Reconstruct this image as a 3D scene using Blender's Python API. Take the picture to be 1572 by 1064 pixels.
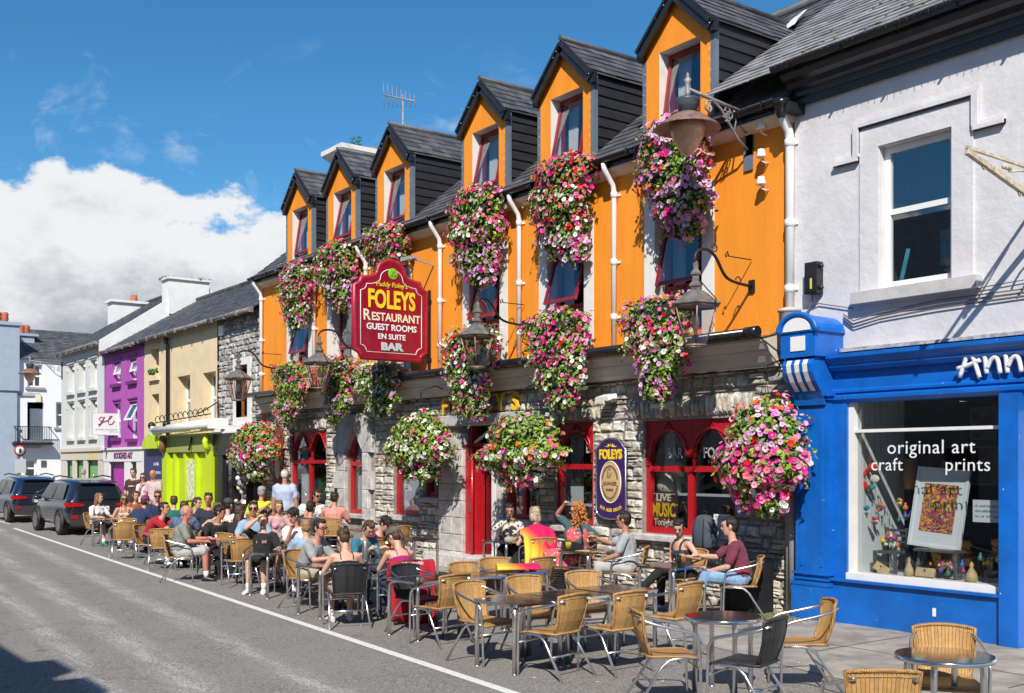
import bpy, bmesh, math, random
import numpy as np
from mathutils import Vector, Matrix, Euler, noise as mnoise

for _o in list(bpy.data.objects):
    bpy.data.objects.remove(_o)
random.seed(11)
rng = np.random.default_rng(5)
SC = bpy.context.scene
COL = SC.collection
R = math.radians

# ------------------------------------------------------------------ camera, sky, sun, exposure
cam_d = bpy.data.cameras.new('camera')
cam = bpy.data.objects.new('camera', cam_d)
COL.objects.link(cam)
cam.location = (9.75, -12.03, 2.10)
cam.rotation_euler = (R(90), 0, R(53.5))
cam_d.sensor_width = 36.0
cam_d.lens = 1673.0 / 1572.0 * 36.0
cam_d.shift_y = 180.0 / 1572.0
cam_d.clip_end = 2000
SC.camera = cam

SUN_EL, SUN_AZ = 42.0, 134.6         # elevation; azimuth clockwise from +Y
W = bpy.data.worlds.new('World')
SC.world = W
W.use_nodes = True
nt = W.node_tree
nt.nodes.clear()


def N(tree, typ, **kw):
    n = tree.nodes.new(typ)
    for k, v in kw.items():
        if k == 'inp':
            for a, b in v.items():
                n.inputs[a].default_value = b
        else:
            setattr(n, k, v)
    return n


def L(tree, a, b):
    tree.links.new(a, b)


def math_node(tree, op, a, b=None, c=None, clamp=False):
    n = tree.nodes.new('ShaderNodeMath')
    n.operation = op
    n.use_clamp = clamp
    for i, x in enumerate((a, b, c)):
        if x is None:
            continue
        if isinstance(x, (int, float)):
            n.inputs[i].default_value = x
        else:
            tree.links.new(x, n.inputs[i])
    return n.outputs[0]


def maprange(tree, x, a, b, c=0.0, d=1.0, smooth=True):
    n = tree.nodes.new('ShaderNodeMapRange')
    n.interpolation_type = 'SMOOTHSTEP' if smooth else 'LINEAR'
    tree.links.new(x, n.inputs[0])
    for i, v in zip((1, 2, 3, 4), (a, b, c, d)):
        n.inputs[i].default_value = v
    return n.outputs[0]


def mixcol(tree, fac, a, b, blend='MIX'):
    n = tree.nodes.new('ShaderNodeMix')
    n.data_type = 'RGBA'
    n.blend_type = blend
    for sock, x in ((n.inputs[0], fac), (n.inputs[6], a), (n.inputs[7], b)):
        if isinstance(x, (int, float)):
            sock.default_value = x
        elif isinstance(x, (tuple, list)):
            sock.default_value = (*x[:3], 1.0)
        else:
            tree.links.new(x, sock)
    return n.outputs[2]


sky = N(nt, 'ShaderNodeTexSky', sky_type='NISHITA', sun_disc=False, sun_elevation=R(SUN_EL), sun_rotation=R(SUN_AZ),
        altitude=0.0, air_density=1.0, dust_density=0.3, ozone_density=3.0)
tc = N(nt, 'ShaderNodeTexCoord')
sep = N(nt, 'ShaderNodeSeparateXYZ')
L(nt, tc.outputs['Generated'], sep.inputs[0])
elev = math_node(nt, 'MULTIPLY', math_node(nt, 'ARCSINE', sep.outputs[2]), 57.2958)
n1 = N(nt, 'ShaderNodeTexNoise', inp={'Scale': 6.5, 'Detail': 11.0, 'Roughness': 0.58})
n2 = N(nt, 'ShaderNodeTexNoise', inp={'Scale': 2.2, 'Detail': 2.0, 'Roughness': 0.5})
n3 = N(nt, 'ShaderNodeTexNoise', inp={'Scale': 11.0, 'Detail': 8.0, 'Roughness': 0.6, 'Distortion': 0.6})
n4 = N(nt, 'ShaderNodeTexNoise', inp={'Scale': 18.0, 'Detail': 9.0, 'Roughness': 0.62})
for n_ in (n1, n2, n3, n4):
    mp = N(nt, 'ShaderNodeMapping')
    mp.inputs['Scale'].default_value = (1, 1, 1.7)
    mp.inputs['Location'].default_value = (0.35, 1.9, 0.0)
    L(nt, tc.outputs['Generated'], mp.inputs[0])
    L(nt, mp.outputs[0], n_.inputs['Vector'])
# a bank of cumulus all round the horizon: its ragged top lies near 14 degrees
top = math_node(nt, 'ADD', math_node(nt, 'MULTIPLY', math_node(nt, 'SUBTRACT', n1.outputs[0], 0.5), 11.0),
                math_node(nt, 'ADD', math_node(nt, 'MULTIPLY', math_node(nt, 'SUBTRACT', n2.outputs[0], 0.5), 4.0), 13.2))
depth = math_node(nt, 'SUBTRACT', top, elev)
dens = maprange(nt, depth, -0.10, 0.55)
shade = maprange(nt, math_node(nt, 'ADD', depth, math_node(nt, 'MULTIPLY', math_node(nt, 'SUBTRACT', n4.outputs[0], 0.5), 10.0)), 1.4, 7.6)
low = maprange(nt, elev, 4.5, 1.0)
c_cloud = mixcol(nt, shade, (0.61, 0.62, 0.635), (0.27, 0.295, 0.325))
c_cloud = mixcol(nt, math_node(nt, 'MULTIPLY', low, 0.7), c_cloud, (0.45, 0.48, 0.51))
wisp = math_node(nt, 'MULTIPLY', maprange(nt, n3.outputs[0], 0.56, 0.74), maprange(nt, elev, 22.0, 17.0))
sky_col = N(nt, 'ShaderNodeHueSaturation', inp={'Saturation': 1.15, 'Value': 0.081})
L(nt, mixcol(nt, 1.0, sky.outputs[0], (0.74, 1.0, 1.10), 'MULTIPLY'), sky_col.inputs['Color'])
col = mixcol(nt, math_node(nt, 'MULTIPLY', wisp, 0.36), sky_col.outputs[0], (0.58, 0.61, 0.65))
col = mixcol(nt, dens, col, c_cloud)
bg = N(nt, 'ShaderNodeBackground', inp={'Strength': 1.0})
L(nt, col, bg.inputs[0])
wo = N(nt, 'ShaderNodeOutputWorld')
L(nt, bg.outputs[0], wo.inputs[0])

sun_d = bpy.data.lights.new('sun', 'SUN')
sun_d.energy = 4.05
sun_d.angle = R(0.53)
sun_d.color = (1.0, 0.945, 0.87)
sun = bpy.data.objects.new('sun', sun_d)
COL.objects.link(sun)
to_sun = Vector((math.sin(R(SUN_AZ)) * math.cos(R(SUN_EL)), math.cos(R(SUN_AZ)) * math.cos(R(SUN_EL)), math.sin(R(SUN_EL))))
sun.rotation_euler = to_sun.to_track_quat('Z', 'Y').to_euler()

SC.view_settings.view_transform = 'Standard'
SC.view_settings.look = 'None'
SC.view_settings.exposure = 0.52
SC.view_settings.gamma = 1.0
SC.view_settings.use_curve_mapping = False
SC.render.engine = 'CYCLES'
SC.cycles.max_bounces = 8
SC.cycles.transparent_max_bounces = 12
SC.cycles.caustics_reflective = False
SC.cycles.caustics_refractive = False
SC.cycles.use_denoising = True

# ------------------------------------------------------------------ picture point -> place (photo pixels 1572 x 1064)
_ax = (-math.cos(R(36.5)), math.sin(R(36.5)))
_rt = (math.sin(R(36.5)), math.cos(R(36.5)))
CX, CY, CH, FP = 9.75, -12.03, 2.10, 1673.0


def onY(u, v, Y=0.0):                # meet the plane y = Y
    r = (u - 786.0) / FP
    d = (Y - CY) / (_ax[1] + _rt[1] * r)
    return CX + d * (_ax[0] + _rt[0] * r), CH - (v - 712.0) * d / FP


def onX(u, v, X):                    # meet the plane x = X -> (y, z)
    r = (u - 786.0) / FP
    d = (X - CX) / (_ax[0] + _rt[0] * r)
    return CY + d * (_ax[1] + _rt[1] * r), CH - (v - 712.0) * d / FP


def onZ(u, v, z=0.0):
    d = (CH - z) * FP / (v - 712.0)
    r = (u - 786.0) / FP
    return CX + d * (_ax[0] + _rt[0] * r), CY + d * (_ax[1] + _rt[1] * r)


def sstep(a, b, x):
    t = min(1, max(0, (x - a) / (b - a)))
    return t * t * (3 - 2 * t)


def ground(x, y):                    # the paving rises a little towards the pub wall and down the street
    rise = 0.035 + 0.045 * sstep(0.5, -6.5, x)
    return rise * sstep(-4.4, -1.3, y)


# ------------------------------------------------------------------ mesh builder
class MB:
    def __init__(s):
        s.v, s.f, s.m, s.s = [], [], [], []
        s.mi, s.sm = 0, False

    def add(s, vs, fs, mi=None, sm=None):
        b = len(s.v)
        s.v += [tuple(p) for p in vs]
        for f in fs:
            s.f.append(tuple(i + b for i in f))
            s.m.append(s.mi if mi is None else mi)
            s.s.append(s.sm if sm is None else sm)
        return b

    def box(s, x0, x1, y0, y1, z0, z1, mi=None):
        s.add([(x0, y0, z0), (x1, y0, z0), (x1, y1, z0), (x0, y1, z0), (x0, y0, z1), (x1, y0, z1), (x1, y1, z1), (x0, y1, z1)],
              [(0, 3, 2, 1), (4, 5, 6, 7), (0, 1, 5, 4), (1, 2, 6, 5), (2, 3, 7, 6), (3, 0, 4, 7)], mi, False)

    def obox(s, c, size, rot=None, mi=None):
        b = len(s.v)
        sx, sy, sz = (q / 2 for q in size)
        s.box(-sx, sx, -sy, sy, -sz, sz, mi)
        M_ = Matrix.Translation(c) @ (rot.to_matrix().to_4x4() if rot is not None else Matrix())
        for i in range(b, len(s.v)):
            s.v[i] = tuple(M_ @ Vector(s.v[i]))

    def beam(s, a, b, w, h, mi=None, up=(0, 0, 1)):
        a, b = Vector(a), Vector(b)
        d = (b - a)
        y = d.normalized()
        upv = Vector(up)
        x = y.cross(upv)
        if x.length < 1e-4:
            x = Vector((1, 0, 0))
        x.normalize()
        z = x.cross(y)
        vs = []
        for p in (a, b):
            for sx, sz in ((-1, -1), (1, -1), (1, 1), (-1, 1)):
                vs.append(p + x * (sx * w / 2) + z * (sz * h / 2))
        s.add(vs, [(0, 1, 2, 3), (4, 7, 6, 5), (0, 4, 5, 1), (1, 5, 6, 2), (2, 6, 7, 3), (3, 7, 4, 0)], mi, False)

    def quad(s, a, b, c, d, mi=None):
        s.add([a, b, c, d], [(0, 1, 2, 3)], mi, False)

    def prism(s, poly, y0, y1, mi=None, sm=False):
        n = len(poly)
        ar = sum(poly[i][0] * poly[(i + 1) % n][1] - poly[(i + 1) % n][0] * poly[i][1] for i in range(n))
        if ar < 0:
            poly = poly[::-1]
        vs = [(x, y0, z) for x, z in poly] + [(x, y1, z) for x, z in poly]
        fs = [tuple(range(n)), tuple(range(2 * n - 1, n - 1, -1))]
        s.add(vs, fs, mi, False)
        s.add(vs, [(i, i + n, (i + 1) % n + n, (i + 1) % n) for i in range(n)], mi, sm)

    def prism_x(s, poly, x0, x1, mi=None, sm=False):     # poly in (y, z), pushed along x
        b = len(s.v)
        s.prism(poly, 0, 1, mi, sm)
        for i in range(b, len(s.v)):
            x, y, z = s.v[i]
            s.v[i] = (x0 if y == 0 else x1, x, z)
        for k in range(len(s.f)):
            if s.f[k][0] >= b:
                s.f[k] = s.f[k][::-1]
        if x1 > x0:
            for k in range(len(s.f)):
                if s.f[k][0] >= b or s.f[k][-1] >= b:
                    s.f[k] = s.f[k][::-1]

    def loft(s, rings, mi=None, sm=True, closed=False, caps=True):
        n = len(rings[0])
        vs = [p for r in rings for p in r]
        fs = []
        m = len(rings)
        for i in range(m if closed else m - 1):
            j = (i + 1) % m
            for k in range(n):
                fs.append((i * n + k, i * n + (k + 1) % n, j * n + (k + 1) % n, j * n + k))
        s.add(vs, fs, mi, sm)
        if caps and not closed:
            b = len(s.v) - len(vs)
            s.f.append(tuple(b + k for k in range(n - 1, -1, -1)))
            s.f.append(tuple(b + (m - 1) * n + k for k in range(n)))
            for _ in range(2):
                s.m.append(s.mi if mi is None else mi)
                s.s.append(False)

    def tube(s, pts, r, n=8, mi=None, closed=False, caps=True, sm=True):
        pts = [Vector(p) for p in pts]
        m = len(pts)
        rr = r if isinstance(r, (list, tuple)) else [r] * m
        T = []
        for i in range(m):
            a = pts[i - 1] if (i > 0 or closed) else pts[i]
            b = pts[(i + 1) % m] if (i < m - 1 or closed) else pts[i]
            t = (b - a)
            T.append(t.normalized() if t.length > 1e-9 else Vector((0, 0, 1)))
        ref = Vector((0, 0, 1)) if abs(T[0].z) < 0.9 else Vector((1, 0, 0))
        x = T[0].cross(ref).normalized()
        rings = []
        for i in range(m):
            x = (x - T[i] * x.dot(T[i]))
            x = x.normalized() if x.length > 1e-6 else T[i].orthogonal().normalized()
            y = T[i].cross(x)
            rings.append([pts[i] + (x * math.cos(2 * math.pi * k / n) + y * math.sin(2 * math.pi * k / n)) * rr[i] for k in range(n)])
        s.loft(rings, mi, sm, closed, caps)

    def lathe(s, prof, c=(0, 0, 0), n=16, mi=None, sm=True, squash=1.0, a0=0.0):
        rings = []
        for r, z in prof:
            r = max(r, 1e-4)
            rings.append([(c[0] + r * math.cos(a0 + 2 * math.pi * k / n), c[1] + squash * r * math.sin(a0 + 2 * math.pi * k / n), c[2] + z) for k in range(n)])
        s.loft(rings, mi, sm)

    def ball(s, c, rad, nu=12, nv=8, mi=None, rot=None, sm=True):
        rx, ry, rz = rad if isinstance(rad, (tuple, list)) else (rad, rad, rad)
        rings = []
        for j in range(nv + 1):
            t = -math.pi / 2 + math.pi * j / nv
            cr, sz = max(math.cos(t), 0.02), math.sin(t)
            ring = []
            for k in range(nu):
                a = 2 * math.pi * k / nu
                p = Vector((rx * cr * math.cos(a), ry * cr * math.sin(a), rz * sz))
                if rot is not None:
                    p = rot @ p
                ring.append(Vector(c) + p)
            rings.append(ring)
        s.loft(rings, mi, sm)

    def xf(s, M_, start=0):
        for i in range(start, len(s.v)):
            s.v[i] = tuple(M_ @ Vector(s.v[i]))

    def data(s, name, mats):
        me = bpy.data.meshes.new(name)
        me.from_pydata(s.v, [], s.f)
        mats = mats if isinstance(mats, (list, tuple)) else [mats]
        for m in mats:
            me.materials.append(m)
        me.polygons.foreach_set('material_index', s.m)
        me.polygons.foreach_set('use_smooth', s.s)
        me.update()
        return me

    def build(s, name, mats, parent=None, loc=None):
        o = bpy.data.objects.new(name, s.data(name, mats))
        COL.objects.link(o)
        if parent is not None:
            o.parent = parent
        if loc is not None:
            o.location = loc
        return o


def put(name, me, parent=None, loc=(0, 0, 0), rot=(0, 0, 0), scale=(1, 1, 1)):
    o = bpy.data.objects.new(name, me)
    COL.objects.link(o)
    o.parent = parent
    o.location, o.rotation_euler, o.scale = loc, rot, scale
    return o


def tag(o, label=None, cat=None, group=None, kind=None):
    for k, v in (('label', label), ('category', cat), ('group', group), ('kind', kind)):
        if v:
            o[k] = v
    return o


def thing(name, label, cat, loc=(0, 0, 0), rotz=0.0, group=None):
    o = bpy.data.objects.new(name, None)
    o.empty_display_size = 0.1
    COL.objects.link(o)
    o.location = loc
    o.rotation_euler = (0, 0, rotz)
    return tag(o, label, cat, group)


def copy_tree(src, parent=None):
    c = src.copy()
    COL.objects.link(c)
    c.parent = parent
    for ch in KIDS.get(src.name, [x for x in src.children]):
        copy_tree(ch, c)
    return c


KIDS = {}

# ------------------------------------------------------------------ materials
MATS = {}


def lin(h):
    h = h.lstrip('#')
    out = []
    for i in (0, 2, 4):
        c = int(h[i:i + 2], 16) / 255
        out.append(c / 12.92 if c <= 0.04045 else ((c + 0.055) / 1.055) ** 2.4)
    return tuple(out)


def mat(name, base, rough=0.6, metal=0.0, var=0.0, vscale=3.0, bump=0.0, bscale=40.0, island=0.0, dirt=0.0, dscale=1.2, dcol=(0.12, 0.10, 0.08),
        spec=0.5, coat=0.0, stretch=(1, 1, 1), alpha=None, sheen=0.0, chips=0.0, chip_col=(0.7, 0.7, 0.68), detail=6.0, sat=(0.6, 1.35)):
    if name in MATS:
        return MATS[name]
    m = bpy.data.materials.new(name)
    MATS[name] = m
    m.use_nodes = True
    t = m.node_tree
    b = t.nodes['Principled BSDF']
    b.inputs['Roughness'].default_value = rough
    b.inputs['Metallic'].default_value = metal
    b.inputs['Specular IOR Level'].default_value = spec
    b.inputs['Coat Weight'].default_value = coat
    if coat:
        b.inputs['Coat Roughness'].default_value = 0.06
    if sheen:
        b.inputs['Sheen Weight'].default_value = sheen
    c = (*base[:3], 1)
    b.inputs['Base Color'].default_value = c
    geo = N(t, 'ShaderNodeNewGeometry')
    mp = N(t, 'ShaderNodeMapping')
    mp.inputs['Scale'].default_value = stretch
    L(t, geo.outputs['Position'], mp.inputs[0])
    pos = mp.outputs[0]
    cur = None
    if var:
        nz = N(t, 'ShaderNodeTexNoise', inp={'Scale': vscale, 'Detail': detail, 'Roughness': 0.6})
        L(t, pos, nz.inputs['Vector'])
        f = maprange(t, nz.outputs[0], 0.3, 0.7)
        cur = mixcol(t, f, tuple(x * (1 - var) for x in base[:3]), tuple(min(1, x * (1 + var)) for x in base[:3]))
    if island:
        oi = N(t, 'ShaderNodeObjectInfo')
        rnd = math_node(t, 'FRACT', math_node(t, 'ADD', geo.outputs['Random Per Island'], oi.outputs['Random']))
        k = maprange(t, rnd, 0, 1, 1 - island, 1 + island, False)
        hs = N(t, 'ShaderNodeHueSaturation')
        L(t, k, hs.inputs['Value'])
        rnd2 = math_node(t, 'FRACT', math_node(t, 'MULTIPLY', rnd, 7.31))
        L(t, maprange(t, rnd2, 0, 1, sat[0], sat[1], False), hs.inputs['Saturation'])
        if cur is None:
            hs.inputs['Color'].default_value = c
        else:
            L(t, cur, hs.inputs['Color'])
        cur = hs.outputs[0]
    if dirt:
        nz = N(t, 'ShaderNodeTexNoise', inp={'Scale': dscale, 'Detail': 8.0, 'Roughness': 0.65})
        L(t, pos, nz.inputs['Vector'])
        f = math_node(t, 'MULTIPLY', maprange(t, nz.outputs[0], 0.52, 0.75), dirt)
        cur = mixcol(t, f, cur if cur is not None else base, dcol)
    if chips:
        nz = N(t, 'ShaderNodeTexNoise', inp={'Scale': 9.0, 'Detail': 5.0, 'Roughness': 0.7})
        L(t, pos, nz.inputs['Vector'])
        f = maprange(t, nz.outputs[0], 0.74 - 0.06 * chips, 0.76 - 0.06 * chips)
        cur = mixcol(t, f, cur if cur is not None else base, chip_col)
    if cur is not None:
        L(t, cur, b.inputs['Base Color'])
    if bump:
        nz = N(t, 'ShaderNodeTexNoise', inp={'Scale': bscale, 'Detail': 5.0, 'Roughness': 0.6})
        L(t, pos, nz.inputs['Vector'])
        bp = N(t, 'ShaderNodeBump', inp={'Strength': bump, 'Distance': 0.02})
        L(t, nz.outputs[0], bp.inputs['Height'])
        L(t, bp.outputs[0], b.inputs['Normal'])
    return m


def glass_mat(name, tint=(0.9, 0.93, 0.95), rough=0.0, refl=1.5, base=0.03):
    if name in MATS:
        return MATS[name]
    m = bpy.data.materials.new(name)
    MATS[name] = m
    m.use_nodes = True
    t = m.node_tree
    t.nodes.clear()
    tr = N(t, 'ShaderNodeBsdfTransparent', inp={'Color': (*tint, 1)})
    gl = N(t, 'ShaderNodeBsdfGlossy', inp={'Color': (1, 1, 1, 1), 'Roughness': rough})
    geo = N(t, 'ShaderNodeNewGeometry')              # Schlick, the same from both faces of the pane
    dt = N(t, 'ShaderNodeVectorMath', operation='DOT_PRODUCT')
    L(t, geo.outputs['Normal'], dt.inputs[0])
    L(t, geo.outputs['Incoming'], dt.inputs[1])
    f0 = ((refl - 1) / (refl + 1)) ** 2
    gz_ = math_node(t, 'POWER', math_node(t, 'SUBTRACT', 1.0, math_node(t, 'ABSOLUTE', dt.outputs['Value'])), 5.0)
    f = math_node(t, 'ADD', math_node(t, 'MULTIPLY', gz_, 1 - f0), f0 + base * .5, clamp=True)
    mx = N(t, 'ShaderNodeMixShader')
    L(t, f, mx.inputs[0])
    L(t, tr.outputs[0], mx.inputs[1])
    L(t, gl.outputs[0], mx.inputs[2])
    o = N(t, 'ShaderNodeOutputMaterial')
    L(t, mx.outputs[0], o.inputs[0])
    return m


M_GLASS = glass_mat('window_glass', base=.16)
M_DRINK = glass_mat('drink_glass', (0.95, 0.97, 0.97), 0.02, 1.4, 0.05)
M_ORANGE = mat('orange_render', (0.86, 0.285, 0.018), 0.75, var=0.07, vscale=1.0, bump=0.3, bscale=14, dirt=0.28, dcol=(0.58, 0.19, 0.03), dscale=1.6, stretch=(2.2, 2.2, .4))
M_WHITE = mat('white_paint', (0.78, 0.76, 0.72), 0.5, var=0.04, vscale=4, dirt=0.25, dcol=(0.45, 0.42, 0.37), dscale=3)
M_PLASTIC_W = mat('white_plastic', (0.80, 0.80, 0.78), 0.35, dirt=0.15, dcol=(0.5, 0.48, 0.43), dscale=4)
M_RED = mat('red_gloss_paint', (0.44, 0.012, 0.018), 0.32, var=0.10, vscale=6, coat=0.3)
M_DKRED = mat('dark_red_paint', (0.27, 0.010, 0.018), 0.35, var=0.1, coat=0.2)
M_BLACK = mat('black_paint', (0.018, 0.019, 0.022), 0.35, var=0.2, vscale=5)
M_BOARD = mat('black_weatherboard', (0.022, 0.021, 0.022), 0.5, var=0.25, vscale=3, stretch=(1, 1, 6), island=0.25)
M_GREYTRIM = mat('slate_grey_trim', (0.13, 0.16, 0.20), 0.5, var=0.1)
M_SLATE = mat('roof_slate', (0.085, 0.085, 0.092), 0.55, var=0.25, vscale=4, island=0.32, bump=0.2, bscale=60, dirt=0.4, dcol=(0.16, 0.15, 0.12), dscale=2.0)
M_SLATE_L = mat('weathered_slate', (0.27, 0.265, 0.275), 0.6, var=0.22, vscale=4, island=0.24, bump=0.3, bscale=50, dirt=0.75, dcol=(0.16, 0.13, 0.06), dscale=2.6)
M_STONE = mat('rubble_stone', (0.52, 0.475, 0.405), 0.85, var=0.35, vscale=9, island=0.33, bump=0.8, bscale=28, dirt=0.5, dcol=(0.13, 0.12, 0.11), dscale=3)
M_STONE_D = mat('dark_rubble_stone', (0.40, 0.385, 0.36), 0.85, var=0.35, vscale=9, island=0.4, bump=0.8, bscale=28, dirt=0.5, dcol=(0.10, 0.095, 0.09), dscale=3)
M_MORTAR = mat('lime_mortar', (0.30, 0.27, 0.235), 0.95, var=0.25, vscale=12, bump=0.6, bscale=60)
M_LIME = mat('limestone_block', (0.52, 0.49, 0.465), 0.8, var=0.22, vscale=7, island=0.14, bump=0.5, bscale=40, dirt=0.3, dcol=(0.22, 0.20, 0.19), dscale=3)
M_CORNICE = mat('stone_paint_cornice', (0.66, 0.60, 0.50), 0.6, var=0.1, vscale=4, dirt=0.4, dcol=(0.26, 0.23, 0.18), dscale=2.5, stretch=(0.4, 1, 2))
M_GUTTER = mat('black_gutter', (0.014, 0.014, 0.018), 0.25, var=0.2)
M_LILAC = mat('lilac_grey_render', (0.64, 0.622, 0.632), 0.8, var=0.07, vscale=2, bump=0.5, bscale=9, dirt=0.3, dcol=(0.42, 0.40, 0.40), dscale=1.6)
M_BLUE = mat('blue_gloss_paint', (0.004, 0.125, 0.50), 0.42, var=0.16, vscale=2.5, chips=.85, coat=0.15, bump=0.22, bscale=12, dirt=0.35, dcol=(0.02, 0.10, 0.34), dscale=1.7)
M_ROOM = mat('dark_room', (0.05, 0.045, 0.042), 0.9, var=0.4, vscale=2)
M_IRON = mat('black_iron', (0.02, 0.02, 0.022), 0.5, metal=0.3)
M_IRONW = mat('weathered_grey_iron', (0.30, 0.28, 0.27), 0.6, metal=0.35, var=0.3, vscale=14, dirt=0.5, dcol=(0.2, 0.12, 0.07), dscale=6)
M_RUST = mat('rusty_cream_iron', (0.55, 0.46, 0.33), 0.7, var=0.3, vscale=15, dirt=0.9, dcol=(0.30, 0.10, 0.03), dscale=8)
M_COPPER = mat('old_copper', (0.24, 0.22, 0.20), 0.5, metal=0.5, var=0.3, vscale=9, dirt=0.5, dcol=(0.22, 0.24, 0.22), dscale=8)
M_ALU = mat('polished_aluminium', (0.74, 0.74, 0.74), 0.28, metal=1.0, var=0.05)
M_CHROME = mat('bright_steel', (0.78, 0.78, 0.78), 0.12, metal=1.0)
M_GOLD = mat('gold_paint', (0.85, 0.52, 0.03), 0.4, var=0.1)
M_CREAM = mat('cream_paint', (0.80, 0.72, 0.52), 0.5)
M_INK = mat('black_ink', (0.012, 0.012, 0.014), 0.5)
M_LINE = mat('road_paint', (0.72, 0.70, 0.66), 0.7, var=0.12, vscale=30, dirt=0.4, dcol=(0.30, 0.29, 0.28), dscale=14)

# ------------------------------------------------------------------ ground
def road_material():
    m = bpy.data.materials.new('asphalt')
    m.use_nodes = True
    t = m.node_tree
    b = t.nodes['Principled BSDF']
    b.inputs['Roughness'].default_value = 0.85
    geo = N(t, 'ShaderNodeNewGeometry')
    pos = geo.outputs['Position']
    fine = N(t, 'ShaderNodeTexVoronoi', inp={'Scale': 75.0})
    big = N(t, 'ShaderNodeTexNoise', inp={'Scale': 0.8, 'Detail': 6.0})
    L(t, pos, fine.inputs['Vector'])
    L(t, pos, big.inputs['Vector'])
    c = mixcol(t, maprange(t, fine.outputs['Color'], 0.2, 0.9), (0.13, 0.12, 0.107), (0.325, 0.302, 0.274))
    c = mixcol(t, math_node(t, 'MULTIPLY', maprange(t, big.outputs[0], 0.35, 0.7), 0.45), c, (0.262, 0.244, 0.222))
    # pale scuffed wheel tracks running along the street
    sx = N(t, 'ShaderNodeSeparateXYZ')
    L(t, pos, sx.inputs[0])
    yy = math_node(t, 'ADD', sx.outputs[1], math_node(t, 'MULTIPLY', sx.outputs[0], 0.10))
    mp = N(t, 'ShaderNodeMapping')
    mp.inputs['Scale'].default_value = (0.35, 2.2, 1)
    L(t, pos, mp.inputs[0])
    st = N(t, 'ShaderNodeTexNoise', inp={'Scale': 1.4, 'Detail': 9.0, 'Roughness': 0.72})
    L(t, mp.outputs[0], st.inputs['Vector'])
    track = None
    for y0, w in ((-7.35, 0.30), (-8.35, 0.35), (-9.1, 0.25)):
        d = math_node(t, 'ABSOLUTE', math_node(t, 'SUBTRACT', yy, y0))
        k = maprange(t, d, w, 0.0)
        track = k if track is None else math_node(t, 'MAXIMUM', track, k)
    grain = maprange(t, fine.outputs['Color'], 0.35, 0.75)
    f = math_node(t, 'MULTIPLY', math_node(t, 'MULTIPLY', track, maprange(t, st.outputs[0], 0.36, 0.66)), math_node(t, 'ADD', math_node(t, 'MULTIPLY', grain, 0.7), 0.15))
    c = mixcol(t, f, c, (0.62, 0.60, 0.57))
    # hairline cracks and dark oil spots
    cw = N(t, 'ShaderNodeTexNoise', inp={'Scale': 1.6, 'Detail': 5.0})
    L(t, pos, cw.inputs['Vector'])
    vm = N(t, 'ShaderNodeVectorMath', operation='MULTIPLY_ADD', inp={1: (1.2, 1.2, 0)})
    L(t, cw.outputs['Color'], vm.inputs[0])
    L(t, pos, vm.inputs[2])
    ck = N(t, 'ShaderNodeTexVoronoi', feature='DISTANCE_TO_EDGE', inp={'Scale': 0.33})
    L(t, vm.outputs[0], ck.inputs['Vector'])
    c = mixcol(t, math_node(t, 'MULTIPLY', maprange(t, ck.outputs['Distance'],   .007, .002), .22), c, (0.05, 0.047, 0.043))
    sp = N(t, 'ShaderNodeTexNoise', inp={'Scale': 2.6, 'Detail': 3.0})
    L(t, pos, sp.inputs['Vector'])
    c = mixcol(t, math_node(t, 'MULTIPLY', maprange(t, sp.outputs[0], .66, .74), .45), c, (0.055, 0.05, 0.046))
    L(t, c, b.inputs['Base Color'])
    bp = N(t, 'ShaderNodeBump', inp={'Strength': 0.5, 'Distance': 0.01})
    L(t, fine.outputs['Distance'], bp.inputs['Height'])
    L(t, bp.outputs[0], b.inputs['Normal'])
    return m


M_ROAD = road_material()
M_PAVE = mat('worn_pavement', (0.32, 0.287, 0.245), 0.9, var=0.25, vscale=2.4, bump=0.5, bscale=70, dirt=0.75, dcol=(0.12, 0.11, 0.098), dscale=1.5)

b = MB()
xs = [-400, -120, -60] + list(np.arange(-44, 12.01, 1.0)) + [20, 40, 120, 400]
ys = [-300, -120, -40, -20, -12, -8, -6, -5] + list(np.arange(-4.5, 0.76, 0.25)) + [8, 40, 150, 400]
vs = [(x, y, ground(x, y) if y < 3 else 0.05) for y in ys for x in xs]
nx = len(xs)
b.add(vs, [(j * nx + i, j * nx + i + 1, (j + 1) * nx + i + 1, (j + 1) * nx + i) for j in range(len(ys) - 1) for i in range(nx - 1)], sm=True)
tag(b.build('road', M_ROAD), kind='structure')

b = MB()
xs = list(np.arange(-42, 8.01, 0.5))
edge = lambda x: -2.6 + 0.12 * math.sin(x * 1.3) - 0.5 * sstep(-2, 3, x)
nt_ = 9
vs = []
for j in range(nt_):
    for x in xs:
        y = edge(x) + (0.7 - edge(x)) * j / (nt_ - 1)
        vs.append((x, y, ground(x, y) + 0.006 + 0.004 * (j > 0)))
nx = len(xs)
b.add(vs, [(j * nx + i, j * nx + i + 1, (j + 1) * nx + i + 1, (j + 1) * nx + i) for j in range(nt_ - 1) for i in range(nx - 1)], sm=True)
pave = tag(b.build('pavement', M_PAVE), kind='structure')
b = MB()
for x in (-6.1, -3.2, -.4, 2.1, 4.4):
    for k in range(10):
        y0, y1 = -2.4 + .22 * k, -2.4 + .22 * (k + 1)
        b.quad((x, y0, ground(x, y0) + .013), (x + .016, y0, ground(x, y0) + .013), (x + .016, y1, ground(x, y1) + .013), (x, y1, ground(x, y1) + .013))
for k in range(60):
    x0, x1 = -8 + .26 * k, -8 + .26 * (k + 1)
    y = -1.75 + .02 * math.sin(k)
    b.quad((x0, y, ground(x0, y) + .013), (x1, y, ground(x1, y) + .013), (x1, y + .014, ground(x1, y) + .013), (x0, y + .014, ground(x0, y) + .013))
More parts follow.
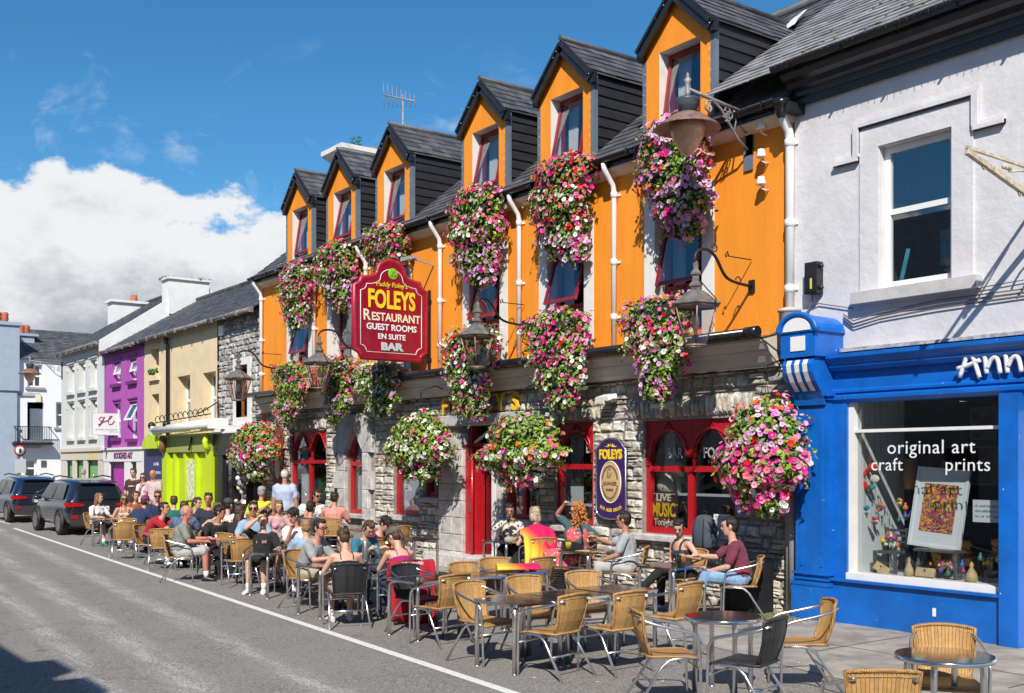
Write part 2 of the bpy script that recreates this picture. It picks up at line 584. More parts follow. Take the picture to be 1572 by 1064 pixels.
tag(b.build('pavement_joints', mat('joint_dirt', (.05, .046, .04), .95)), kind='structure')

b = MB()
for (x0, y0), (x1, y1), w in (((-28.3, -3.98), (3.2, -6.20), 0.12), ((-46, -3.0), (-31.0, -3.55), 0.10)):
    n = 40
    d = Vector((y1 - y0, x0 - x1, 0)).normalized() * (w / 2)
    for k in range(n):
        p = Vector((x0 + (x1 - x0) * k / n, y0 + (y1 - y0) * k / n, 0))
        q = Vector((x0 + (x1 - x0) * (k + 1) / n, y0 + (y1 - y0) * (k + 1) / n, 0))
        zz = lambda s: Vector((s.x, s.y, ground(s.x, s.y) + 0.005))
        b.quad(zz(p + d), zz(p - d), zz(q - d), zz(q + d))
tag(b.build('road_line', M_LINE), kind='structure')

M_MOSS = mat('damp_moss', (0.17, 0.165, 0.07), 0.95, var=0.5, vscale=14, bump=0.8, bscale=60)
b = MB()
for _ in range(420):
    x, y = random.gauss(-0.12, 0.28), -0.25 - abs(random.gauss(0, 0.33))
    z = ground(x, y) + 0.012
    r_ = random.uniform(0.02, 0.06)
    a = random.random() * 6.28
    vs = [(x + r_ * math.cos(a + k * 1.047), y + r_ * math.sin(a + k * 1.047) * 0.8, z) for k in range(6)] + [(x, y, z + 0.012)]
    b.add(vs, [(k, (k + 1) % 6, 6) for k in range(6)], sm=True)
tag(b.build('moss', M_MOSS), kind='stuff')


# ------------------------------------------------------------------ building helpers
def wall(mb, x0, x1, z0, z1, y, holes=(), depth=0.22, mi=0, rmi=None):
    """front skin at y with rectangular openings; reveals run back by depth"""
    gx = sorted({x0, x1, *[h[0] for h in holes], *[h[1] for h in holes]})
    gz = sorted({z0, z1, *[h[2] for h in holes], *[h[3] for h in holes]})
    for i in range(len(gx) - 1):
        for j in range(len(gz) - 1):
            cx, cz = (gx[i] + gx[i + 1]) / 2, (gz[j] + gz[j + 1]) / 2
            if any(h[0] < cx < h[1] and h[2] < cz < h[3] for h in holes):
                continue
            mb.quad((gx[i], y, gz[j]), (gx[i + 1], y, gz[j]), (gx[i + 1], y, gz[j + 1]), (gx[i], y, gz[j + 1]), mi)
    r_ = mi if rmi is None else rmi
    for a, c, e, g in holes:
        yb = y + depth
        mb.quad((a, y, e), (a, yb, e), (a, yb, g), (a, y, g), r_)
        mb.quad((c, yb, e), (c, y, e), (c, y, g), (c, yb, g), r_)
        mb.quad((a, y, e), (c, y, e), (c, yb, e), (a, yb, e), r_)
        mb.quad((a, yb, g), (c, yb, g), (c, y, g), (a, y, g), r_)


def room(mb, x0, x1, z0, z1, y, d=1.2, m=0.25):
    mb.quad((x0 - m, y + d, z0 - m), (x1 + m, y + d, z0 - m), (x1 + m, y + d, z1 + m), (x0 - m, y + d, z1 + m))
    mb.quad((x0 - m, y, z0 - m), (x0 - m, y + d, z0 - m), (x0 - m, y + d, z1 + m), (x0 - m, y, z1 + m))
    mb.quad((x1 + m, y + d, z0 - m), (x1 + m, y, z0 - m), (x1 + m, y, z1 + m), (x1 + m, y + d, z1 + m))
    mb.quad((x0 - m, y, z0 - m), (x1 + m, y, z0 - m), (x1 + m, y + d, z0 - m), (x0 - m, y + d, z0 - m))
    mb.quad((x0 - m, y + d, z1 + m), (x1 + m, y + d, z1 + m), (x1 + m, y, z1 + m), (x0 - m, y, z1 + m))


def frame_mb(mb, x0, x1, z0, z1, y, w=0.06, d=0.06, xb=(), zb=(), bw=None):
    bw = bw or w
    mb.box(x0, x0 + w, y, y + d, z0, z1)
    mb.box(x1 - w, x1, y, y + d, z0, z1)
    mb.box(x0 + w, x1 - w, y, y + d, z0, z0 + w)
    mb.box(x0 + w, x1 - w, y, y + d, z1 - w, z1)
    for x in xb:
        mb.box(x - bw / 2, x + bw / 2, y + 0.004, y + d - 0.004, z0 + w, z1 - w)
    for z in zb:
        mb.box(x0 + w, x1 - w, y + 0.002, y + d - 0.002, z - bw / 2, z + bw / 2)


def window(parent, x0, x1, z0, z1, y, m, w=0.06, xb=(), zb=(), bw=None, name='window', glass=None):
    b_ = MB()
    frame_mb(b_, x0, x1, z0, z1, y, w, 0.06, xb, zb, bw)
    o = b_.build(name, m, parent)
    g = MB()
    g.box(x0 + w * 0.5, x1 - w * 0.5, y + 0.028, y + 0.034, z0 + w * 0.5, z1 - w * 0.5)
    g.build('pane', glass or M_GLASS, o)
    return o


def slates(mb, o, u, v, W_, L_, sw=0.28, sl=0.2, th=0.012, lift=0.018, skip=0.0, clip=None, jit=0.012):
    """courses of slates on the plane o + a*u + b*v (v runs up the slope)"""
    o, u, v = Vector(o), Vector(u).normalized(), Vector(v).normalized()
    n = u.cross(v)
    if n.z < 0:
        n = -n
    flip = u.cross(v).dot(n) < 0
    rows = int(math.ceil(L_ / sl))
    out = []
    for r_ in range(rows):
        b0 = r_ * sl
        x = -(r_ % 2) * sw / 2
        while x < W_:
            a0, a1 = max(0, x + 0.003), min(W_, x + sw - 0.003)
            x += sw
            if a1 - a0 < 0.05:
                continue
            if clip and not clip((a0 + a1) / 2, b0 + sl / 2):
                continue
            if skip and random.random() < skip:
                continue
            j = random.uniform(-jit, jit)
            b1 = min(L_, b0 + sl * 1.35)
            t0 = lift + random.uniform(0, 0.008)
            p = [o + u * a0 + v * (b0 + j), o + u * a1 + v * (b0 + j + random.uniform(-.004, .004)), o + u * a1 + v * b1, o + u * a0 + v * b1]
            vs = [p[0] + n * t0, p[1] + n * t0, p[2] + n * 0.004, p[3] + n * 0.004, p[0] + n * (t0 - th), p[1] + n * (t0 - th)]
            fs = [(0, 1, 2, 3), (4, 5, 1, 0), (4, 0, 3), (5, 2, 1)]
            if flip:
                fs = [f[::-1] for f in fs]
            if mb is None:
                out.append((vs, fs))
            else:
                mb.add(vs, fs, sm=False)
    return out


def text_mesh(s, size, m, ext=0.004, bold=0.0, sx=1.0, spacing=1.0, shear=0.0):
    c = bpy.data.curves.new('txt', 'FONT')
    c.body = s
    c.size = size
    c.extrude = ext
    c.offset = bold
    c.align_x = 'CENTER'
    c.align_y = 'CENTER'
    c.space_character = spacing
    c.shear = shear
    c.resolution_u = 3
    o = bpy.data.objects.new('txt', c)
    me = bpy.data.meshes.new_from_object(o)
    bpy.data.objects.remove(o)
    bpy.data.curves.remove(c)
    if sx != 1.0:
        me.transform(Matrix.Diagonal((sx, 1, 1, 1)))
    me.transform(Matrix.Rotation(R(90), 4, 'X'))         # upright, read from -y
    me.materials.clear()
    me.materials.append(m)
    return me


def text(s, size, m, parent, loc, ext=0.004, bold=0.0, sx=1.0, spacing=1.0, rotz=0.0, shear=0.0, name='lettering', tilt=0.0):
    me = text_mesh(s, size, m, ext, bold, sx, spacing, shear)
    return put(name, me, parent, loc, (0, tilt, rotz))


STONES = []
for k in range(14):
    b_ = MB()
    n = 8
    base = [(-.5, -.5), (0, -.5), (.5, -.5), (.5, 0), (.5, .5), (0, .5), (-.5, .5), (-.5, 0)]
    out = [(x * random.uniform(.88, 1.0) + random.uniform(-.03, .03), z * random.uniform(.84, 1.0) + random.uniform(-.04, .04)) for x, z in base]
    inn = [(x * random.uniform(.62, .8), z * random.uniform(.6, .78)) for x, z in out]
    vs = [(x, 0.06, z) for x, z in out] + [(x, -0.012 * random.random(), z) for x, z in out] + [(x, -0.028 - 0.03 * random.random(), z) for x, z in inn]
    fs = [(i, (i + 1) % n, n + (i + 1) % n, n + i) for i in range(n)] + [(n + i, n + (i + 1) % n, 2 * n + (i + 1) % n, 2 * n + i) for i in range(n)]
    fs.append(tuple(range(2 * n, 3 * n)))
    STONES.append((vs, fs))
_stone_me = {}


def stone_mesh(k, m):
    key = (k, m.name)
    if key not in _stone_me:
        b_ = MB()
        b_.add(*STONES[k], sm=False)
        _stone_me[key] = b_.data('stone', m)
    return _stone_me[key]


def rubble(parent, x0, x1, z0f, z1, y, holes, rh, sw, m, limit=250, rest='small_stones', tall=0.12):
    cells = []
    z = min(z0f(x0), z0f(x1)) if callable(z0f) else z0f
    while z < z1 - 0.03:
        h = min(random.uniform(*rh), z1 - z)
        iv = [(x0, x1)]
        for a, c, e, g in holes:
            if e < z + h * 0.7 and g > z + h * 0.3:
                nv = []
                for p, q in iv:
                    if c <= p or a >= q:
                        nv.append((p, q))
                    else:
                        if a - p > 0.05:
                            nv.append((p, a))
                        if q - c > 0.05:
                            nv.append((c, q))
                iv = nv
        for p, q in iv:
            x = p
            while x < q - 0.02:
                w_ = random.uniform(*sw) * (1.0 if h > sum(rh) / 2 else 1.25)
                if q - x - w_ < 0.09:
                    w_ = q - x
                if random.random() < 0.16 and h > 0.10:
                    hh = h * random.uniform(.4, .6)
                    cells.append((x + w_ / 2, z + hh / 2, w_, hh))
                    cells.append((x + w_ / 2, z + (h + hh) / 2, w_, h - hh))
                else:
                    cells.append((x + w_ / 2, z + h / 2 + random.uniform(-.012, .012), w_, h))
                x += w_
        z += h
    cells = [c for c in cells if not callable(z0f) or c[1] + c[3] / 2 > z0f(c[0]) - 0.02]
    big = sorted(cells, key=lambda c: -c[2] * c[3] / ((c[0] - CX) ** 2 + CY ** 2))
    b_ = MB()
    for i, (cx, cz, w_, h) in enumerate(big):
        k = random.randrange(len(STONES))
        sy = random.uniform(.5, 1.2)
        g = 0.014
        if i < limit:
            put('stone', stone_mesh(k, m), parent, (cx, y + random.uniform(-.012, .012), cz), (0, R(random.uniform(-3, 3)), 0), (w_ - g, sy, h - g))
        else:
            vs, fs = STONES[k]
            yo = y + random.uniform(-.012, .012)
            b_.add([(cx + v[0] * (w_ - g), yo + v[1] * sy, cz + v[2] * (h - g)) for v in vs], fs, sm=False)
    if b_.v:
        tag(b_.build(rest, m, parent), kind='stuff')


def block(mb, x0, x1, z0, z1, y0, y1, c=0.012):
    """dressed block with a chamfered face"""
    vs = [(x0, y1, z0), (x1, y1, z0), (x1, y1, z1), (x0, y1, z1), (x0, y0 + c, z0), (x1, y0 + c, z0), (x1, y0 + c, z1), (x0, y0 + c, z1),
          (x0 + c, y0, z0 + c), (x1 - c, y0, z0 + c), (x1 - c, y0, z1 - c), (x0 + c, y0, z1 - c)]
    fs = [(8, 9, 10, 11), (4, 5, 9, 8), (5, 6, 10, 9), (6, 7, 11, 10), (7, 4, 8, 11), (0, 1, 5, 4), (1, 2, 6, 5), (2, 3, 7, 6), (3, 0, 4, 7)]
    mb.add(vs, fs, sm=False)


def arch_board(mb, x0, x1, zs, zt, rise, y0, y1, pointed=False, seg=14):
    """solid spandrel between an arch (springing at zs, rising by rise) and the flat line zt"""
    xm, hw = (x0 + x1) / 2, (x1 - x0) / 2

    def az(x):
        t = (x - xm) / hw
        if pointed:
            return zs + rise * (1 - abs(t) ** 1.7)
        return zs + rise * math.sqrt(max(0, 1 - t * t))
    P = [x0 + (x1 - x0) * k / seg for k in range(seg + 1)]
    for k in range(seg):
        a, c = P[k], P[k + 1]
        za, zc = min(az(a), zt - .005), min(az(c), zt - .005)
        mb.add([(a, y0, za), (c, y0, zc), (c, y0, zt), (a, y0, zt), (a, y1, za), (c, y1, zc), (c, y1, zt), (a, y1, zt)],
               [(0, 1, 2, 3), (7, 6, 5, 4), (0, 4, 5, 1)], sm=False)
    return az


# ------------------------------------------------------------------ the orange pub
PUB = thing('pub', 'orange rendered pub with stone ground floor and six black boarded dormers', 'pub', (-8.9, 0, 0))
PX = -8.9


def pub(mb, name, m, parent=PUB):
    """parts are modelled in world coordinates, then hung from the pub's base"""
    o = mb.build(name, m, parent)
    if parent is PUB:
        o.location = (-PX, 0, 0)
    return o


PUBP = bpy.data.objects.new('masonry', None)             # keeps the many stones of the ground floor in world coordinates
COL.objects.link(PUBP)
PUBP.parent = PUB
PUBP.location = (-PX, 0, 0)

XC = [-2.20, -4.93, -7.38, -10.82, -13.22, -15.48]       # window / dormer axes
ZE, ZL = 7.02, 3.98
uh = [(x - .50, x + .50, 4.12, 6.10) for x in XC]
b = MB()
wall(b, -17.82, 0.0, 3.80, ZE, 0.0, uh, 0.26, 0, 1)
b.quad((-17.82, 5.5, 0), (-17.82, 0, 0), (-17.82, 0, ZE), (-17.82, 5.5, ZE))
pub(b, 'upper_wall', [M_ORANGE, M_WHITE])
b = MB()
for x in XC:
    b.box(x - .74, x - .505, -.022, .02, 4.0, 6.32)
    b.box(x + .505, x + .74, -.022, .02, 4.0, 6.32)
    b.box(x - .505, x + .505, -.022, .02, 6.105, 6.32)
    s = pub(b, 'window_surround', M_WHITE)
    b = MB()
for k, x in enumerate(XC):
    o = pub(MB(), 'window', M_RED)
    bb = MB()
    frame_mb(bb, x - .50, x + .50, 4.12, 6.10, .20, .07, .06, (), (4.86,))
    o.data = bb.data('window', M_RED)
    g = MB()
    g.box(x - .45, x + .45, .23, .236, 4.17, 4.83)
    g.build('pane', M_GLASS, o)
    # top-hung sash pushed open at its foot
    sash = MB()
    frame_mb(sash, -.44, .44, -1.20, 0, -.02, .055, .045)
    a = R((13, 17, 15, 2, 2, 15)[k]) * -1
    Mx = Matrix.Translation((x, .205, 6.05)) @ Matrix.Rotation(a, 4, 'X')
    sash.xf(Mx)
    sash.build('sash', M_DKRED, o)
    g = MB()
    g.box(-.40, .40, .0, .006, -1.16, -.04)
    g.xf(Mx)
    g.build('pane', M_GLASS, o)
    for s_ in (-1, 1):
        cu = MB()
        pts = [(x + s_ * (.46 - .035 * i), .34 + .03 * (i % 2)) for i in range(8)]
        for i in range(7):
            cu.quad((pts[i][0], pts[i][1], 4.15), (pts[i + 1][0], pts[i + 1][1], 4.15), (pts[i + 1][0], pts[i + 1][1], 6.08), (pts[i][0], pts[i][1], 6.08))
        cu.build('curtain', mat('net_curtain', (0.62, 0.61, 0.57), .9), o)
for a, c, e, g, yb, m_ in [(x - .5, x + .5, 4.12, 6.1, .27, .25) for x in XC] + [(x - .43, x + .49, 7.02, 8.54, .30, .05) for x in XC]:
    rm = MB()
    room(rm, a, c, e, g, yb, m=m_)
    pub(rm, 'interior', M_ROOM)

# roof of the pub
b = MB()
rs = Vector((0, 3.75, 3.0)).normalized()
b.quad((-17.95, -.22, 7.10), (0.1, -.22, 7.10), (0.1, 3.5, 10.12), (-17.95, 3.5, 10.12))
b.quad((-17.95, 3.5, 10.12), (0.1, 3.5, 10.12), (0.1, 7.5, 7.0), (-17.95, 7.5, 7.0))
b.prism_x([(0, 7.0), (7.0, 7.0), (3.5, 10.1)], -17.82, -17.7)
roof = pub(b, 'roof', M_SLATE)
b = MB()
Lr = math.hypot(3.72, 3.02)
slates(b, (-17.95, -.22, 7.10), (1, 0, 0), (0, 3.72, 3.02), 18.0, Lr, .30, .21)
tag(b.build('slates', M_SLATE, roof), kind='stuff')
b = MB()
b.tube([(-17.95, 3.5, 10.17), (0.1, 3.5, 10.17)], .09, 8)
b.build('ridge', M_SLATE, roof)

# gutters between the dormers, with the boxed eaves below them
gaps = []
prev = -17.95
for x in sorted(XC):
    gaps.append((prev, x - .74))
    prev = x + .74
gaps.append((prev, 0.02))
for x0, x1 in gaps:
    b = MB()
    n = 10
    for k in range(n):
        a0, a1 = math.pi + math.pi * k / n, math.pi + math.pi * (k + 1) / n
        for r0, fl in ((.075, False), (.066, True)):
            q = [(x0, -.30 + r0 * math.cos(a0), 7.06 + r0 * math.sin(a0)), (x1, -.30 + r0 * math.cos(a0), 7.06 + r0 * math.sin(a0)),
                 (x1, -.30 + r0 * math.cos(a1), 7.06 + r0 * math.sin(a1)), (x0, -.30 + r0 * math.cos(a1), 7.06 + r0 * math.sin(a1))]
            b.quad(*(q[::-1] if fl else q))
    b.box(x0, x1, -.225, -.20, 6.93, 7.09)
    x = x0 + .3
    while x < x1:
        b.box(x, x + .03, -.385, -.22, 6.985, 7.0)
        b.box(x, x + .03, -.39, -.375, 6.99, 7.08)
        x += .9
    g = pub(b, 'gutter', M_GUTTER)
    b = MB()
    b.prism_x([(-.20, 6.92), (-.20, 6.89), (-.02, 6.80), (.02, 6.80), (.02, 6.92)], x0 + .01, x1 - .01)
    b.build('eaves_board', M_CORNICE, g)

for x, zb, big in ((0.0, 3.78, 1), (-3.60, 4.0, 0), (-6.19, 4.0, 0), (-8.86, 4.0, 0), (-11.95, 4.0, 0), (-14.55, 4.0, 0), (-17.70, 4.0, 0)):
    b = MB()
    r_ = .062 if big else .045
    b.tube([(x, -.30, 6.98), (x, -.29, 6.90), (x, -.20, 6.78), (x, -.10, 6.66), (x, -.075, 6.55), (x, -.075, zb)], r_, 12)
    for z in (6.5, 5.4, 4.5):
        b.lathe([(r_ + .002, -.05), (r_ + .012, -.045), (r_ + .012, .045), (r_ + .002, .05)], (x, -.075, z), 12)
        b.box(x - .09, x + .09, -.02, -.003, z - .02, z + .02)
    pub(b, 'downpipe', M_PLASTIC_W)
b = MB()
b.lathe([(.05, 0), (.06, .02), (.10, .16), (.115, .17), (.115, .25), (.07, .25)], (.02, -.28, 6.80), 12)
pub(b, 'rainwater_hopper', M_GUTTER)

# dormers
dorm_b = MB()


def dormer(xc):
    root = bpy.data.objects.new('dormer', None)
    COL.objects.link(root)
    root.parent = PUB
    root.location = (xc - PX, 0, 0)
    w, zt, za = .71, 8.70, 9.38
    sl_ = (za - zt) / w
    roofY = lambda z: (z - 7.10) * 3.72 / 3.02 - .22
    # front wall with opening
    f = MB()
    ox0, ox1, oz0, oz1 = -.41, .47, 7.00, 8.54
    y = -.012
    wall(f, -w, w, 6.72, zt, y, [(ox0, ox1, oz0, oz1)], .30, 0, 1)
    f.add([(-w, y, zt), (w, y, zt), (0, y, za)], [(0, 1, 2)])
    f.quad((w, y, 6.72), (w, .1, 6.72), (w, .1, zt), (w, y, zt))
    f.quad((-w, .1, 6.72), (-w, y, 6.72), (-w, y, zt), (-w, .1, zt))
    f.build('front_wall', [M_ORANGE, M_WHITE], root)
    s = MB()
    s.box(ox0 - .04, ox1 + .04, -.09, .30, 6.93, 6.995)
    s.build('sill', M_WHITE, root)
    # boarded cheeks
    nb = 9
    for side in (-1, 1):
        for k in range(nb):
            z0 = 7.12 + (zt - 7.12) * k / nb
            z1 = 7.12 + (zt - 7.12) * (k + 1) / nb
            ye0, ye1 = max(roofY(z0), .16), max(roofY(z1), .18)
            c = MB()
            xo = side * (w - .005)
            lo, hi = side * .030, side * .006
            vs = [(xo + lo, .06, z0), (xo + lo, ye0 + .05, z0), (xo + hi, ye1 + .05, z1), (xo + hi, .06, z1),
                  (xo - side * .02, .06, z0), (xo - side * .02, ye0 + .05, z0)]
            fs = [(0, 1, 2, 3), (4, 5, 1, 0), (0, 3, 4), (1, 5, 2)]
            c.add(vs, fs if side > 0 else [q[::-1] for q in fs], sm=False)
            c.build('board', M_BOARD, root)
    for side in (-1, 1):
        b_ = MB()
        xo = side * (w + .02)
        b_.box(min(xo - .05, xo + .03), max(xo - .05, xo + .03), -.02, .075, 7.0, zt + .02)
        b_.build('corner_post', M_GREYTRIM, root)
    # roof planes
    ov, yf = .07, -.11
    for side in (-1, 1):
        p0 = Vector((0, yf, za + .08))
        ze = zt - ov * sl_ + .08
        e0 = Vector((side * (w + ov), yf, ze))
        yr, ye = roofY(za + .06) + .05, roofY(ze) + .12
        r_ = MB()
        q = [e0, Vector((e0.x, ye, ze)), Vector((0, yr, za + .08)), p0]
        up = Vector((0, 0, .035))
        dn = [v - up for v in q]
        vs = q + dn
        fs = [(0, 1, 2, 3), (7, 6, 5, 4), (0, 4, 5, 1), (3, 7, 4, 0), (2, 6, 7, 3), (1, 5, 6, 2)]
        r_.add(vs, fs if side > 0 else [f_[::-1] for f_ in fs], sm=False)
        ro = r_.build('roof_slope', M_SLATE, root)
        st = MB()
        vdir = (p0 - e0)
        Lh = vdir.length
        slates(st, e0, (0, 1, 0), vdir, yr - yf, Lh, .28, .20, clip=lambda a, b2: a < (ye - yf) + (yr - ye) * b2 / Lh)
        tag(st.build('slates', M_SLATE, ro), kind='stuff')
        # barge board
        g = MB()
        for (a_, c_, th, dep, oy) in ((e0, p0, .05, .20, 0), (e0 + Vector((0, -.028, .055)), p0 + Vector((0, -.028, .055)), .06, .05, 0)):
            a_, c_ = a_ + Vector((0, -.002, -.13)), c_ + Vector((0, -.002, -.13))
            g.beam(a_, c_, th, dep)
        g.build('barge_board', M_BLACK, root)
        br = MB()
        br.box(side * (w + .06) - .06, side * (w + .06) + .06, yf + .01, .0, ze - .22, ze - .02)
        br.build('bracket', M_BLACK, root)
    b_ = MB()
    b_.tube([(0, yf - .03, za + .10), (0, roofY(za + .06) + .05, za + .10)], .05, 8)
    b_.build('ridge_roll', M_SLATE, root)
    # window: fixed light below, sash pushed open above
    wo_ = MB()
    frame_mb(wo_, ox0, ox1, oz0 + .02, oz1, .22, .055, .06, (), (7.38,))
    wo_.build('window_frame', M_DKRED, root)
    tilt = -R(random.choice((7, 9, 12, 15)))
    Mx = Matrix.Translation(((ox0 + ox1) / 2, .205, oz1 - .03)) @ Matrix.Rotation(tilt, 4, 'X')
    sa = MB()
    hw = (ox1 - ox0) / 2 - .03
    frame_mb(sa, -hw, hw, -1.12, 0, -.02, .055, .045)
    sa.xf(Mx)
    sa.build('sash', M_DKRED, root)
    g = MB()
    g.box(-hw + .03, hw - .03, 0, .006, -1.08, -.04)
    g.xf(Mx)
    g.box(ox0 + .03, ox1 - .03, .245, .251, oz0 + .05, 7.36)
    g.build('pane', M_GLASS, root)
    for s_, x_ in ((1, ox0 + .05), (-1, ox1 - .05)):
        cu = MB()
        pts = []
        for i in range(10):
            pts.append((x_ + s_ * .03 * i, .36 + .03 * (i % 2)))
        for i in range(9):
            dx = -s_ * .012 * i
            cu.quad((pts[i][0] + dx, pts[i][1], 7.05), (pts[i + 1][0] + dx, pts[i + 1][1], 7.05), (pts[i + 1][0], pts[i + 1][1], 8.52), (pts[i][0], pts[i][1], 8.52))
        cu.build('curtain', MATS['net_curtain'], root)
    return root


for x in XC:
    dormer(x)
b = MB()                                                 # lead flashing where the first dormer's ridge meets the roof
b.add([(x, y, 7.10 + (y + .22) * .812 + .07) for x, y in ((-2.22, 2.55), (-1.98, 2.30), (-1.88, 2.38), (-2.0, 2.62), (-2.04, 2.9), (-2.12, 2.92))],
      [(0, 1, 2, 3, 4, 5)])
b.xf(Matrix.Translation((0, -.02, .05)))
pub(b, 'lead_flashing', mat('lead', (.62, .62, .62), .6, var=.2, vscale=9))

# string lights hung along the barge boards and eaves
b = MB()
for xc in XC:
    for side in (-1, 1):
        for k in range(9):
            t = k / 9
            b.ball((xc + side * .78 * (1 - t), -.15, 8.66 + .74 * t - .04 + random.uniform(-.03, .03)), .009, 5, 3)
        for k in range(8):
            b.ball((xc + side * (.70 + random.uniform(-.02, .02)), -.05, 7.15 + .16 * k), .008, 5, 3)
tag(pub(b, 'string_lights', M_PLASTIC_W), kind='stuff')

# cornice over the stone front, pipe on top of it
b = MB()
prof = [(.02, 3.46), (-.10, 3.46), (-.12, 3.50), (-.15, 3.52), (-.20, 3.60), (-.235, 3.66), (-.235, 3.685), (-.27, 3.69), (-.31, 3.76), (-.34, 3.80), (-.34, 3.84), (.02, 3.93)]
b.prism_x(prof, -17.55, -.22, sm=False)
pub(b, 'cornice', M_CORNICE)
b = MB()
b.prism_x([(-.36, 3.845), (-.36, 3.865), (.0, 3.96), (.0, 3.935)], -17.6, -.20)
pub(b, 'cornice_capping', mat('rusty_capping', (.55, .22, .06), .7, var=.3, vscale=8))
b = MB()
b.tube([(-17.75, -.44, 3.915), (-.30, -.44, 3.915)], .066, 12)
b.tube([(-.46, -.44, 3.915), (-.25, -.44, 3.915)], .08, 12)
for x in np.arange(-17.2, -.4, 1.1):
    b.box(x, x + .03, -.50, -.30, 3.84, 3.855)
pub(b, 'gutter_pipe', M_GUTTER)

# ground floor masonry
gh = [(-3.04, -1.08, .98, 2.80), (-5.30, -4.24, 1.02, 2.84), (-6.78, -5.72, 1.05, 2.62), (-8.90, -6.95, -.2, 3.06), (-10.90, -9.84, .98, 2.80),
      (-9.60, -8.92, 1.40, 2.80), (-13.62, -11.72, .15, 3.30), (-16.16, -14.10, .88, 2.94)]
b = MB()
holes2 = [(-3.02, -1.10, 1.0, 2.78), (-5.28, -4.26, 1.04, 2.82), (-6.76, -5.74, 1.07, 2.60), (-8.02, -7.0, -.2, 2.83), (-10.88, -9.86, 1.0, 2.78),
          (-9.58, -8.94, 1.42, 2.78), (-13.0, -12.2, .95, 2.86), (-16.14, -14.12, .90, 2.92)]
wall(b, -17.6, 0.06, -.1, 3.82, .045, holes2, .24)
pub(b, 'mortar_bed', M_MORTAR)
lint = [(-3.35, -.75, 2.80, 3.14), (-5.45, -4.08, 2.84, 3.06), (-16.4, -13.9, 2.94, 3.22)]
rubble(PUBP, -17.58, .05, lambda x: ground(x, -.05) - .03, 3.47, .045, gh + lint, (.05, .19), (.12, .42), M_STONE, 200)
for x0, x1, z0, z1 in lint:                              # rough stones on edge over the openings
    x = x0
    while x < x1 - .03:
        w_ = min(random.uniform(.07, .16), x1 - x)
        put('stone', stone_mesh(random.randrange(14), M_STONE), PUBP, (x + w_ / 2, .035, (z0 + z1) / 2), (0, 0, 0), (w_ - .008, 1.1, z1 - z0 - .01))
        x += w_
# dressed limestone: door pier, lintel, lancet surround
_n = [0]


def dressed(x0, x1, z0, z1, y0=-.06, y1=.10, m=M_LIME):
    b_ = MB()
    block(b_, x0 + .004, x1 - .004, z0 + .004, z1 - .004, y0, y1)
    b_.build('block', m, PUBP)


z = ground(-8.4, 0) - .05
for k in range(9):
    h = .335
    if k % 2:
        dressed(-8.88, -8.02, z, z + h, -.10, .30)
    else:
        dressed(-8.88, -8.40, z, z + h, -.10, .30)
        dressed(-8.40, -8.02, z, z + h, -.10, .30)
    z += h
    if z + h > 2.86:
        break
dressed(-8.95, -5.95, 2.84, 3.06, -.13, .3, mat('pale_limestone', (.50, .49, .48), .7, var=.1, vscale=5, bump=.2))
dressed(-7.0, -6.78, .1, 2.84, -.02, .3)
for k in range(6):
    z0 = .25 + k * .42
    w1 = .58 if k % 2 else .36
    dressed(-13.02 - w1, -13.02, z0, z0 + .42, -.05)
    dressed(-12.18, -12.18 + (.44 if k % 2 else .26), z0, z0 + .42, -.05)
for sx in (-1, 1):                                       # pointed head of two leaning blocks
    b_ = MB()
    xm = -12.60
    poly = [(xm + sx * .01, 2.92), (xm + sx * .42, 2.42), (xm + sx * .80, 2.75), (xm + sx * .72, 3.08), (xm + sx * .30, 3.26), (xm + sx * .01, 3.22)]
    b_.prism(poly, -.06, .10)
    b_.build('block', M_LIME, PUBP)
for x0, x1, z0 in ((-3.25, -.9, .88), (-5.45, -4.1, .92), (-6.9, -5.6, .97), (-11.05, -9.7, .88), (-9.7, -8.9, 1.30), (-13.2, -12.0, .84), (-16.3, -13.95, .78)):
    dressed(x0, x1, z0, z0 + .11, -.09, .25)

# ground floor windows
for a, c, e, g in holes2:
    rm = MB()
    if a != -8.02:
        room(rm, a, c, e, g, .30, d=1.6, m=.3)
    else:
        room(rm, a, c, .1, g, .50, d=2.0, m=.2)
    pub(rm, 'interior', M_ROOM)


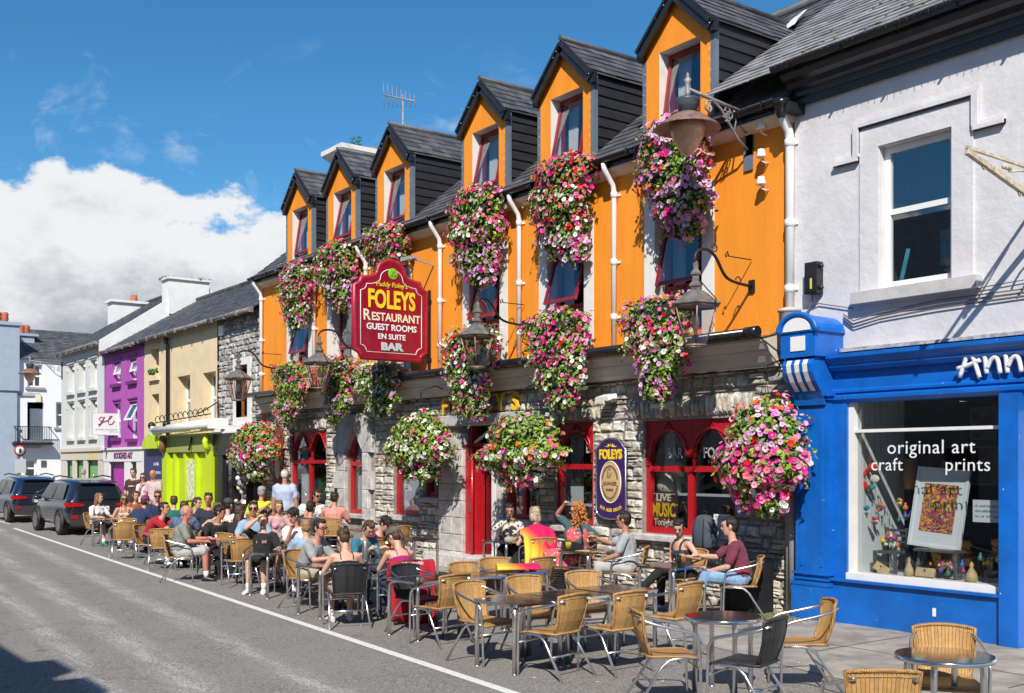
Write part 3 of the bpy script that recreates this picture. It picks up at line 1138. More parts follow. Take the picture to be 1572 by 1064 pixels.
def arch_window(x0, x1, z0, z1, lights, spring, kind='round', bar=None, y=.10, m=M_RED):
    b_ = MB()
    w = .085
    b_.box(x0, x0 + w, y, y + .10, z0, z1)
    b_.box(x1 - w, x1, y, y + .10, z0, z1)
    b_.box(x0 + w, x1 - w, y, y + .10, z0, z0 + .10)
    lw = (x1 - x0 - w * (lights + 1)) / lights
    for k in range(lights):
        a = x0 + w + k * (lw + w)
        if k:
            b_.box(a - w, a, y, y + .10, z0 + .10, z1)
        if kind == 'none':
            b_.box(a, a + lw, y + .003, y + .097, z1 - .08, z1)
            continue
        rise = (z1 - spring) * (.90 if kind == 'pointed' else .72)
        az = arch_board(b_, a, a + lw, spring, z1, rise, y + .003, y + .097, kind == 'pointed')
        # moulded archivolt standing proud and little imposts
        xm = a + lw / 2
        pts = []
        for i in range(15):
            t = i / 14
            x = a + lw * t
            pts.append((x, y - .012, min(az(x), z1 - .03) + .018))
        b_.tube(pts, .018, 6)
        if kind == 'round':
            b_.tube([(a - w * .5, y - .008, spring + .02), (xm, y - .008, z1 - .03), (a + lw + w * .5, y - .008, spring + .02)], .012, 4)
        for xx in (a - w / 2, a + lw + w / 2):
            for zz in (spring - .02, spring - .07, spring - .11):
                b_.box(xx - w * .62, xx + w * .62, y - .022, y + .01, zz - .016, zz + .016)
    if bar:
        b_.box(x0 + w, x1 - w, y - .006, y + .09, bar - .045, bar + .045)
    o = pub(b_, 'window', m)
    for k in range(lights):
        a = x0 + w + k * (lw + w)
        g = MB()
        g.box(a - .01, a + lw + .01, y + .05, y + .056, z0 + .08, z1 - .02)
        g.build('pane', M_GLASS, o)
    return o


wr = arch_window(-3.02, -1.10, 1.0, 2.78, 2, 2.20, 'round', 2.02)
wm = arch_window(-5.28, -4.26, 1.04, 2.82, 1, 2.25, 'round', 2.05)
wd = arch_window(-6.76, -5.74, 1.07, 2.60, 2, 2.4, 'none', None)
wa = arch_window(-10.88, -9.86, 1.0, 2.78, 1, 2.30, 'round', 2.10)
wb = arch_window(-9.58, -8.94, 1.42, 2.78, 1, 2.4, 'none', None)
wl = arch_window(-13.0, -12.2, .95, 2.86, 1, 2.35, 'pointed', 2.10)
ww = arch_window(-16.14, -14.12, .90, 2.92, 2, 2.40, 'pointed', 2.15)
M_GHOST = mat('faded_gold_letters', (.42, .40, .36), .6)
for s, x, z in (('BAR', -2.42, 2.26), ('FOOD', -1.55, 2.26)):
    text(s, .22, M_GHOST, wr, (x, .138, z), .001, .004, .85)
text('B', .24, M_GHOST, wm, (-4.50, .138, 2.36), .001, .004, .9)
text('B', .10, M_GHOST, wm, (-4.36, .138, 2.36), .001, .004, .9)
# blinds, shelves, posters and plants inside
M_BLIND = mat('pale_blind', (.62, .63, .60), .9, var=.08)
for x0, x1, y_, z0, z1 in ((-10.80, -9.95, .25, 1.08, 2.7), (-12.93, -12.28, .27, 1.0, 2.5), (-16.02, -15.5, .30, .98, 2.6), (-5.20, -4.85, .33, 1.1, 2.75), (-2.93, -2.70, .42, 1.1, 2.7), (-6.68, -6.30, .30, 1.1, 2.5)):
    b = MB()
    b.box(x0, x1, y_, y_ + .005, z0, z1)
    pub(b, 'window_blind', M_BLIND)
for x0, x1, z0 in ((-3.0, -1.12, 1.60), (-5.26, -4.28, 1.36)):
    b = MB()
    b.box(x0, x1, .30, .42, z0, z0 + .04)
    pub(b, 'window_shelf', mat('white_shelf', (.6, .6, .6), .5))
po = MB()
po.box(-4.98, -4.30, .168, .171, 1.92, 2.03)
po.build('advert_strip', mat('advert_blue', (.04, .10, .20), .4), wm)
text('LAVAZZA', .125, mat('white_ink', (.8, .8, .78), .5), wm, (-4.63, .160, 1.97), .001, .003, .9)
po = MB()
po.ball((-4.92, .30, 1.15), (.26, .02, .26), 20, 8)
po.build('round_plaque', M_INK, wm)
text('COR', .10, M_CREAM, wm, (-4.90, .27, 1.20), .001, .002)
b = MB()
M_POT = mat('cream_lamp', (.68, .60, .40), .7)
b.lathe([(.04, 0), (.05, .26), (.02, .262), (.10, .26), (.06, .48)], (-2.55, .36, 1.64), 12)
pub(b, 'table_lamp', M_POT)
b = MB()
b.lathe([(.17, 0), (.18, .12), (.12, .30), (.03, .34)], (-2.86, .42, 1.64), 14)
pub(b, 'window_ornament', M_POT)
b = MB()
M_HOUSEPLANT = mat('houseplant_green', (.05, .14, .03), .5, var=.3)
for cx, cz, n in ((-2.25, 1.66, 14), (-1.55, 1.68, 22), (-15.1, 1.1, 60), (-4.95, 1.5, 40)):
    for k in range(n):
        a = random.uniform(-1.3, 1.3)
        l_ = random.uniform(.2, .5)
        p = Vector((cx + random.uniform(-.1, .1), .38 + random.uniform(-.05, .05), cz + random.uniform(0, .4 if n > 30 else .05)))
        q = p + Vector((math.sin(a) * l_, random.uniform(-.08, .08), abs(math.cos(a)) * l_))
        d = Vector((math.cos(a), 0, -math.sin(a))) * .025
        b.add([p, (p + q) / 2 + d, q, (p + q) / 2 - d], [(0, 1, 2, 3)])
tag(pub(b, 'houseplants', M_HOUSEPLANT), kind='stuff')

# doorway
b = MB()
b.box(-8.02, -7.80, -.02, .28, .2, 2.42)
b.box(-8.02, -7.0, -.01, .27, 2.42, 2.50)
b.box(-7.88, -7.80, -.01, .20, 2.50, 2.82)
b.tube([(-7.74, -.05, .2), (-7.74, -.05, 2.40)], .028, 8)
b.box(-7.79, -7.67, .02, .20, .2, 2.41)
pub(b, 'door_frame', M_RED)
b = MB()
b.box(-7.66, -7.60, .22, .95, .22, 2.40)
for z0, z1 in ((.40, 1.1), (1.25, 2.25)):
    b.box(-7.602, -7.585, .32, .85, z0, z1)
dr = pub(b, 'door', mat('varnished_dark_red', (.16, .012, .014), .25, var=.2, coat=.4))
b = MB()
b.box(-7.585, -7.55, .40, .46, 1.15, 1.35)
b.build('handle', M_CHROME, dr)
b = MB()
b.box(-7.86, -7.81, -.045, -.02, 1.15, 1.38)
b.box(-7.855, -7.815, -.06, -.045, 1.18, 1.26)
pub(b, 'door_entry_panel', M_ALU)
b = MB()
b.box(-7.12, -7.02, -.03, .25, .2, 2.80)
b.beam((-7.75, .02, 2.50), (-7.1, .02, 2.80), .04, .05)
pub(b, 'door_trim', M_WHITE)
b = MB()
block(b, -8.95, -6.2, .08, .33, -.42, .3)
pub(b, 'doorstep', M_LIME)

# gold house name on the stones
for i, ch in enumerate('FOLEYS'):
    x = -8.72 + i * .475
    b_ = text_mesh(ch, .46, M_GOLD, .02, .012)
    put('letter', b_, PUBP, (x, -.045, 3.24))

# little floodlights under the cornice
for u, v in ((935, 613), (862, 606), (1022, 624), (600, 600)):
    x, z_ = onY(u, v, -.12)
    b_ = MB()
    b_.add([(-.17, -.16, -.03), (.17, -.16, -.03), (.17, .02, .03), (-.17, .02, .03), (-.15, -.17, .03), (.15, -.17, .03), (.15, .03, .09), (-.15, .03, .09)],
           [(0, 3, 2, 1), (4, 5, 6, 7), (0, 1, 5, 4), (1, 2, 6, 5), (2, 3, 7, 6), (3, 0, 4, 7)])
    b_.beam((0, 0, 0), (0, .16, -.02), .05, .05)
    b_.xf(Matrix.Translation((x, -.12, z_)))
    o = pub(b_, 'floodlight', M_PLASTIC_W)

# porcelain insulators
for u, v in ((1170, 236), (1170, 278), (1170, 193)):
    x, z_ = onY(u, v, -.1)
    b_ = MB()
    b_.lathe([(.01, .06), (.05, .055), (.052, .02), (.06, .0), (.075, -.05), (.07, -.055), (.0, -.045)], (x, -.12, z_), 14)
    b_.tube([(x, -.12, z_ - .04), (x, -.12, z_ - .10), (x + .03, -.08, z_ - .13), (x + .03, .0, z_ - .12)], .012, 6)
    pub(b_, 'insulator', mat('porcelain', (.85, .82, .78), .2))
b = MB()
b.box(-.87, -.71, -.03, -.002, 6.30, 7.02)
pub(b, 'lamp_plate', M_GREYTRIM)
b = MB()
b.tube([(-.45, -.25, 7.0), (-.25, -.24, 6.98), (-.15, -.10, 6.90), (-.14, -.03, 6.7), (-.02, -.03, 6.66)], .012, 6)
b.tube([(-17.5, -.18, 3.44), (-12, -.17, 3.43), (-6, -.17, 3.45), (-.3, -.18, 3.44)], .01, 5)
b.tube([(-.32, -.36, 3.88), (-.15, -.30, 3.72), (-.10, -.12, 3.60), (-.16, -.10, 3.45)], .012, 6)
pub(b, 'cable', M_INK)
# chimney at the far gable
b = MB()
b.box(-18.15, -17.25, 2.2, 3.9, 8.2, 10.62)
b.add([(-18.15, 2.2, 10.62), (-17.25, 2.2, 10.62), (-17.25, 3.9, 10.62), (-18.15, 3.9, 10.62), (-18.32, 2.0, 10.80), (-17.08, 2.0, 10.80), (-17.08, 4.1, 10.80), (-18.32, 4.1, 10.80)],
      [(0, 1, 5, 4), (1, 2, 6, 5), (2, 3, 7, 6), (3, 0, 4, 7)])
b.box(-18.32, -17.08, 2.0, 4.1, 10.80, 10.93)
ch = pub(b, 'chimney', mat('dirty_white_render', (.70, .68, .63), .8, var=.1, dirt=.5, dcol=(.3, .28, .25), dscale=2))
b = MB()
b.lathe([(.10, 0), (.14, .1), (.13, .2)], (-17.7, 3.3, 10.93), 10)
b.build('chimney_pot', mat('terracotta', (.42, .12, .06), .8, var=.2), ch)

# ------------------------------------------------------------------ neighbours
def wp(mb, name, m, root):
    o = mb.build(name, m, root)
    if root.parent is None:
        o.location = -Vector(root.location)
    return o


def wempty(name, root):
    o = bpy.data.objects.new(name, None)
    COL.objects.link(o)
    o.parent = root
    o.location = -Vector(root.location)
    return o


def scribble(parent, x, y, z, w, h, m, turned=False):
    """a line of print too small to read in the photograph: separate strokes of letter height"""
    b_ = MB()
    p = -w / 2
    while p < w / 2:
        cw = h * random.uniform(.25, .7)
        if random.random() < .84:
            hh = h * random.uniform(.55, 1.0)
            a = [(p, -h / 2), (p + cw * .45, -h / 2), (p + cw * .6, -h / 2 + hh), (p + cw * .15, -h / 2 + hh)]
            b_.prism(a, 0, .003)
        p += cw * .85
    if turned:
        b_.xf(Matrix.Rotation(R(90), 4, 'Z'))
    return b_.build('print', m, parent, (x, y, z))


# --- lilac-grey house with the blue gallery shopfront
GH = thing('gallery_house', 'pale lilac grey house with bright blue art shopfront and slate roof', 'house', (3.0, 0, 0))
b = MB()
gw = (1.37, 2.38, 4.32, 6.14)
wall(b, .02, 6.6, 3.5, 7.36, 0.0, [gw], .20)
b.quad((6.6, 0, 0), (6.6, 6, 0), (6.6, 6, 7.3), (6.6, 0, 7.3))
wp(b, 'upper_wall', M_LILAC, GH)
b = MB()                                                 # plaster surround and label moulding
b.box(1.09, 1.365, -.03, .01, 4.30, 6.40)
b.box(2.385, 2.66, -.03, .01, 4.30, 6.40)
b.box(1.365, 2.385, -.03, .01, 6.145, 6.40)
for y, t in ((-.075, .05), (-.045, .095)):
    for x0, x1, z0, z1 in ((.70, 1.09 - .01, 6.02, 6.02 + t), (1.03 - t / 3, 1.09, 6.02 + t, 6.44), (1.03 - t / 3, 2.72 + t / 3, 6.44, 6.44 + t), (2.66, 2.72 + t / 3, 6.02 + t, 6.44), (2.67, 3.05, 6.02, 6.02 + t)):
        b.box(x0, x1, y, .004, z0, z1)
wp(b, 'window_moulding', M_LILAC, GH)
b = MB()
b.box(1.02, 2.76, -.13, .20, 4.16, 4.31)
wp(b, 'window_sill', mat('worn_sill', (.52, .50, .49), .8, var=.15, dirt=.6, dcol=(.3, .28, .26), dscale=5, bump=.3), GH)
o = window(GH, 1.375, 2.375, 4.33, 6.135, .10, M_PLASTIC_W, .085, (), (5.30,), .07)
o.location = -Vector(GH.location)
b = MB()
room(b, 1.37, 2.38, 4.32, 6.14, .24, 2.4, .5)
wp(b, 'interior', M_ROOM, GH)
b = MB()
b.box(1.75, 2.25, .75, .78, 4.65, 5.1)
b.beam((1.47, .3, 4.40), (1.56, .34, 4.85), .02, .05)
wp(b, 'window_clutter', mat('clutter_teal', (.05, .35, .42), .6, var=.4), GH)
b = MB()
for k in range(40):
    p = Vector((2.18 + random.gauss(0, .04), .28, 4.45 + random.random() * .2))
    b.ball(p, .018, 5, 3)
tag(wp(b, 'window_plant', mat('pale_leaf', (.35, .42, .18), .6), GH), kind='stuff')
# eaves cornice in black
b = MB()
prof = [(.02, 6.98), (-.07, 6.98), (-.07, 7.06), (-.12, 7.08), (-.12, 7.14), (-.20, 7.17), (-.23, 7.24), (-.31, 7.27), (-.36, 7.33), (-.36, 7.40), (.02, 7.40)]
b.prism_x(prof, .06, 6.6)
b.box(.06, .20, -.30, .0, 6.86, 6.98)
wp(b, 'eaves_cornice', M_BLACK, GH)
b = MB()
for k in range(8):
    a0, a1 = math.pi + math.pi * k / 8, math.pi + math.pi * (k + 1) / 8
    b.quad((.0, -.43 + .075 * math.cos(a0), 7.44 + .075 * math.sin(a0)), (6.6, -.43 + .075 * math.cos(a0), 7.44 + .075 * math.sin(a0)),
           (6.6, -.43 + .075 * math.cos(a1), 7.44 + .075 * math.sin(a1)), (.0, -.43 + .075 * math.cos(a1), 7.44 + .075 * math.sin(a1)))
for x in np.arange(.3, 6.5, .8):
    b.box(x, x + .03, -.515, -.36, 7.36, 7.38)
wp(b, 'gutter', M_GUTTER, GH)
b = MB()
q0, q1 = Vector((.1, -.34, 7.42)), Vector((.1, 3.5, 10.13))
b.quad((.1, -.34, 7.42), (6.7, -.34, 7.42), (6.7, 3.5, 10.13), (.1, 3.5, 10.13))
b.quad((.1, 3.5, 10.13), (6.7, 3.5, 10.13), (6.7, 7.5, 7.2), (.1, 7.5, 7.2))
roof = wp(b, 'roof', M_SLATE_L, GH)
Lr = (q1 - q0).length
allsl = slates(None, (-1.4, -.38, 7.40), (1, 0, 0), q1 - q0, 8.1, Lr, .31, .215, th=.014, lift=.022, jit=.016)
vis = sorted(allsl, key=lambda s: (Vector(s[0][0]) - Vector((2.2, 0, 8))).length)
b = MB()
for i, (vs, fs) in enumerate(vis):
    if i < 270:
        m_ = MB()
        c = sum((Vector(v) for v in vs), Vector()) / 6
        m_.add([Vector(v) - c for v in vs], fs, sm=False)
        put('slate', m_.data('slate', M_SLATE_L), roof, c)
    else:
        b.add(vs, fs, sm=False)
tag(b.build('slates', M_SLATE_L, roof), kind='stuff')
b = MB()
for k in range(14):
    x = -1.6 + k * .46
    b.tube([(x, 3.5, 10.16), (x + .45, 3.5, 10.17)], [.11, .10], 8)
b.build('ridge_tiles', M_SLATE_L, roof)
b = MB()
for k in range(110):
    x, s_ = random.uniform(0, 5.5), random.uniform(.3, Lr - .4)
    p = q0 + (q1 - q0) * (s_ / Lr) + Vector((x, -.01, .03))
    b.ball(p, (random.uniform(.015, .06), .03, random.uniform(.01, .025)), 6, 3)
tag(b.build('roof_moss', mat('roof_moss_tufts', (.13, .11, .05), .95, var=.4, vscale=20), roof), kind='stuff')
b = MB()                                                 # string lights along the eaves
for k in range(60):
    x = .1 + k * .095
    b.tube([(x, -.50, 7.46), (x + random.uniform(-.01, .01), -.51, 7.46 - random.choice((.05, .07, .10)))], .005, 4)
tag(wp(b, 'string_lights', M_INK, GH), kind='stuff')

# shopfront
BLUE = M_BLUE
sf = wempty('shopfront', GH)
b = MB()
b.box(.28, .80, -.30, .02, .0, 2.93)
b.box(.24, .84, -.34, .0, .0, .50)
for z0, z1, e in ((.50, .55, .05), (.57, .60, .03), (.64, .67, .035)):
    b.box(.28 - e, .80 + e, -.30 - e, -.005, z0, z1)
b.box(.25, .83, -.335, -.006, 2.93, 2.98)
b.box(.22, .86, -.37, -.007, 2.98, 3.04)
b.box(.36, .40, -.312, -.29, .75, 2.82)
b.box(.68, .72, -.312, -.29, .75, 2.82)
b.build('pilaster', BLUE, sf)
# console with fluted front, arched cap
b = MB()
pr_ = [(.0, 3.04), (-.34, 3.04), (-.36, 3.12), (-.42, 3.22), (-.52, 3.34), (-.585, 3.46), (-.60, 3.56), (-.57, 3.62), (-.50, 3.66), (0, 3.66)]
b.prism_x(pr_, .30, .78)
b.box(.26, .82, -.58, .0, 3.66, 3.98)
n = 14
P = [(.54 + .31 * math.cos(math.pi * k / n), 3.98 + .24 * math.sin(math.pi * k / n)) for k in range(n + 1)]
b.prism(P, -.60, .0, sm=False)
b.tube([(x, -.60, z) for x, z in P], .035, 6)
b.build('console', BLUE, sf, (0, 0, -.17))
b = MB()
P2 = [(.54 + .22 * math.cos(math.pi * k / n), 4.0 + .17 * math.sin(math.pi * k / n)) for k in range(n + 1)]
b.prism(P2, -.612, -.595)
b.build('console_cap_panel', M_PLASTIC_W, sf, (0, 0, -.17))
b = MB()
b.box(.43, .66, -.592, -.575, 3.74, 3.93)
b.build('console_panel', M_PLASTIC_W, sf, (0, 0, -.17))
for x in (.38, .51, .64):
    b = MB()
    pts = [(x, y - .012, z) for y, z in pr_[3:8]]
    for i in range(len(pts) - 1):
        a, c = pts[i], pts[i + 1]
        b.quad((a[0], a[1] - .004, a[2]), (a[0] + .075, a[1] - .004, a[2]), (c[0] + .075, c[1] - .004, c[2]), (c[0], c[1] - .004, c[2]))
    b.build('flute', M_PLASTIC_W, sf, (0, 0, -.17))
b = MB()
b.box(.78, 6.4, -.16, .02, 2.98, 3.36)
b.prism_x([(.02, 3.30), (-.22, 3.30), (-.28, 3.35), (-.28, 3.38), (-.30, 3.41), (-.36, 3.46), (-.36, 3.51), (.02, 3.55)], .80, 6.4)
b.prism_x([(.02, 3.07), (-.19, 3.07), (-.22, 3.05), (-.22, 3.02), (-.19, 3.0), (-.24, 2.97), (-.24, 2.93), (-.20, 2.885), (.02, 2.885)], .80, 6.4)
b.build('fascia', BLUE, sf)
b = MB()
for k in range(9):
    xa = .85 + k * .62
    b.box(xa, xa + .605, -.12, .02, 3.556, 3.60 + random.uniform(-.008, .008))
b.build('fascia_flashing', mat('weathered_lead', (.42, .40, .37), .7, var=.3, vscale=12, dirt=.5), sf)
b = MB()
b.box(.80, 3.13, -.24, .02, .0, .585)
b.box(.80, 3.13, -.29, .02, .585, .62)
b.build('stall_riser', BLUE, sf)
b = MB()
b.box(.80, 1.02, -.20, .1, .62, 2.90)
b.build('window_post', BLUE, sf)
b = MB()
b.box(3.13, 3.36, -.30, .1, .0, 2.895)
b.build('window_post', BLUE, sf)
b = MB()
b.box(1.02, 1.10, -.16, .0, .66, 2.90)
b.box(1.02, 3.13, -.22, .05, .62, .70)
b.box(1.10, 3.13, -.15, .0, 2.50, 2.54)
b.build('window_frame', M_WHITE, sf)
b = MB()
b.box(1.06, 3.14, -.08, -.072, .66, 2.90)
pane = b.build('pane', glass_mat('shop_glass', (.86, .89, .90), 0, 1.45, .04), sf)
b = MB()
b.box(3.37, 3.55, -.06, .2, .0, 2.90)
b.box(4.5, 4.7, -.06, .2, 0, 2.9)
b.box(4.7, 6.4, -.10, .1, 0, 2.9)
b.build('door_jamb', M_WHITE, sf)
b = MB()
b.box(3.55, 4.5, .06, .12, .05, 2.9)
b.build('shop_door', mat('pale_door', (.55, .56, .58), .4), sf)
# script name on the fascia: brush strokes
b = MB()
M_STEELW = mat('brushed_white_letters', (.72, .72, .75), .35)
# A n n a l as strokes; each unit about .3 m
S = [[(-.02, 0), (.07, .24), (.13, .42)], [(.13, .42), (.21, .22), (.29, -.02)], [(-.06, .13), (.10, .16), (.30, .23)],
     [(.37, .27), (.385, .15), (.40, .03)], [(.40, .10), (.46, .22), (.53, .26), (.57, .20), (.60, .02)],
     [(.68, .27), (.695, .15), (.71, .02)], [(.71, .10), (.77, .22), (.84, .25), (.88, .18), (.91, .02)],
     [(1.14, .24), (1.06, .27), (.99, .18), (1.0, .07), (1.08, .03), (1.15, .14)], [(1.17, .27), (1.16, .14), (1.20, .03), (1.25, .04)],
     [(1.33, .46), (1.32, .2), (1.35, .05), (1.42, .05)], [(1.54, .24), (1.48, .14), (1.56, .06), (1.64, .16), (1.56, .25)]]
x0, z0 = onY(1480, 580, -.18)
for st in S:
    pts = []
    for i in range(len(st) - 1):
        for k in range(4):
            t = k / 4
            pts.append((x0 + .80 * (st[i][0] * (1 - t) + st[i + 1][0] * t), -.245, z0 + .82 * (st[i][1] * (1 - t) + st[i + 1][1] * t)))
    pts.append((x0 + .80 * st[-1][0], -.245, z0 + .82 * st[-1][1]))
    for _ in range(2):
        pts = [pts[0]] + [tuple((Vector(pts[i - 1]) + Vector(pts[i]) * 2 + Vector(pts[i + 1])) / 4) for i in range(1, len(pts) - 1)] + [pts[-1]]
    b.tube(pts, .027, 8)
b.build('sign_lettering', M_STEELW, sf)
# window lettering
M_VINYL = mat('white_vinyl', (.80, .80, .80), .5)
for s, u, v, sz in (('original art', 1427, 687, .24), ('craft', 1361, 714, .225), ('prints', 1485, 714, .225)):
    x, z_ = onY(u, v, -.083)
    text(s, sz, M_VINYL, sf, (x, -.083, z_), .001, .0, 1.05, 1.06)
# shop inside
b = MB()
b.quad((.9, 2.6, .2), (4.4, 2.6, .2), (4.4, 2.6, 3.0), (.9, 2.6, 3.0))
b.quad((1.02, 0, 3.0), (4.4, 0, 3.0), (4.4, 2.6, 3.0), (1.02, 2.6, 3.0))
b.quad((4.4, 0, 0), (4.4, 2.6, 0), (4.4, 2.6, 3), (4.4, 0, 3))
b.quad((.9, 0, 0), (.9, 2.6, 0), (.9, 2.6, 3.05), (.9, 0, 3.05))
b.quad((.9, 0, .2), (4.4, 0, .2), (4.4, 2.6, .2), (.9, 2.6, .2))
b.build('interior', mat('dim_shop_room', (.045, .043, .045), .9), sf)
b = MB()
b.quad((1.06, -.05, .6), (1.06, 1.0, .6), (1.06, 1.0, 2.95), (1.06, -.05, 2.95))
b.quad((1.06, -.05, .69), (3.3, -.05, .69), (3.3, .75, .69), (1.06, .75, .69))
b.build('window_bed', M_PLASTIC_W, sf)


def on_pane(u, v, y):
    return onY(u, v, y)


b = MB()                                                 # framed prints on the dark walls
bp_ = MB()
for u, v, w, h, y in ((1395, 660, .42, .45, 1.9), (1510, 650, .4, .45, 2.2), (1512, 715, .4, .55, 2.2), (1375, 715, .3, .5, 1.5), (1380, 768, .30, .34, 1.2)):
    x, z_ = onY(u, v, y)
    frame_mb(b, x - w / 2, x + w / 2, z_ - h / 2, z_ + h / 2, y, .03, .03)
    bp_.box(x - w / 2 + .03, x + w / 2 - .03, y + .01, y + .02, z_ - h / 2 + .03, z_ + h / 2 - .03)
b.build('picture_frames', mat('grey_frame', (.25, .24, .23), .5), sf)
bp_.build('prints', mat('dim_print', (.16, .15, .14), .7, var=.6, vscale=6), sf)
b = MB()
x, z_ = onY(1399, 728, .9)
b.lathe([(.09, -.2), (.11, 0), (.09, .2)], (x, .9, z_), 12)
b.build('amber_vase', mat('amber_brown', (.42, .17, .04), .5), sf)  # one even amber brown colour
# pictures and toys that stand in the window
M_DARKWOOD = mat('dark_grey_wood', (.10, .10, .105), .5)
P0 = thing('easel_picture', 'bright abstract painting in a white frame on an easel in the shop window', 'picture', (0, 0, 0))
x, z_ = onY(1440, 780, .28)
P0.location = (x, .28, .69)
zc = z_ - .69
m_art = bpy.data.materials.new('abstract_painting')
m_art.use_nodes = True
t = m_art.node_tree
tcn = N(t, 'ShaderNodeNewGeometry')
vo = N(t, 'ShaderNodeTexVoronoi', inp={'Scale': 16.0})
dist = N(t, 'ShaderNodeTexNoise', inp={'Scale': 9.0, 'Detail': 3.0})
L(t, tcn.outputs['Position'], dist.inputs['Vector'])
vm = N(t, 'ShaderNodeVectorMath', operation='ADD')
L(t, tcn.outputs['Position'], vm.inputs[0])
L(t, dist.outputs['Color'], vm.inputs[1])
L(t, vm.outputs[0], vo.inputs['Vector'])
rp = N(t, 'ShaderNodeValToRGB')
rp.color_ramp.interpolation = 'CONSTANT'
for i, (p, c) in enumerate(((0, '#c8447a'), (.2, '#f0b030'), (.36, '#3f7a3a'), (.5, '#e86a2a'), (.63, '#8a2f4f'), (.75, '#f2d25a'), (.87, '#2c3340'))):
    e = rp.color_ramp.elements[i] if i < 2 else rp.color_ramp.elements.new(p)
    e.position = p
    e.color = (*lin(c), 1)
sx_ = N(t, 'ShaderNodeSeparateColor')
L(t, vo.outputs['Color'], sx_.inputs[0])
L(t, sx_.outputs[0], rp.inputs[0])
L(t, rp.outputs[0], t.nodes['Principled BSDF'].inputs['Base Color'])
b = MB()
frame_mb(b, -.36, .36, -.50, .50, 0, .035, .04)
b.box(-.33, .33, .015, .03, -.47, .47)
Mt = Matrix.Translation((0, 0, zc)) @ Matrix.Rotation(R(-8), 4, 'X') @ Matrix.Rotation(R(4), 4, 'Y')
b.xf(Mt)
b.build('frame', mat('white_mount', (.80, .80, .78), .5), P0)
b = MB()
b.box(-.23, .23, .008, .014, -.30, .30)
b.xf(Mt)
b.build('painting', m_art, P0)
b = MB()
for s_ in (-1, 1):
    b.beam((s_ * .30, .06, 0), (s_ * .06, .22, zc + .6), .035, .03)
b.beam((-.34, .03, zc - .52), (.34, .03, zc - .52), .04, .04)
b.beam((0, .5, 0), (0, .2, zc + .4), .03, .03)
b.build('easel', M_DARKWOOD, P0)

ch_ = thing('display_chair', 'small dark grey wooden chair with toys on its seat in the shop window', 'chair', (onY(1368, 865, .25)[0], .25, .69))
b = MB()
b.box(-.17, .17, -.15, .15, .26, .29)
b.build('seat', M_DARKWOOD, ch_)
for sx in (-1, 1):
    for sy in (-1, 1):
        b = MB()
        b.box(sx * .15 - .018, sx * .15 + .018, sy * .13 - .018, sy * .13 + .018, 0, .26 if sy < 0 else .58)
        b.build('leg', M_DARKWOOD, ch_)
b = MB()
for z_ in (.40, .48, .55):
    b.box(-.15, .15, .12, .14, z_ - .015, z_ + .015)
b.build('backrest', M_DARKWOOD, ch_)
ch2 = thing('display_stool', 'dark grey wooden stand under the easel painting in the shop window', 'stool', (onY(1440, 865, .15)[0], .12, .69))
b = MB()
b.box(-.26, .26, -.1, .1, .33, .36)
b.build('seat', M_DARKWOOD, ch2)
for sx in (-1, 1):
    b = MB()
    b.beam((sx * .27, -.02, 0), (sx * .23, 0, .33), .04, .04)
    b.build('leg', M_DARKWOOD, ch2)

toy_cols = ['#d8342a', '#f0c020', '#2a7f4f', '#e87a20', '#3a5fb0', '#e8e0d0', '#b03a70', '#30a0a0']
TOYM = [mat('toy_paint_%s' % c[1:], lin(c), .4) for c in toy_cols]


def toy_cluster(u, v, y, n, spread, label, name='toy_figures', cat='toys'):
    x, z_ = onY(u, v, y)
    z_ = max(z_, .70)
    t_ = thing(name, label, cat, (x, y, z_))
    for k in range(n):
        b_ = MB()
        r_ = random.uniform(.018, .04)
        c = Vector((random.gauss(0, spread), random.uniform(-.04, .04), random.uniform(0, spread * 2)))
        b_.lathe([(r_ * .2, -r_), (r_, -r_ * .4), (r_ * .8, r_ * .4), (r_ * .35, r_ * .8), (r_ * .5, r_ * 1.2), (r_ * .1, r_ * 1.7)], c, 8)
        b_.build('figure', random.choice(TOYM), t_)
    return t_


toy_cluster(1365, 838, .22, 16, .07, 'heap of small painted toys on the grey chair seat in the shop window')
toy_cluster(1395, 800, .35, 12, .10, 'bright painted figures on a stand behind the grey chair in the shop window')
toy_cluster(1515, 868, .2, 14, .07, 'painted ornaments crowded at the door end of the shop window')
toy_cluster(1452, 880, .12, 26, .08, 'cluster of colourful painted ornaments below the easel in the shop window')
for i, (u, v, lab, cc) in enumerate(((1333, 735, 'orange and red butterfly shaped mobile hanging in the shop window', 0), (1328, 782, 'teal patterned mobile hanging low in the shop window', 7),
                                     (1352, 778, 'round orange mobile hanging beside the window side wall', 3), (1343, 800, 'red dachshund shaped mobile hanging in the shop window', 0),
                                     (1380, 770, 'yellow bird mobile hanging left of the easel painting', 1))):
    x, z_ = onY(u, v, .12)
    t_ = thing('hanging_mobile', lab, 'mobile', (x, .12, z_), group='mobiles hanging in the shop window')
    for k in range(7):
        a = k * .9
        b_ = MB()
        rr_ = random.uniform(.03, .055) * (1.5 if i == 0 else .8)
        b_.ball((math.cos(a) * rr_ * 1.2, random.uniform(-.02, .02), math.sin(a) * rr_ * (2.4 if i == 0 else .9)), (rr_, .012, rr_ * .7), 8, 4)
        b_.build('disc', TOYM[cc] if k % 3 else random.choice(TOYM), t_)
    b_ = MB()
    b_.tube([(0, 0, 0), (0, 0, 2.9 - z_)], .002, 4)
    b_.build('thread', M_INK, t_)
M_PLY = mat('plywood_toy', (.60, .40, .20), .6, var=.15, vscale=20)
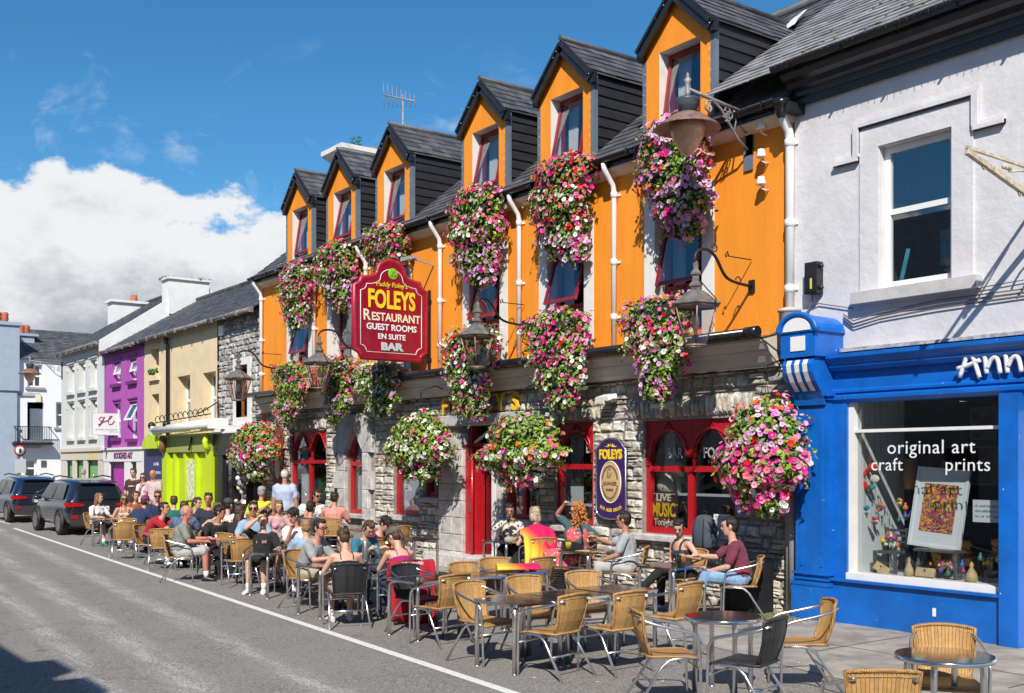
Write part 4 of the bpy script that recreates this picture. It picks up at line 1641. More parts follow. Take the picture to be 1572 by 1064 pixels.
for u, v, w, lab, rot_ in ((1351, 868, .22, 'flat wooden fish board leaning by the grey chair in the shop window', 25), (1394, 868, .13, 'pear shaped wooden ornament beside the grey chair', 0),
                           (1490, 888, .16, 'small wooden block ornament at the right end of the window bed', 10), (1418, 882, .25, 'low wooden letter blocks in front of the easel', 0)):
    x, z_ = onY(u, v, .0)
    t_ = thing('wooden_ornament', lab, 'ornament', (x, .02, .692))
    b_ = MB()
    if w > .2:
        b_.obox((0, .02, .07), (w, .03, .11), Euler((R(-20), R(rot_), 0)))
    else:
        b_.lathe([(.02, 0), (w * .5, .03), (w * .4, .10), (w * .12, .18), (w * .15, .22), (.005, .25)], (0, 0, 0), 12)
    b_.build('body', M_PLY, t_)
    b_ = MB()
    b_.ball((0, -.02 if w < .2 else .0, .10), (.012, .01, .012), 6, 4)
    b_.build('eye', M_INK, t_)
b = MB()
x, z_ = onY(1517, 785, -.066)
b.box(x - .19, x + .17, -.068, -.064, z_ - .13, z_ + .13)
nb_ = b.build('window_notice', M_VINYL, None)
tag(nb_, 'white handwritten notice taped inside the shop window', 'notice')
for k in range(3):
    scribble(nb_, x - .01, -.0685, z_ + .06 - k * .06, .30, .03, M_INK)
b = MB()                                                 # drooping cables along the grey wall, meter box
for k, zz in enumerate((3.98, 4.02, 4.06)):
    b.tube([(.85, -.04, 4.0 + .03 * k), (1.0, -.035, zz - .1), (1.4, -.03, zz - .04), (2.2, -.03, zz + .01 * k), (3.2, -.03, zz + .02), (6.5, -.03, zz + .04)], .009, 5)
b.tube([(.25, -.03, 4.2), (.45, -.03, 4.25), (1.0, -.03, 4.12)], .008, 5)
b.tube([(2.7, -.03, 4.16), (6.5, -.03, 4.30)], .006, 5)
b.tube([(.38, -.06, 4.5), (.36, -.05, 4.3), (.25, -.05, 4.1), (.2, -.05, 3.9)], .012, 5)
wp(b, 'cables', mat('grey_cable', (.16, .15, .15), .6), GH)
b = MB()
b.box(.30, .50, -.14, -.003, 4.38, 4.80)
b.box(.305, .495, -.15, -.14, 4.40, 4.60)
for z_ in (4.45, 4.74):
    b.ball((.53, -.08, z_), .035, 8, 5)
mb_ = wp(b, 'meter_box', M_BLACK, GH)
b = MB()
b.box(.40, .43, -.155, -.15, 4.44, 4.58)
b.build('meter_label', mat('yellow_label', (.7, .65, .1), .5), mb_)
b = MB()
b.tube([(.08, -.12, 2.95), (.08, -.12, .10)], .055, 10)
b.tube([(-.05, -.09, 3.6), (.0, -.10, 3.3), (.06, -.11, 2.9), (.0, -.10, 2.6), (-.03, -.09, .06)], .035, 8)
wp(b, 'lower_downpipe', mat('grey_cast_iron', (.33, .33, .34), .5, var=.2, dirt=.3), GH)
b = MB()
x, z_ = onY(1434, 940, -.245)
b.box(x - .022, x + .022, -.246, -.241, z_ - .05, z_ + .05)
b.build('white_sticker', M_VINYL, sf)
b = MB()
b.lathe([(.13, 0), (.14, .02), (.14, .30), (.16, .31), (.16, .34), (.10, .36)], (.06, -.16, 3.86), 14)
wp(b, 'terracotta_collar', mat('weathered_collar', (.52, .47, .42), .8, var=.2), GH)

# --- rubble stone house
SH = thing('stone_house', 'narrow grey rubble stone house with a white framed window above a black shop', 'house', (-19.4, 0, 0))
b = MB()
sw_ = (-19.80, -18.58, 3.24, 5.06)
wall(b, -20.95, -17.83, 2.3, 6.30, .045, [(-19.6, -18.78, 3.34, 4.90)], .25)
wp(b, 'mortar_bed', M_MORTAR, SH)
mas = wempty('masonry', SH)
rubble(mas, -20.93, -17.85, 3.20, 6.22, .04, [(-19.82, -18.56, 3.2, 5.08)], (.12, .22), (.13, .34), M_STONE_D, 270)
b = MB()
frame_mb(b, -19.80, -18.58, 3.20, 5.06, -.015, .20, .08)
b.quad((-19.6, 0, 3.34), (-19.6, .2, 3.34), (-19.6, .2, 4.9), (-19.6, 0, 4.9))
wp(b, 'window_surround', M_WHITE, SH)
o = window(SH, -19.60, -18.78, 3.36, 4.88, .16, mat('varnished_pine', (.33, .13, .03), .35, var=.2), .09, (), (4.15,))
o.location = -Vector(SH.location)
b = MB()
room(b, -19.6, -18.78, 3.36, 4.88, .25)
wp(b, 'interior', M_ROOM, SH)
b = MB()
b.box(-20.95, -17.83, -.10, .02, 3.02, 3.19)
b.box(-20.95, -17.83, -.16, .02, 2.97, 3.02)
wp(b, 'string_course', M_WHITE, SH)
b = MB()
b.box(-20.95, -17.85, -.14, .02, 2.35, 2.969)
b.box(-20.95, -20.35, -.10, .02, -.1, 2.35)
b.box(-18.35, -17.85, -.10, .02, -.1, 2.35)
b.box(-20.35, -18.35, -.04, .02, -.1, .6)
frame_mb(b, -20.35, -18.35, .6, 2.35, -.04, .06, .06, (-19.3,), ())
wp(b, 'shopfront', M_BLACK, SH)
b = MB()
b.box(-20.3, -18.4, -.01, -.004, .62, 2.3)
wp(b, 'pane', M_GLASS, SH)
b = MB()
room(b, -20.3, -18.4, .1, 2.3, .03, 1.5, .05)
wp(b, 'interior', M_ROOM, SH)
x, z_ = onY(350, 683, -.15)
tx = text('KIDI', .26, mat('red_letters', (.40, .02, .02), .5), SH, (x + .35 - SH.location.x, -.15, z_), .004, .004, .9, 1.35)
for k in range(26):
    b = MB()
    x_, z2 = random.uniform(-18.9, -18.0), random.uniform(.5, 1.9)
    b.ball((x_, -.22 - random.random() * .1, z2), random.uniform(.05, .12), 7, 5)
    if k == 0:
        rack = thing('goods_rack', 'rack of pale goods outside the black shop door', 'display rack', (-18.45, -.28, ground(-18.5, -.3)))
    wp(b, 'goods', random.choice([M_WHITE, M_CREAM, mat('goods_grey', (.3, .3, .32), .6), mat('goods_dark', (.06, .05, .05), .6)]), rack)
b = MB()
for x_ in (-18.95, -17.95):
    b.box(x_, x_ + .03, -.40, -.2, ground(x_, -.3), 2.0)
for z2 in (.5, 1.0, 1.5, 1.98):
    b.box(-18.95, -17.92, -.40, -.2, z2, z2 + .02)
wp(b, 'frame', M_IRON, rack)
b = MB()
b.box(-20.80, -20.45, -.05, .01, 5.82, 6.1)
wp(b, 'alarm_box', M_PLASTIC_W, SH)


def roof_of(root, x0, x1, ye, ze, yr, zr, m=M_SLATE, gut=True, sw=.30, sl=.24):
    b_ = MB()
    b_.quad((x0, ye, ze), (x1, ye, ze), (x1, yr, zr), (x0, yr, zr))
    b_.quad((x0, yr, zr), (x1, yr, zr), (x1, 2 * yr - ye, ze), (x0, 2 * yr - ye, ze))
    o_ = wp(b_, 'roof', m, root)
    s_ = MB()
    slates(s_, (x0, ye, ze), (1, 0, 0), (0, yr - ye, zr - ze), x1 - x0, math.hypot(yr - ye, zr - ze), sw, sl)
    tag(s_.build('slates', m, o_), kind='stuff')
    r2 = MB()
    r2.tube([(x0, yr, zr + .03), (x1, yr, zr + .03)], .10, 8)
    r2.build('ridge', m, o_)
    if gut:
        g_ = MB()
        g_.tube([(x0, ye - .05, ze - .03), (x1, ye - .05, ze - .03)], .065, 8)
        x = x0 + .4
        while x < x1:
            g_.box(x, x + .05, ye - .13, ye, ze - .12, ze + .02)
            x += .9
        g_.build('gutter', mat('grey_gutter', (.22, .20, .18), .5, var=.4, vscale=6), o_)
    return o_


roof_of(SH, -20.95, -17.85, -.25, 6.28, 3.5, 8.5)

# --- tan house with the lime green shop
TH = thing('tan_house', 'tan rendered house with lime green shopfront and rolled white awning', 'house', (-24.2, 0, 0))
M_TAN = mat('tan_render', (.74, .59, .37), .85, var=.06, vscale=2, bump=.2, bscale=20, dirt=.15, dcol=(.45, .34, .2))
M_TANL = mat('pale_tan_render', (.76, .61, .39), .85)
tw = [(-24.30, -23.16, 3.35, 4.85), (-22.1, -21.06, 3.35, 4.82), (-26.85, -26.04, 4.98, 5.95), (-26.80, -26.04, 3.42, 4.42)]
b = MB()
wall(b, -27.55, -20.95, 2.9, 6.26, -.02, tw, .30)
wp(b, 'wall', M_TAN, TH)
rm = MB()
for a, c, e, g in tw:
    rm = MB()
    room(rm, a, c, e, g, .34)
    wp(rm, 'interior', M_ROOM, TH)
    o = window(TH, a, c, e, g, .27, M_PLASTIC_W, .09, ((a + c) / 2,) if c - a > 1 else (), ((e + g) / 2,))
    o.location = -Vector(TH.location)
    b = MB()
    b.box(a - .08, c + .08, -.12, .2, e - .12, e)
    wp(b, 'window_sill', M_TANL, TH)
b = MB()
for k in range(30):
    b.ball((-26.45 + random.gauss(0, .18), -.12 + random.gauss(0, .05), 5.08 + random.random() * .16), .05, 5, 3)
tag(wp(b, 'windowbox_plants', mat('fern_green', (.10, .22, .04), .7, var=.3), TH), kind='stuff')
b = MB()
b.tube([(-24.97, -.18, 6.1), (-24.97, -.10, 5.9), (-24.97, -.10, 3.0)], .06, 8)
b.lathe([(.05, 0), (.09, .12), (.09, .2)], (-24.97, -.15, 5.95), 8)
wp(b, 'downpipe', M_GUTTER, TH)
roof_of(TH, -27.6, -20.95, -.25, 6.28, 3.5, 8.5)
M_LIMEP = mat('lime_green_paint', (.52, .66, .015), .45, var=.06, vscale=2)
M_LIMED = mat('dull_lime_fascia', (.33, .38, .08), .5)
b = MB()
b.box(-25.15, -20.96, -.20, .0, 2.46, 2.92)
b.prism_x([(0, 2.92), (-.24, 2.92), (-.30, 3.0), (0, 3.0)], -25.15, -20.96)
wp(b, 'fascia', M_LIMED, TH)
b = MB()
b.box(-25.15, -24.75, -.22, .0, -.1, 2.46)
b.box(-21.35, -20.96, -.22, .0, -.1, 2.46)
for x_ in (-24.2, -23.3, -22.35):
    b.box(x_ - .07, x_ + .07, -.16, .0, -.1, 2.46)
b.box(-24.75, -21.35, -.05, .0, -.1, 2.46)
b.box(-24.75, -21.35, -.14, .0, -.1, .55)
for s_ in (-25.0, -21.1):
    b.tube([(s_, -.22, 2.50), (s_, -.30, 2.62), (s_, -.33, 2.75), (s_, -.26, 2.9)], .09, 8)
n = 12
P = [(-26.1 + .85 * math.cos(math.pi * k / n), 2.78 + .32 * math.sin(math.pi * k / n)) for k in range(n + 1)]
b.prism([(-27.0, 2.60), (-25.2, 2.60), (-25.2, 2.80)] + P[1:-1] + [(-27.0, 2.80)], -.26, .0)
wp(b, 'shopfront', M_LIMEP, TH)
b = MB()
b.box(-23.18, -22.48, -.115, -.06, 1.0, 2.2)
b.box(-23.25, -22.45, -.11, -.06, .0, .6)
wp(b, 'poster', mat('menu_poster', (.62, .68, .45), .6, var=.5, vscale=9), TH)
b = MB()
b.box(-27.45, -25.2, -.06, .0, -.1, 2.58)
np_ = wp(b, 'notice_board', mat('navy_board', (.035, .04, .13), .5), TH)
for k, w_ in enumerate((.5, .9, 1.1, .8, 1.2)):
    scribble(TH, -26.2 - TH.location.x, -.064, 2.1 - .28 * k, w_, .11, M_VINYL)
b = MB()
b.tube([(-25.1, -.48, 3.16), (-20.2, -.48, 3.26)], .13, 12)
b.box(-25.15, -25.08, -.6, -.0, 3.02, 3.3)
b.box(-20.22, -20.15, -.6, -.0, 3.10, 3.4)
wp(b, 'rolled_awning', M_PLASTIC_W, TH)
b = MB()
for k in range(11):
    x_ = -25.2 + k * .42
    b.tube([(x_ + .19 * math.cos(a), -.35, 3.52 + .04 * k / 4 + .11 * math.sin(a)) for a in np.linspace(0, 5.2, 10)], .014, 4)
b.tube([(-25.4, -.35, 3.42), (-20.6, -.35, 3.54)], .016, 5)
b.tube([(-20.9, -.02, 3.9), (-20.9, -.5, 3.6), (-21.4, -.5, 3.55)], .02, 5)
for x_ in (-25.3, -23.9):
    b.ball((x_, -.5, 3.32), .13, 8, 6)
b.tube([(-22.5, -.2, 2.95), (-22.5, -.3, 2.5)], .03, 5)
wp(b, 'iron_scrollwork', M_IRON, TH)
b = MB()
b.tube([(-24.9, -.26, 2.98), (-24.9, -.30, 2.5)], .12, 8)
wp(b, 'carved_bracket', mat('carved_brown', (.25, .12, .06), .6), TH)

# --- purple house
PH = thing('purple_house', 'three storey purple house with white shopfront and open white windows', 'house', (-29.9, 0, 0))
M_PURP = mat('purple_render', (.42, .085, .40), .8, var=.08, vscale=2, bump=.15)
M_PURPD = mat('dark_purple_trim', (.16, .02, .15), .6)
pw = [(-31.05, -30.20, 5.0, 5.80), (-29.20, -28.40, 5.0, 5.78), (-31.05, -30.20, 3.05, 4.30), (-29.25, -28.35, 2.98, 4.28)]
b = MB()
wall(b, -32.15, -27.55, 2.66, 6.22, -.01, pw, .18)
wp(b, 'wall', M_PURP, PH)
rm = MB()
for i, (a, c, e, g) in enumerate(pw):
    rm = MB()
    room(rm, a, c, e, g, .22)
    wp(rm, 'interior', M_ROOM, PH)
    o = window(PH, a, c, e, g, .14, M_PLASTIC_W, .10, (), (e + (g - e) * .5,))
    o.location = -Vector(PH.location)
    b = MB()
    b.box(a - .08, c + .08, -.13, .1, e - .12, e - .002)
    wp(b, 'window_sill', M_PURPD, PH)
    b = MB()
    b.box(a - .06, c + .06, -.05, .0, g + .08, g + .13)
    wp(b, 'drip_mould', M_PURPD, PH)
    if i != 2:
        b = MB()
        hw = (c - a) / 2 - .04
        hh = (g - e) * .52
        frame_mb(b, -hw, hw, -hh, 0, -.02, .07, .04)
        Mx = Matrix.Translation(((a + c) / 2, .10, g - .06)) @ Matrix.Rotation(R((-18, -16, 0, -27)[i]), 4, 'X')
        b.xf(Mx)
        so = b.build('open_sash', M_PLASTIC_W, o)
        g_ = MB()
        g_.box(-hw + .03, hw - .03, 0, .006, -hh + .03, -.03)
        g_.xf(Mx)
        g_.build('pane', M_GLASS, o)
roof_of(PH, -32.15, -27.6, -.22, 6.24, 3.5, 8.5)
b = MB()
b.box(-32.15, -27.55, -.12, .0, 6.08, 6.2)
wp(b, 'eaves_board', M_PURPD, PH)
b = MB()
b.box(-32.15, -27.55, -.16, .0, 2.60, 2.68)
b.box(-32.05, -27.6, -.10, .0, 2.18, 2.60)
b.box(-32.05, -31.4, -.08, .0, -.1, 2.18)
b.box(-28.2, -27.6, -.08, .0, -.1, 2.18)
b.box(-29.55, -28.85, -.08, .0, -.1, 2.18)
wp(b, 'shopfront', M_WHITE, PH)
b = MB()
b.box(-31.4, -29.55, .1, .14, -.1, 2.18)
b.box(-28.85, -28.2, .1, .14, -.1, 2.18)
wp(b, 'shop_door', mat('magenta_door', (.42, .03, .36), .5), PH)
text('BOOKSHED ART', .30, M_PURPD, PH, (-29.6 - PH.location.x, -.11, 2.38), .006, .008, .95)
gc = thing('hanging_sign', 'white hanging sign with purple monogram by the purple house', 'sign', (-31.0, -.15, 3.15))
b = MB()
b.box(-.03, .03, -.62, .36, 0, .78)
b.build('board', M_PLASTIC_W, gc)
b = MB()
frame_mb(b, -.64, .38, -.02, .80, -.02, .03, .04)
b.xf(Matrix.Rotation(R(90), 4, 'Z'))
b.build('rim', mat('grey_rim', (.4, .4, .4), .5), gc)
b = MB()
M_MONO = mat('monogram_purple', (.30, .01, .10), .5)
b.tube([(.036, y, z_) for y, z_ in [(-.22, .60), (-.33, .66), (-.41, .56), (-.34, .47), (-.24, .58), (-.21, .66), (-.28, .46), (-.40, .32), (-.43, .36), (-.3, .45), (-.12, .52)]], .016, 6)
b.tube([(.036, y, z_) for y, z_ in [(-.12, .5), (.03, .64), (.06, .70), (-.02, .68), (-.08, .50), (-.04, .38), (.06, .40), (.16, .52)]], .016, 6)
b.build('monogram', M_MONO, gc)
M_GREYINK = mat('grey_ink', (.35, .35, .38), .5)
scribble(gc, .034, -.13, .20, .80, .06, M_GREYINK, True)
scribble(gc, .034, .12, .12, .35, .05, M_GREYINK, True)

# --- grey white house
VH = thing('pale_house', 'tall pale grey house with blind reveals and green shop doors', 'house', (-35.2, 0, 0))
M_PALE = mat('pale_grey_render', (.62, .63, .60), .85, var=.05, vscale=1.5, dirt=.15, dcol=(.45, .46, .43))
vw = []
for xa, xb_ in ((-37.25, -36.35), (-35.65, -34.75), (-34.05, -33.15)):
    vw += [(xa, xb_, 5.02, 6.12), (xa, xb_, 3.15, 4.58)]
b = MB()
wall(b, -38.3, -32.15, 2.7, 6.62, -.02, vw, .26)
b.quad((-38.3, 6, 0), (-38.3, 0, 0), (-38.3, 0, 6.6), (-38.3, 6, 6.6))
wp(b, 'wall', M_PALE, VH)
rm = MB()
for a, c, e, g in vw:
    rm = MB()
    room(rm, a, c, e, g, .30)
    wp(rm, 'interior', M_ROOM, VH)
    o = window(VH, a, c, e, g, .22, M_PLASTIC_W, .07, (), ((e + g) / 2,))
    o.location = -Vector(VH.location)
    b = MB()
    b.box(a - .1, c + .1, -.14, .1, e - .12, e - .002)
    wp(b, 'window_sill', M_PALE, VH)
    b = MB()
    b.box(a - .1, c + .1, -.06, .0, g + .06, g + .11)
    wp(b, 'drip_mould', M_PALE, VH)
    for x_ in (a - .08, c + .08):
        b = MB()
        b.box(x_ - .03, x_ + .03, -.09, .0, g - .22, g - .12)
        wp(b, 'label_stop', M_PALE, VH)
b = MB()
b.box(-38.3, -32.15, -.14, .0, 2.58, 2.72)
b.box(-38.2, -32.2, -.08, .0, 2.25, 2.58)
b.box(-38.2, -37.4, -.06, .0, -.1, 2.25)
for x_ in (-36.2, -34.6, -32.6):
    b.box(x_ - .25, x_ + .25, -.06, .0, -.1, 2.25)
wp(b, 'shopfront', mat('cream_shopfront', (.62, .58, .48), .6), VH)
b = MB()
b.box(-37.4, -32.4, .1, .14, -.1, 2.25)
wp(b, 'shop_door', mat('sage_green_door', (.20, .42, .16), .5), VH)
scribble(VH, -33.6 - VH.location.x, -.084, 2.40, 1.5, .2, M_GOLD)
scribble(VH, -35.6 - VH.location.x, -.084, 2.40, .3, .22, M_GOLD)
roof_of(VH, -38.4, -32.2, -.25, 6.66, 3.6, 9.15)
b = MB()                                                 # white gable upstand and the tall party chimney
b.prism_x([(-.2, 6.2), (-.2, 6.72), (3.6, 9.32), (7.2, 6.7), (7.2, 6.2)], -32.25, -32.02)
b.box(-32.75, -31.95, 2.35, 3.95, 7.9, 9.25)
b.box(-32.83, -31.87, 2.27, 4.03, 9.25, 9.33)
g1 = wp(b, 'gable_upstand', mat('limewash', (.74, .74, .72), .85, var=.06, vscale=3, dirt=.3, dcol=(.45, .44, .42), dscale=1.5), VH)
b = MB()
for k in range(60):
    a = random.uniform(0, 4)
    b.ball((random.uniform(-32.85, -31.85), random.choice((2.3, 4.0)) + random.uniform(-.05, .05) if random.random() < .5 else random.uniform(2.3, 4.0), 9.34 + random.random() * .04), random.uniform(.03, .06), 5, 3)
tag(wp(b, 'chimney_moss', mat('grey_lichen', (.25, .24, .22), .9), VH), kind='stuff')
b = MB()
b.box(-38.7, -38.0, 2.0, 4.0, 7.9, 9.05)
b.box(-38.8, -37.9, 1.9, 4.1, 9.05, 9.16)
ch = wp(b, 'chimney', MATS['limewash'], VH)
b = MB()
b.lathe([(.14, 0), (.16, .05), (.13, .3)], (-38.3, 3.0, 9.16), 10)
b.build('chimney_pot', MATS['terracotta'], ch)

# --- white building closing the street
WX = -55.0
sc = 45.5 / 57.0


def ox(u, v):
    return onX(u, v, WX)


WB = thing('white_town_house', 'white rendered town house with small balcony at the end of the street', 'house', (WX, 0, 0))
M_BRIGHT = mat('bright_white_render', (.80, .80, .80), .8, var=.03, vscale=1)
b = MB()


def xwall(mb, y0, y1, z0, z1, x, holes, depth=.25):
    """front facing +x: built like wall() then turned"""
    m_ = MB()
    wall(m_, y0, y1, z0, z1, 0, holes, depth)
    m_.xf(Matrix.Translation((x, 0, 0)) @ Matrix.Rotation(R(90), 4, 'Z'))
    mb.add(m_.v, m_.f, sm=False)


hw_ = []
for u0, u1, v0, v1 in ((2, 27, 618, 656), (42, 67, 618, 675), (86, 110, 618, 656), (42, 65, 560, 594), (38, 57, 705, 733), (-15, 5, 692, 734)):
    ya, za = ox(u0, v1)
    yb, zb_ = ox(u1, v0)
    hw_.append((ya, yb, za, zb_))
ze_ = ox(60, 552)[1]
y_l, y_r = ox(-40, 600)[0], 3.0
xwall(b, y_l, y_r, -.1, ze_, WX, hw_)
wp(b, 'wall', M_BRIGHT, WB)
rm = MB()
for i, (a, c, e, g) in enumerate(hw_):
    m_ = MB()
    room(m_, a, c, e, g, .28)
    m_.xf(Matrix.Translation((WX, 0, 0)) @ Matrix.Rotation(R(90), 4, 'Z'))
    rm = MB()
    rm.add(m_.v, m_.f)
    wp(rm, 'interior', M_ROOM, WB)
    m_ = MB()
    if i == 1:
        m_.box(a + .15, c, .20, .26, e, g - .35)
    else:
        frame_mb(m_, a + .02, c - .02, e, g, .20, .09, .06, ((a + c) / 2,) if i != 4 else (), ((e + g) / 2,))
    m_.xf(Matrix.Translation((WX, 0, 0)) @ Matrix.Rotation(R(90), 4, 'Z'))
    o = wp(m_, 'door' if i == 1 else 'window', M_GREYTRIM if i == 1 else M_PLASTIC_W, WB)
    if i != 1:
        m_ = MB()
        m_.box(a + .02, c - .02, .235, .24, e, g)
        m_.xf(Matrix.Translation((WX, 0, 0)) @ Matrix.Rotation(R(90), 4, 'Z'))
        m_.build('pane', M_GLASS, o)
        m_ = MB()
        m_.box(a - .12, c + .12, -.12, .1, e - .13, e - .002)
        m_.xf(Matrix.Translation((WX, 0, 0)) @ Matrix.Rotation(R(90), 4, 'Z'))
        m_.build('window_sill', mat('grey_sill', (.3, .31, .33), .7), o)
b = MB()
for v0, v1, pr_d in ((603, 608, .10), (680, 688, .16)):
    zt, zb2 = ox(50, v0)[1], ox(50, v1)[1]
    b.box(WX - .01, WX + pr_d, y_l, y_r, zb2, zt)
wp(b, 'string_course', mat('grey_string', (.42, .42, .41), .8, var=.2), WB)
b = MB()
ya, zt = ox(20, 655)
yb, zb2 = ox(75, 679)
for y_ in np.linspace(ya, yb, 22):
    b.box(WX + .55, WX + .57, y_ - .012, y_ + .012, zb2, zt)
for z_ in (zb2, zt):
    b.box(WX + .54, WX + .58, ya, yb, z_ - .02, z_ + .02)
    b.box(WX, WX + .57, ya - .02, ya + .02, z_ - .02, z_ + .02)
    b.box(WX, WX + .57, yb - .02, yb + .02, z_ - .02, z_ + .02)
b.box(WX, WX + .65, ya - .1, yb + .1, zb2 - .15, zb2 - .03)
wp(b, 'balcony', M_IRON, WB)
b = MB()
zr_ = ox(90, 521)[1] + .9
b.quad((WX + .2, y_l, ze_), (WX + .2, y_r + 3, ze_), (WX - 4, y_r + 3, zr_), (WX - 4, y_l + 2.2, zr_))
b.add([(WX + .2, ox(30, 552)[0], ze_), (WX - 4, y_l + 2.2, zr_), (WX - 4, y_l - 1, ze_)], [(0, 1, 2)])
ro = wp(b, 'roof', M_SLATE, WB)
s_ = MB()
slates(s_, (WX + .2, ox(45, 552)[0], ze_), (0, 1, 0), (-4.2, 0, zr_ - ze_), 9.0, math.hypot(4.2, zr_ - ze_), .32, .26)
tag(s_.build('slates', M_SLATE, ro), kind='stuff')
b = MB()
yk, zk = ox(92, 535)
ya, zt = ox(28, 502)
yb, _ = ox(72, 512)
b.box(WX - 3.4, WX - 2.0, ya + .3, yb - .2, ze_, zt - .25)
b.box(WX - 3.5, WX - 1.9, ya + .2, yb, zt - .25, zt - .1)
chm = wp(b, 'chimney', mat('shade_blue_grey_render', (.34, .40, .48), .85, var=.05), WB)  # blue grey holds the gable house's shade; this chimney shares it
for u in (39, 47, 55):
    b = MB()
    b.lathe([(.20, 0), (.17, .1), (.21, .2), (.17, .32), (.21, .42), (.16, .55)], (WX - 2.7, ox(u, 510)[0] + .1, zt - .1), 10)
    b.build('chimney_pot', MATS['terracotta'], chm)
x_ = WX + .04
b = MB()
ya, za = ox(63, 717)
yb, zb2 = ox(71, 707)
b.box(WX, x_, ya, yb, za, zb2)
wp(b, 'vent_box', mat('dark_vent', (.08, .09, .10), .6), WB)
b = MB()
ya, za = ox(54, 617)
yb, zb2 = ox(62, 606)
b.box(WX, WX + .12, ya, yb, za, zb2)
wp(b, 'keystone', M_CREAM, WB)

# gabled house on the left edge; its shade is put into the wall colour
GL = thing('left_gable_house', 'tall shade coloured gable with a row of red chimney pots at the left edge', 'house', (-54.7, 0, 0))
gx = -54.7
b = MB()
ya, zb2 = onX(30, 600, gx)
_, zt = onX(28, 500, gx)
b.box(gx - 6, gx, ya - 5.0, ya, zb2 - .0, zt)
b.box(gx - 6.1, gx + .1, ya - 5.2, ya + .12, zt, zt + .18)
b.box(gx - 6, gx - .1, ya - 5.0, ya - .1, -.1, zb2)
wp(b, 'wall', MATS['shade_blue_grey_render'], GL)
for k in range(5):
    b = MB()
    y_ = onX(10 - k * 11, 490, gx)[0]
    b.lathe([(.19, 0), (.16, .1), (.20, .2), (.16, .32), (.20, .42), (.15, .55)], (gx - .4, y_, zt + .18), 10)
    wp(b, 'chimney_pot', MATS['terracotta'], GL)
sg = thing('road_sign', 'small round red edged sign on a pole before the white building', 'road sign', (-53.5, onX(31, 690, -53.5)[0], 0))
_, z_ = onX(31, 692, -53.5)
b = MB()
b.tube([(0, 0, -.05), (0, 0, z_ + .3)], .04, 8)
b.build('pole', M_GREYTRIM, sg)
b = MB()
b.lathe([(.0, .0), (.30, .0), (.30, .02), (.0, .021)], (0, 0, 0), 20)
b.xf(Matrix.Translation((.06, -.02, z_)) @ Matrix.Rotation(R(90), 4, 'Y'))
b.build('disc', mat('sign_red', (.45, .02, .02), .5), sg)
b = MB()
b.lathe([(.0, .0), (.22, .0), (.22, .012), (.0, .012)], (0, 0, 0), 20)
b.xf(Matrix.Translation((.085, -.02, z_)) @ Matrix.Rotation(R(90), 4, 'Y'))
b.build('disc_face', M_VINYL, sg)
b = MB()
b.box(.098, .104, -.08, .04, z_ - .12, z_ + .12)
b.build('disc_symbol', M_INK, sg)
b = MB()
b.box(.03, .06, -.28, .28, z_ - 1.2, z_ - .45)
b.build('plate', mat('grey_plate', (.5, .5, .5), .5), sg)

# --- the terrace on this side of the street, behind the camera (it shades the near kerb and shows in the window glass)
TB = thing('facing_terrace', 'terrace of pale rendered houses on the near side of the street', 'house', (-14, -17, 0))
b = MB()
M_FACE = mat('facing_render', (.50, .46, .38), .85, var=.1)
hh_ = [(x, x + 1.0, z, z + 1.5) for x in np.arange(-44, 24, 3.1) for z in (1.0, 4.2)]
m_ = MB()
wall(m_, -24, 46, 0, 6.55, 0, [(-c, -a, e, g) for a, c, e, g in hh_], .2)
m_.xf(Matrix.Translation((0, -14.7, 0)) @ Matrix.Rotation(math.pi, 4, 'Z'))
b.add(m_.v, m_.f)
b.box(-46, 24, -24, -15.2, 0, 6.5)
wp(b, 'wall', M_FACE, TB)
b = MB()
for a, c, e, g in hh_:
    b.box(a, c, -14.98, -14.95, e, g)
wp(b, 'panes', mat('facing_glass', (.03, .035, .04), .05), TB)
b = MB()
b.quad((-46, -14.35, 6.5), (24, -14.35, 6.5), (24, -19.5, 10.2), (-46, -19.5, 10.2))
b.quad((-46, -24.5, 6.5), (24, -24.5, 6.5), (24, -19.5, 10.2), (-46, -19.5, 10.2))
b.quad((-46, -14.35, 6.5), (24, -14.35, 6.5), (24, -15.2, 6.5), (-46, -15.2, 6.5))
wp(b, 'roof', M_SLATE, TB)
b = MB()
for x_ in (3.4, 4.6):
    b.box(x_, x_ + .8, -15.6, -14.9, 6.6, 7.55)
b.box(-20, -19, -20, -19, 9.5, 11.5)
b.box(8, 9, -20, -19, 9.5, 11.5)
wp(b, 'chimney', M_FACE, TB)

# ------------------------------------------------------------------ street lamps on brackets
M_LAMPGL = glass_mat('lantern_glass', (.92, .87, .83), .12, 1.45, .16)


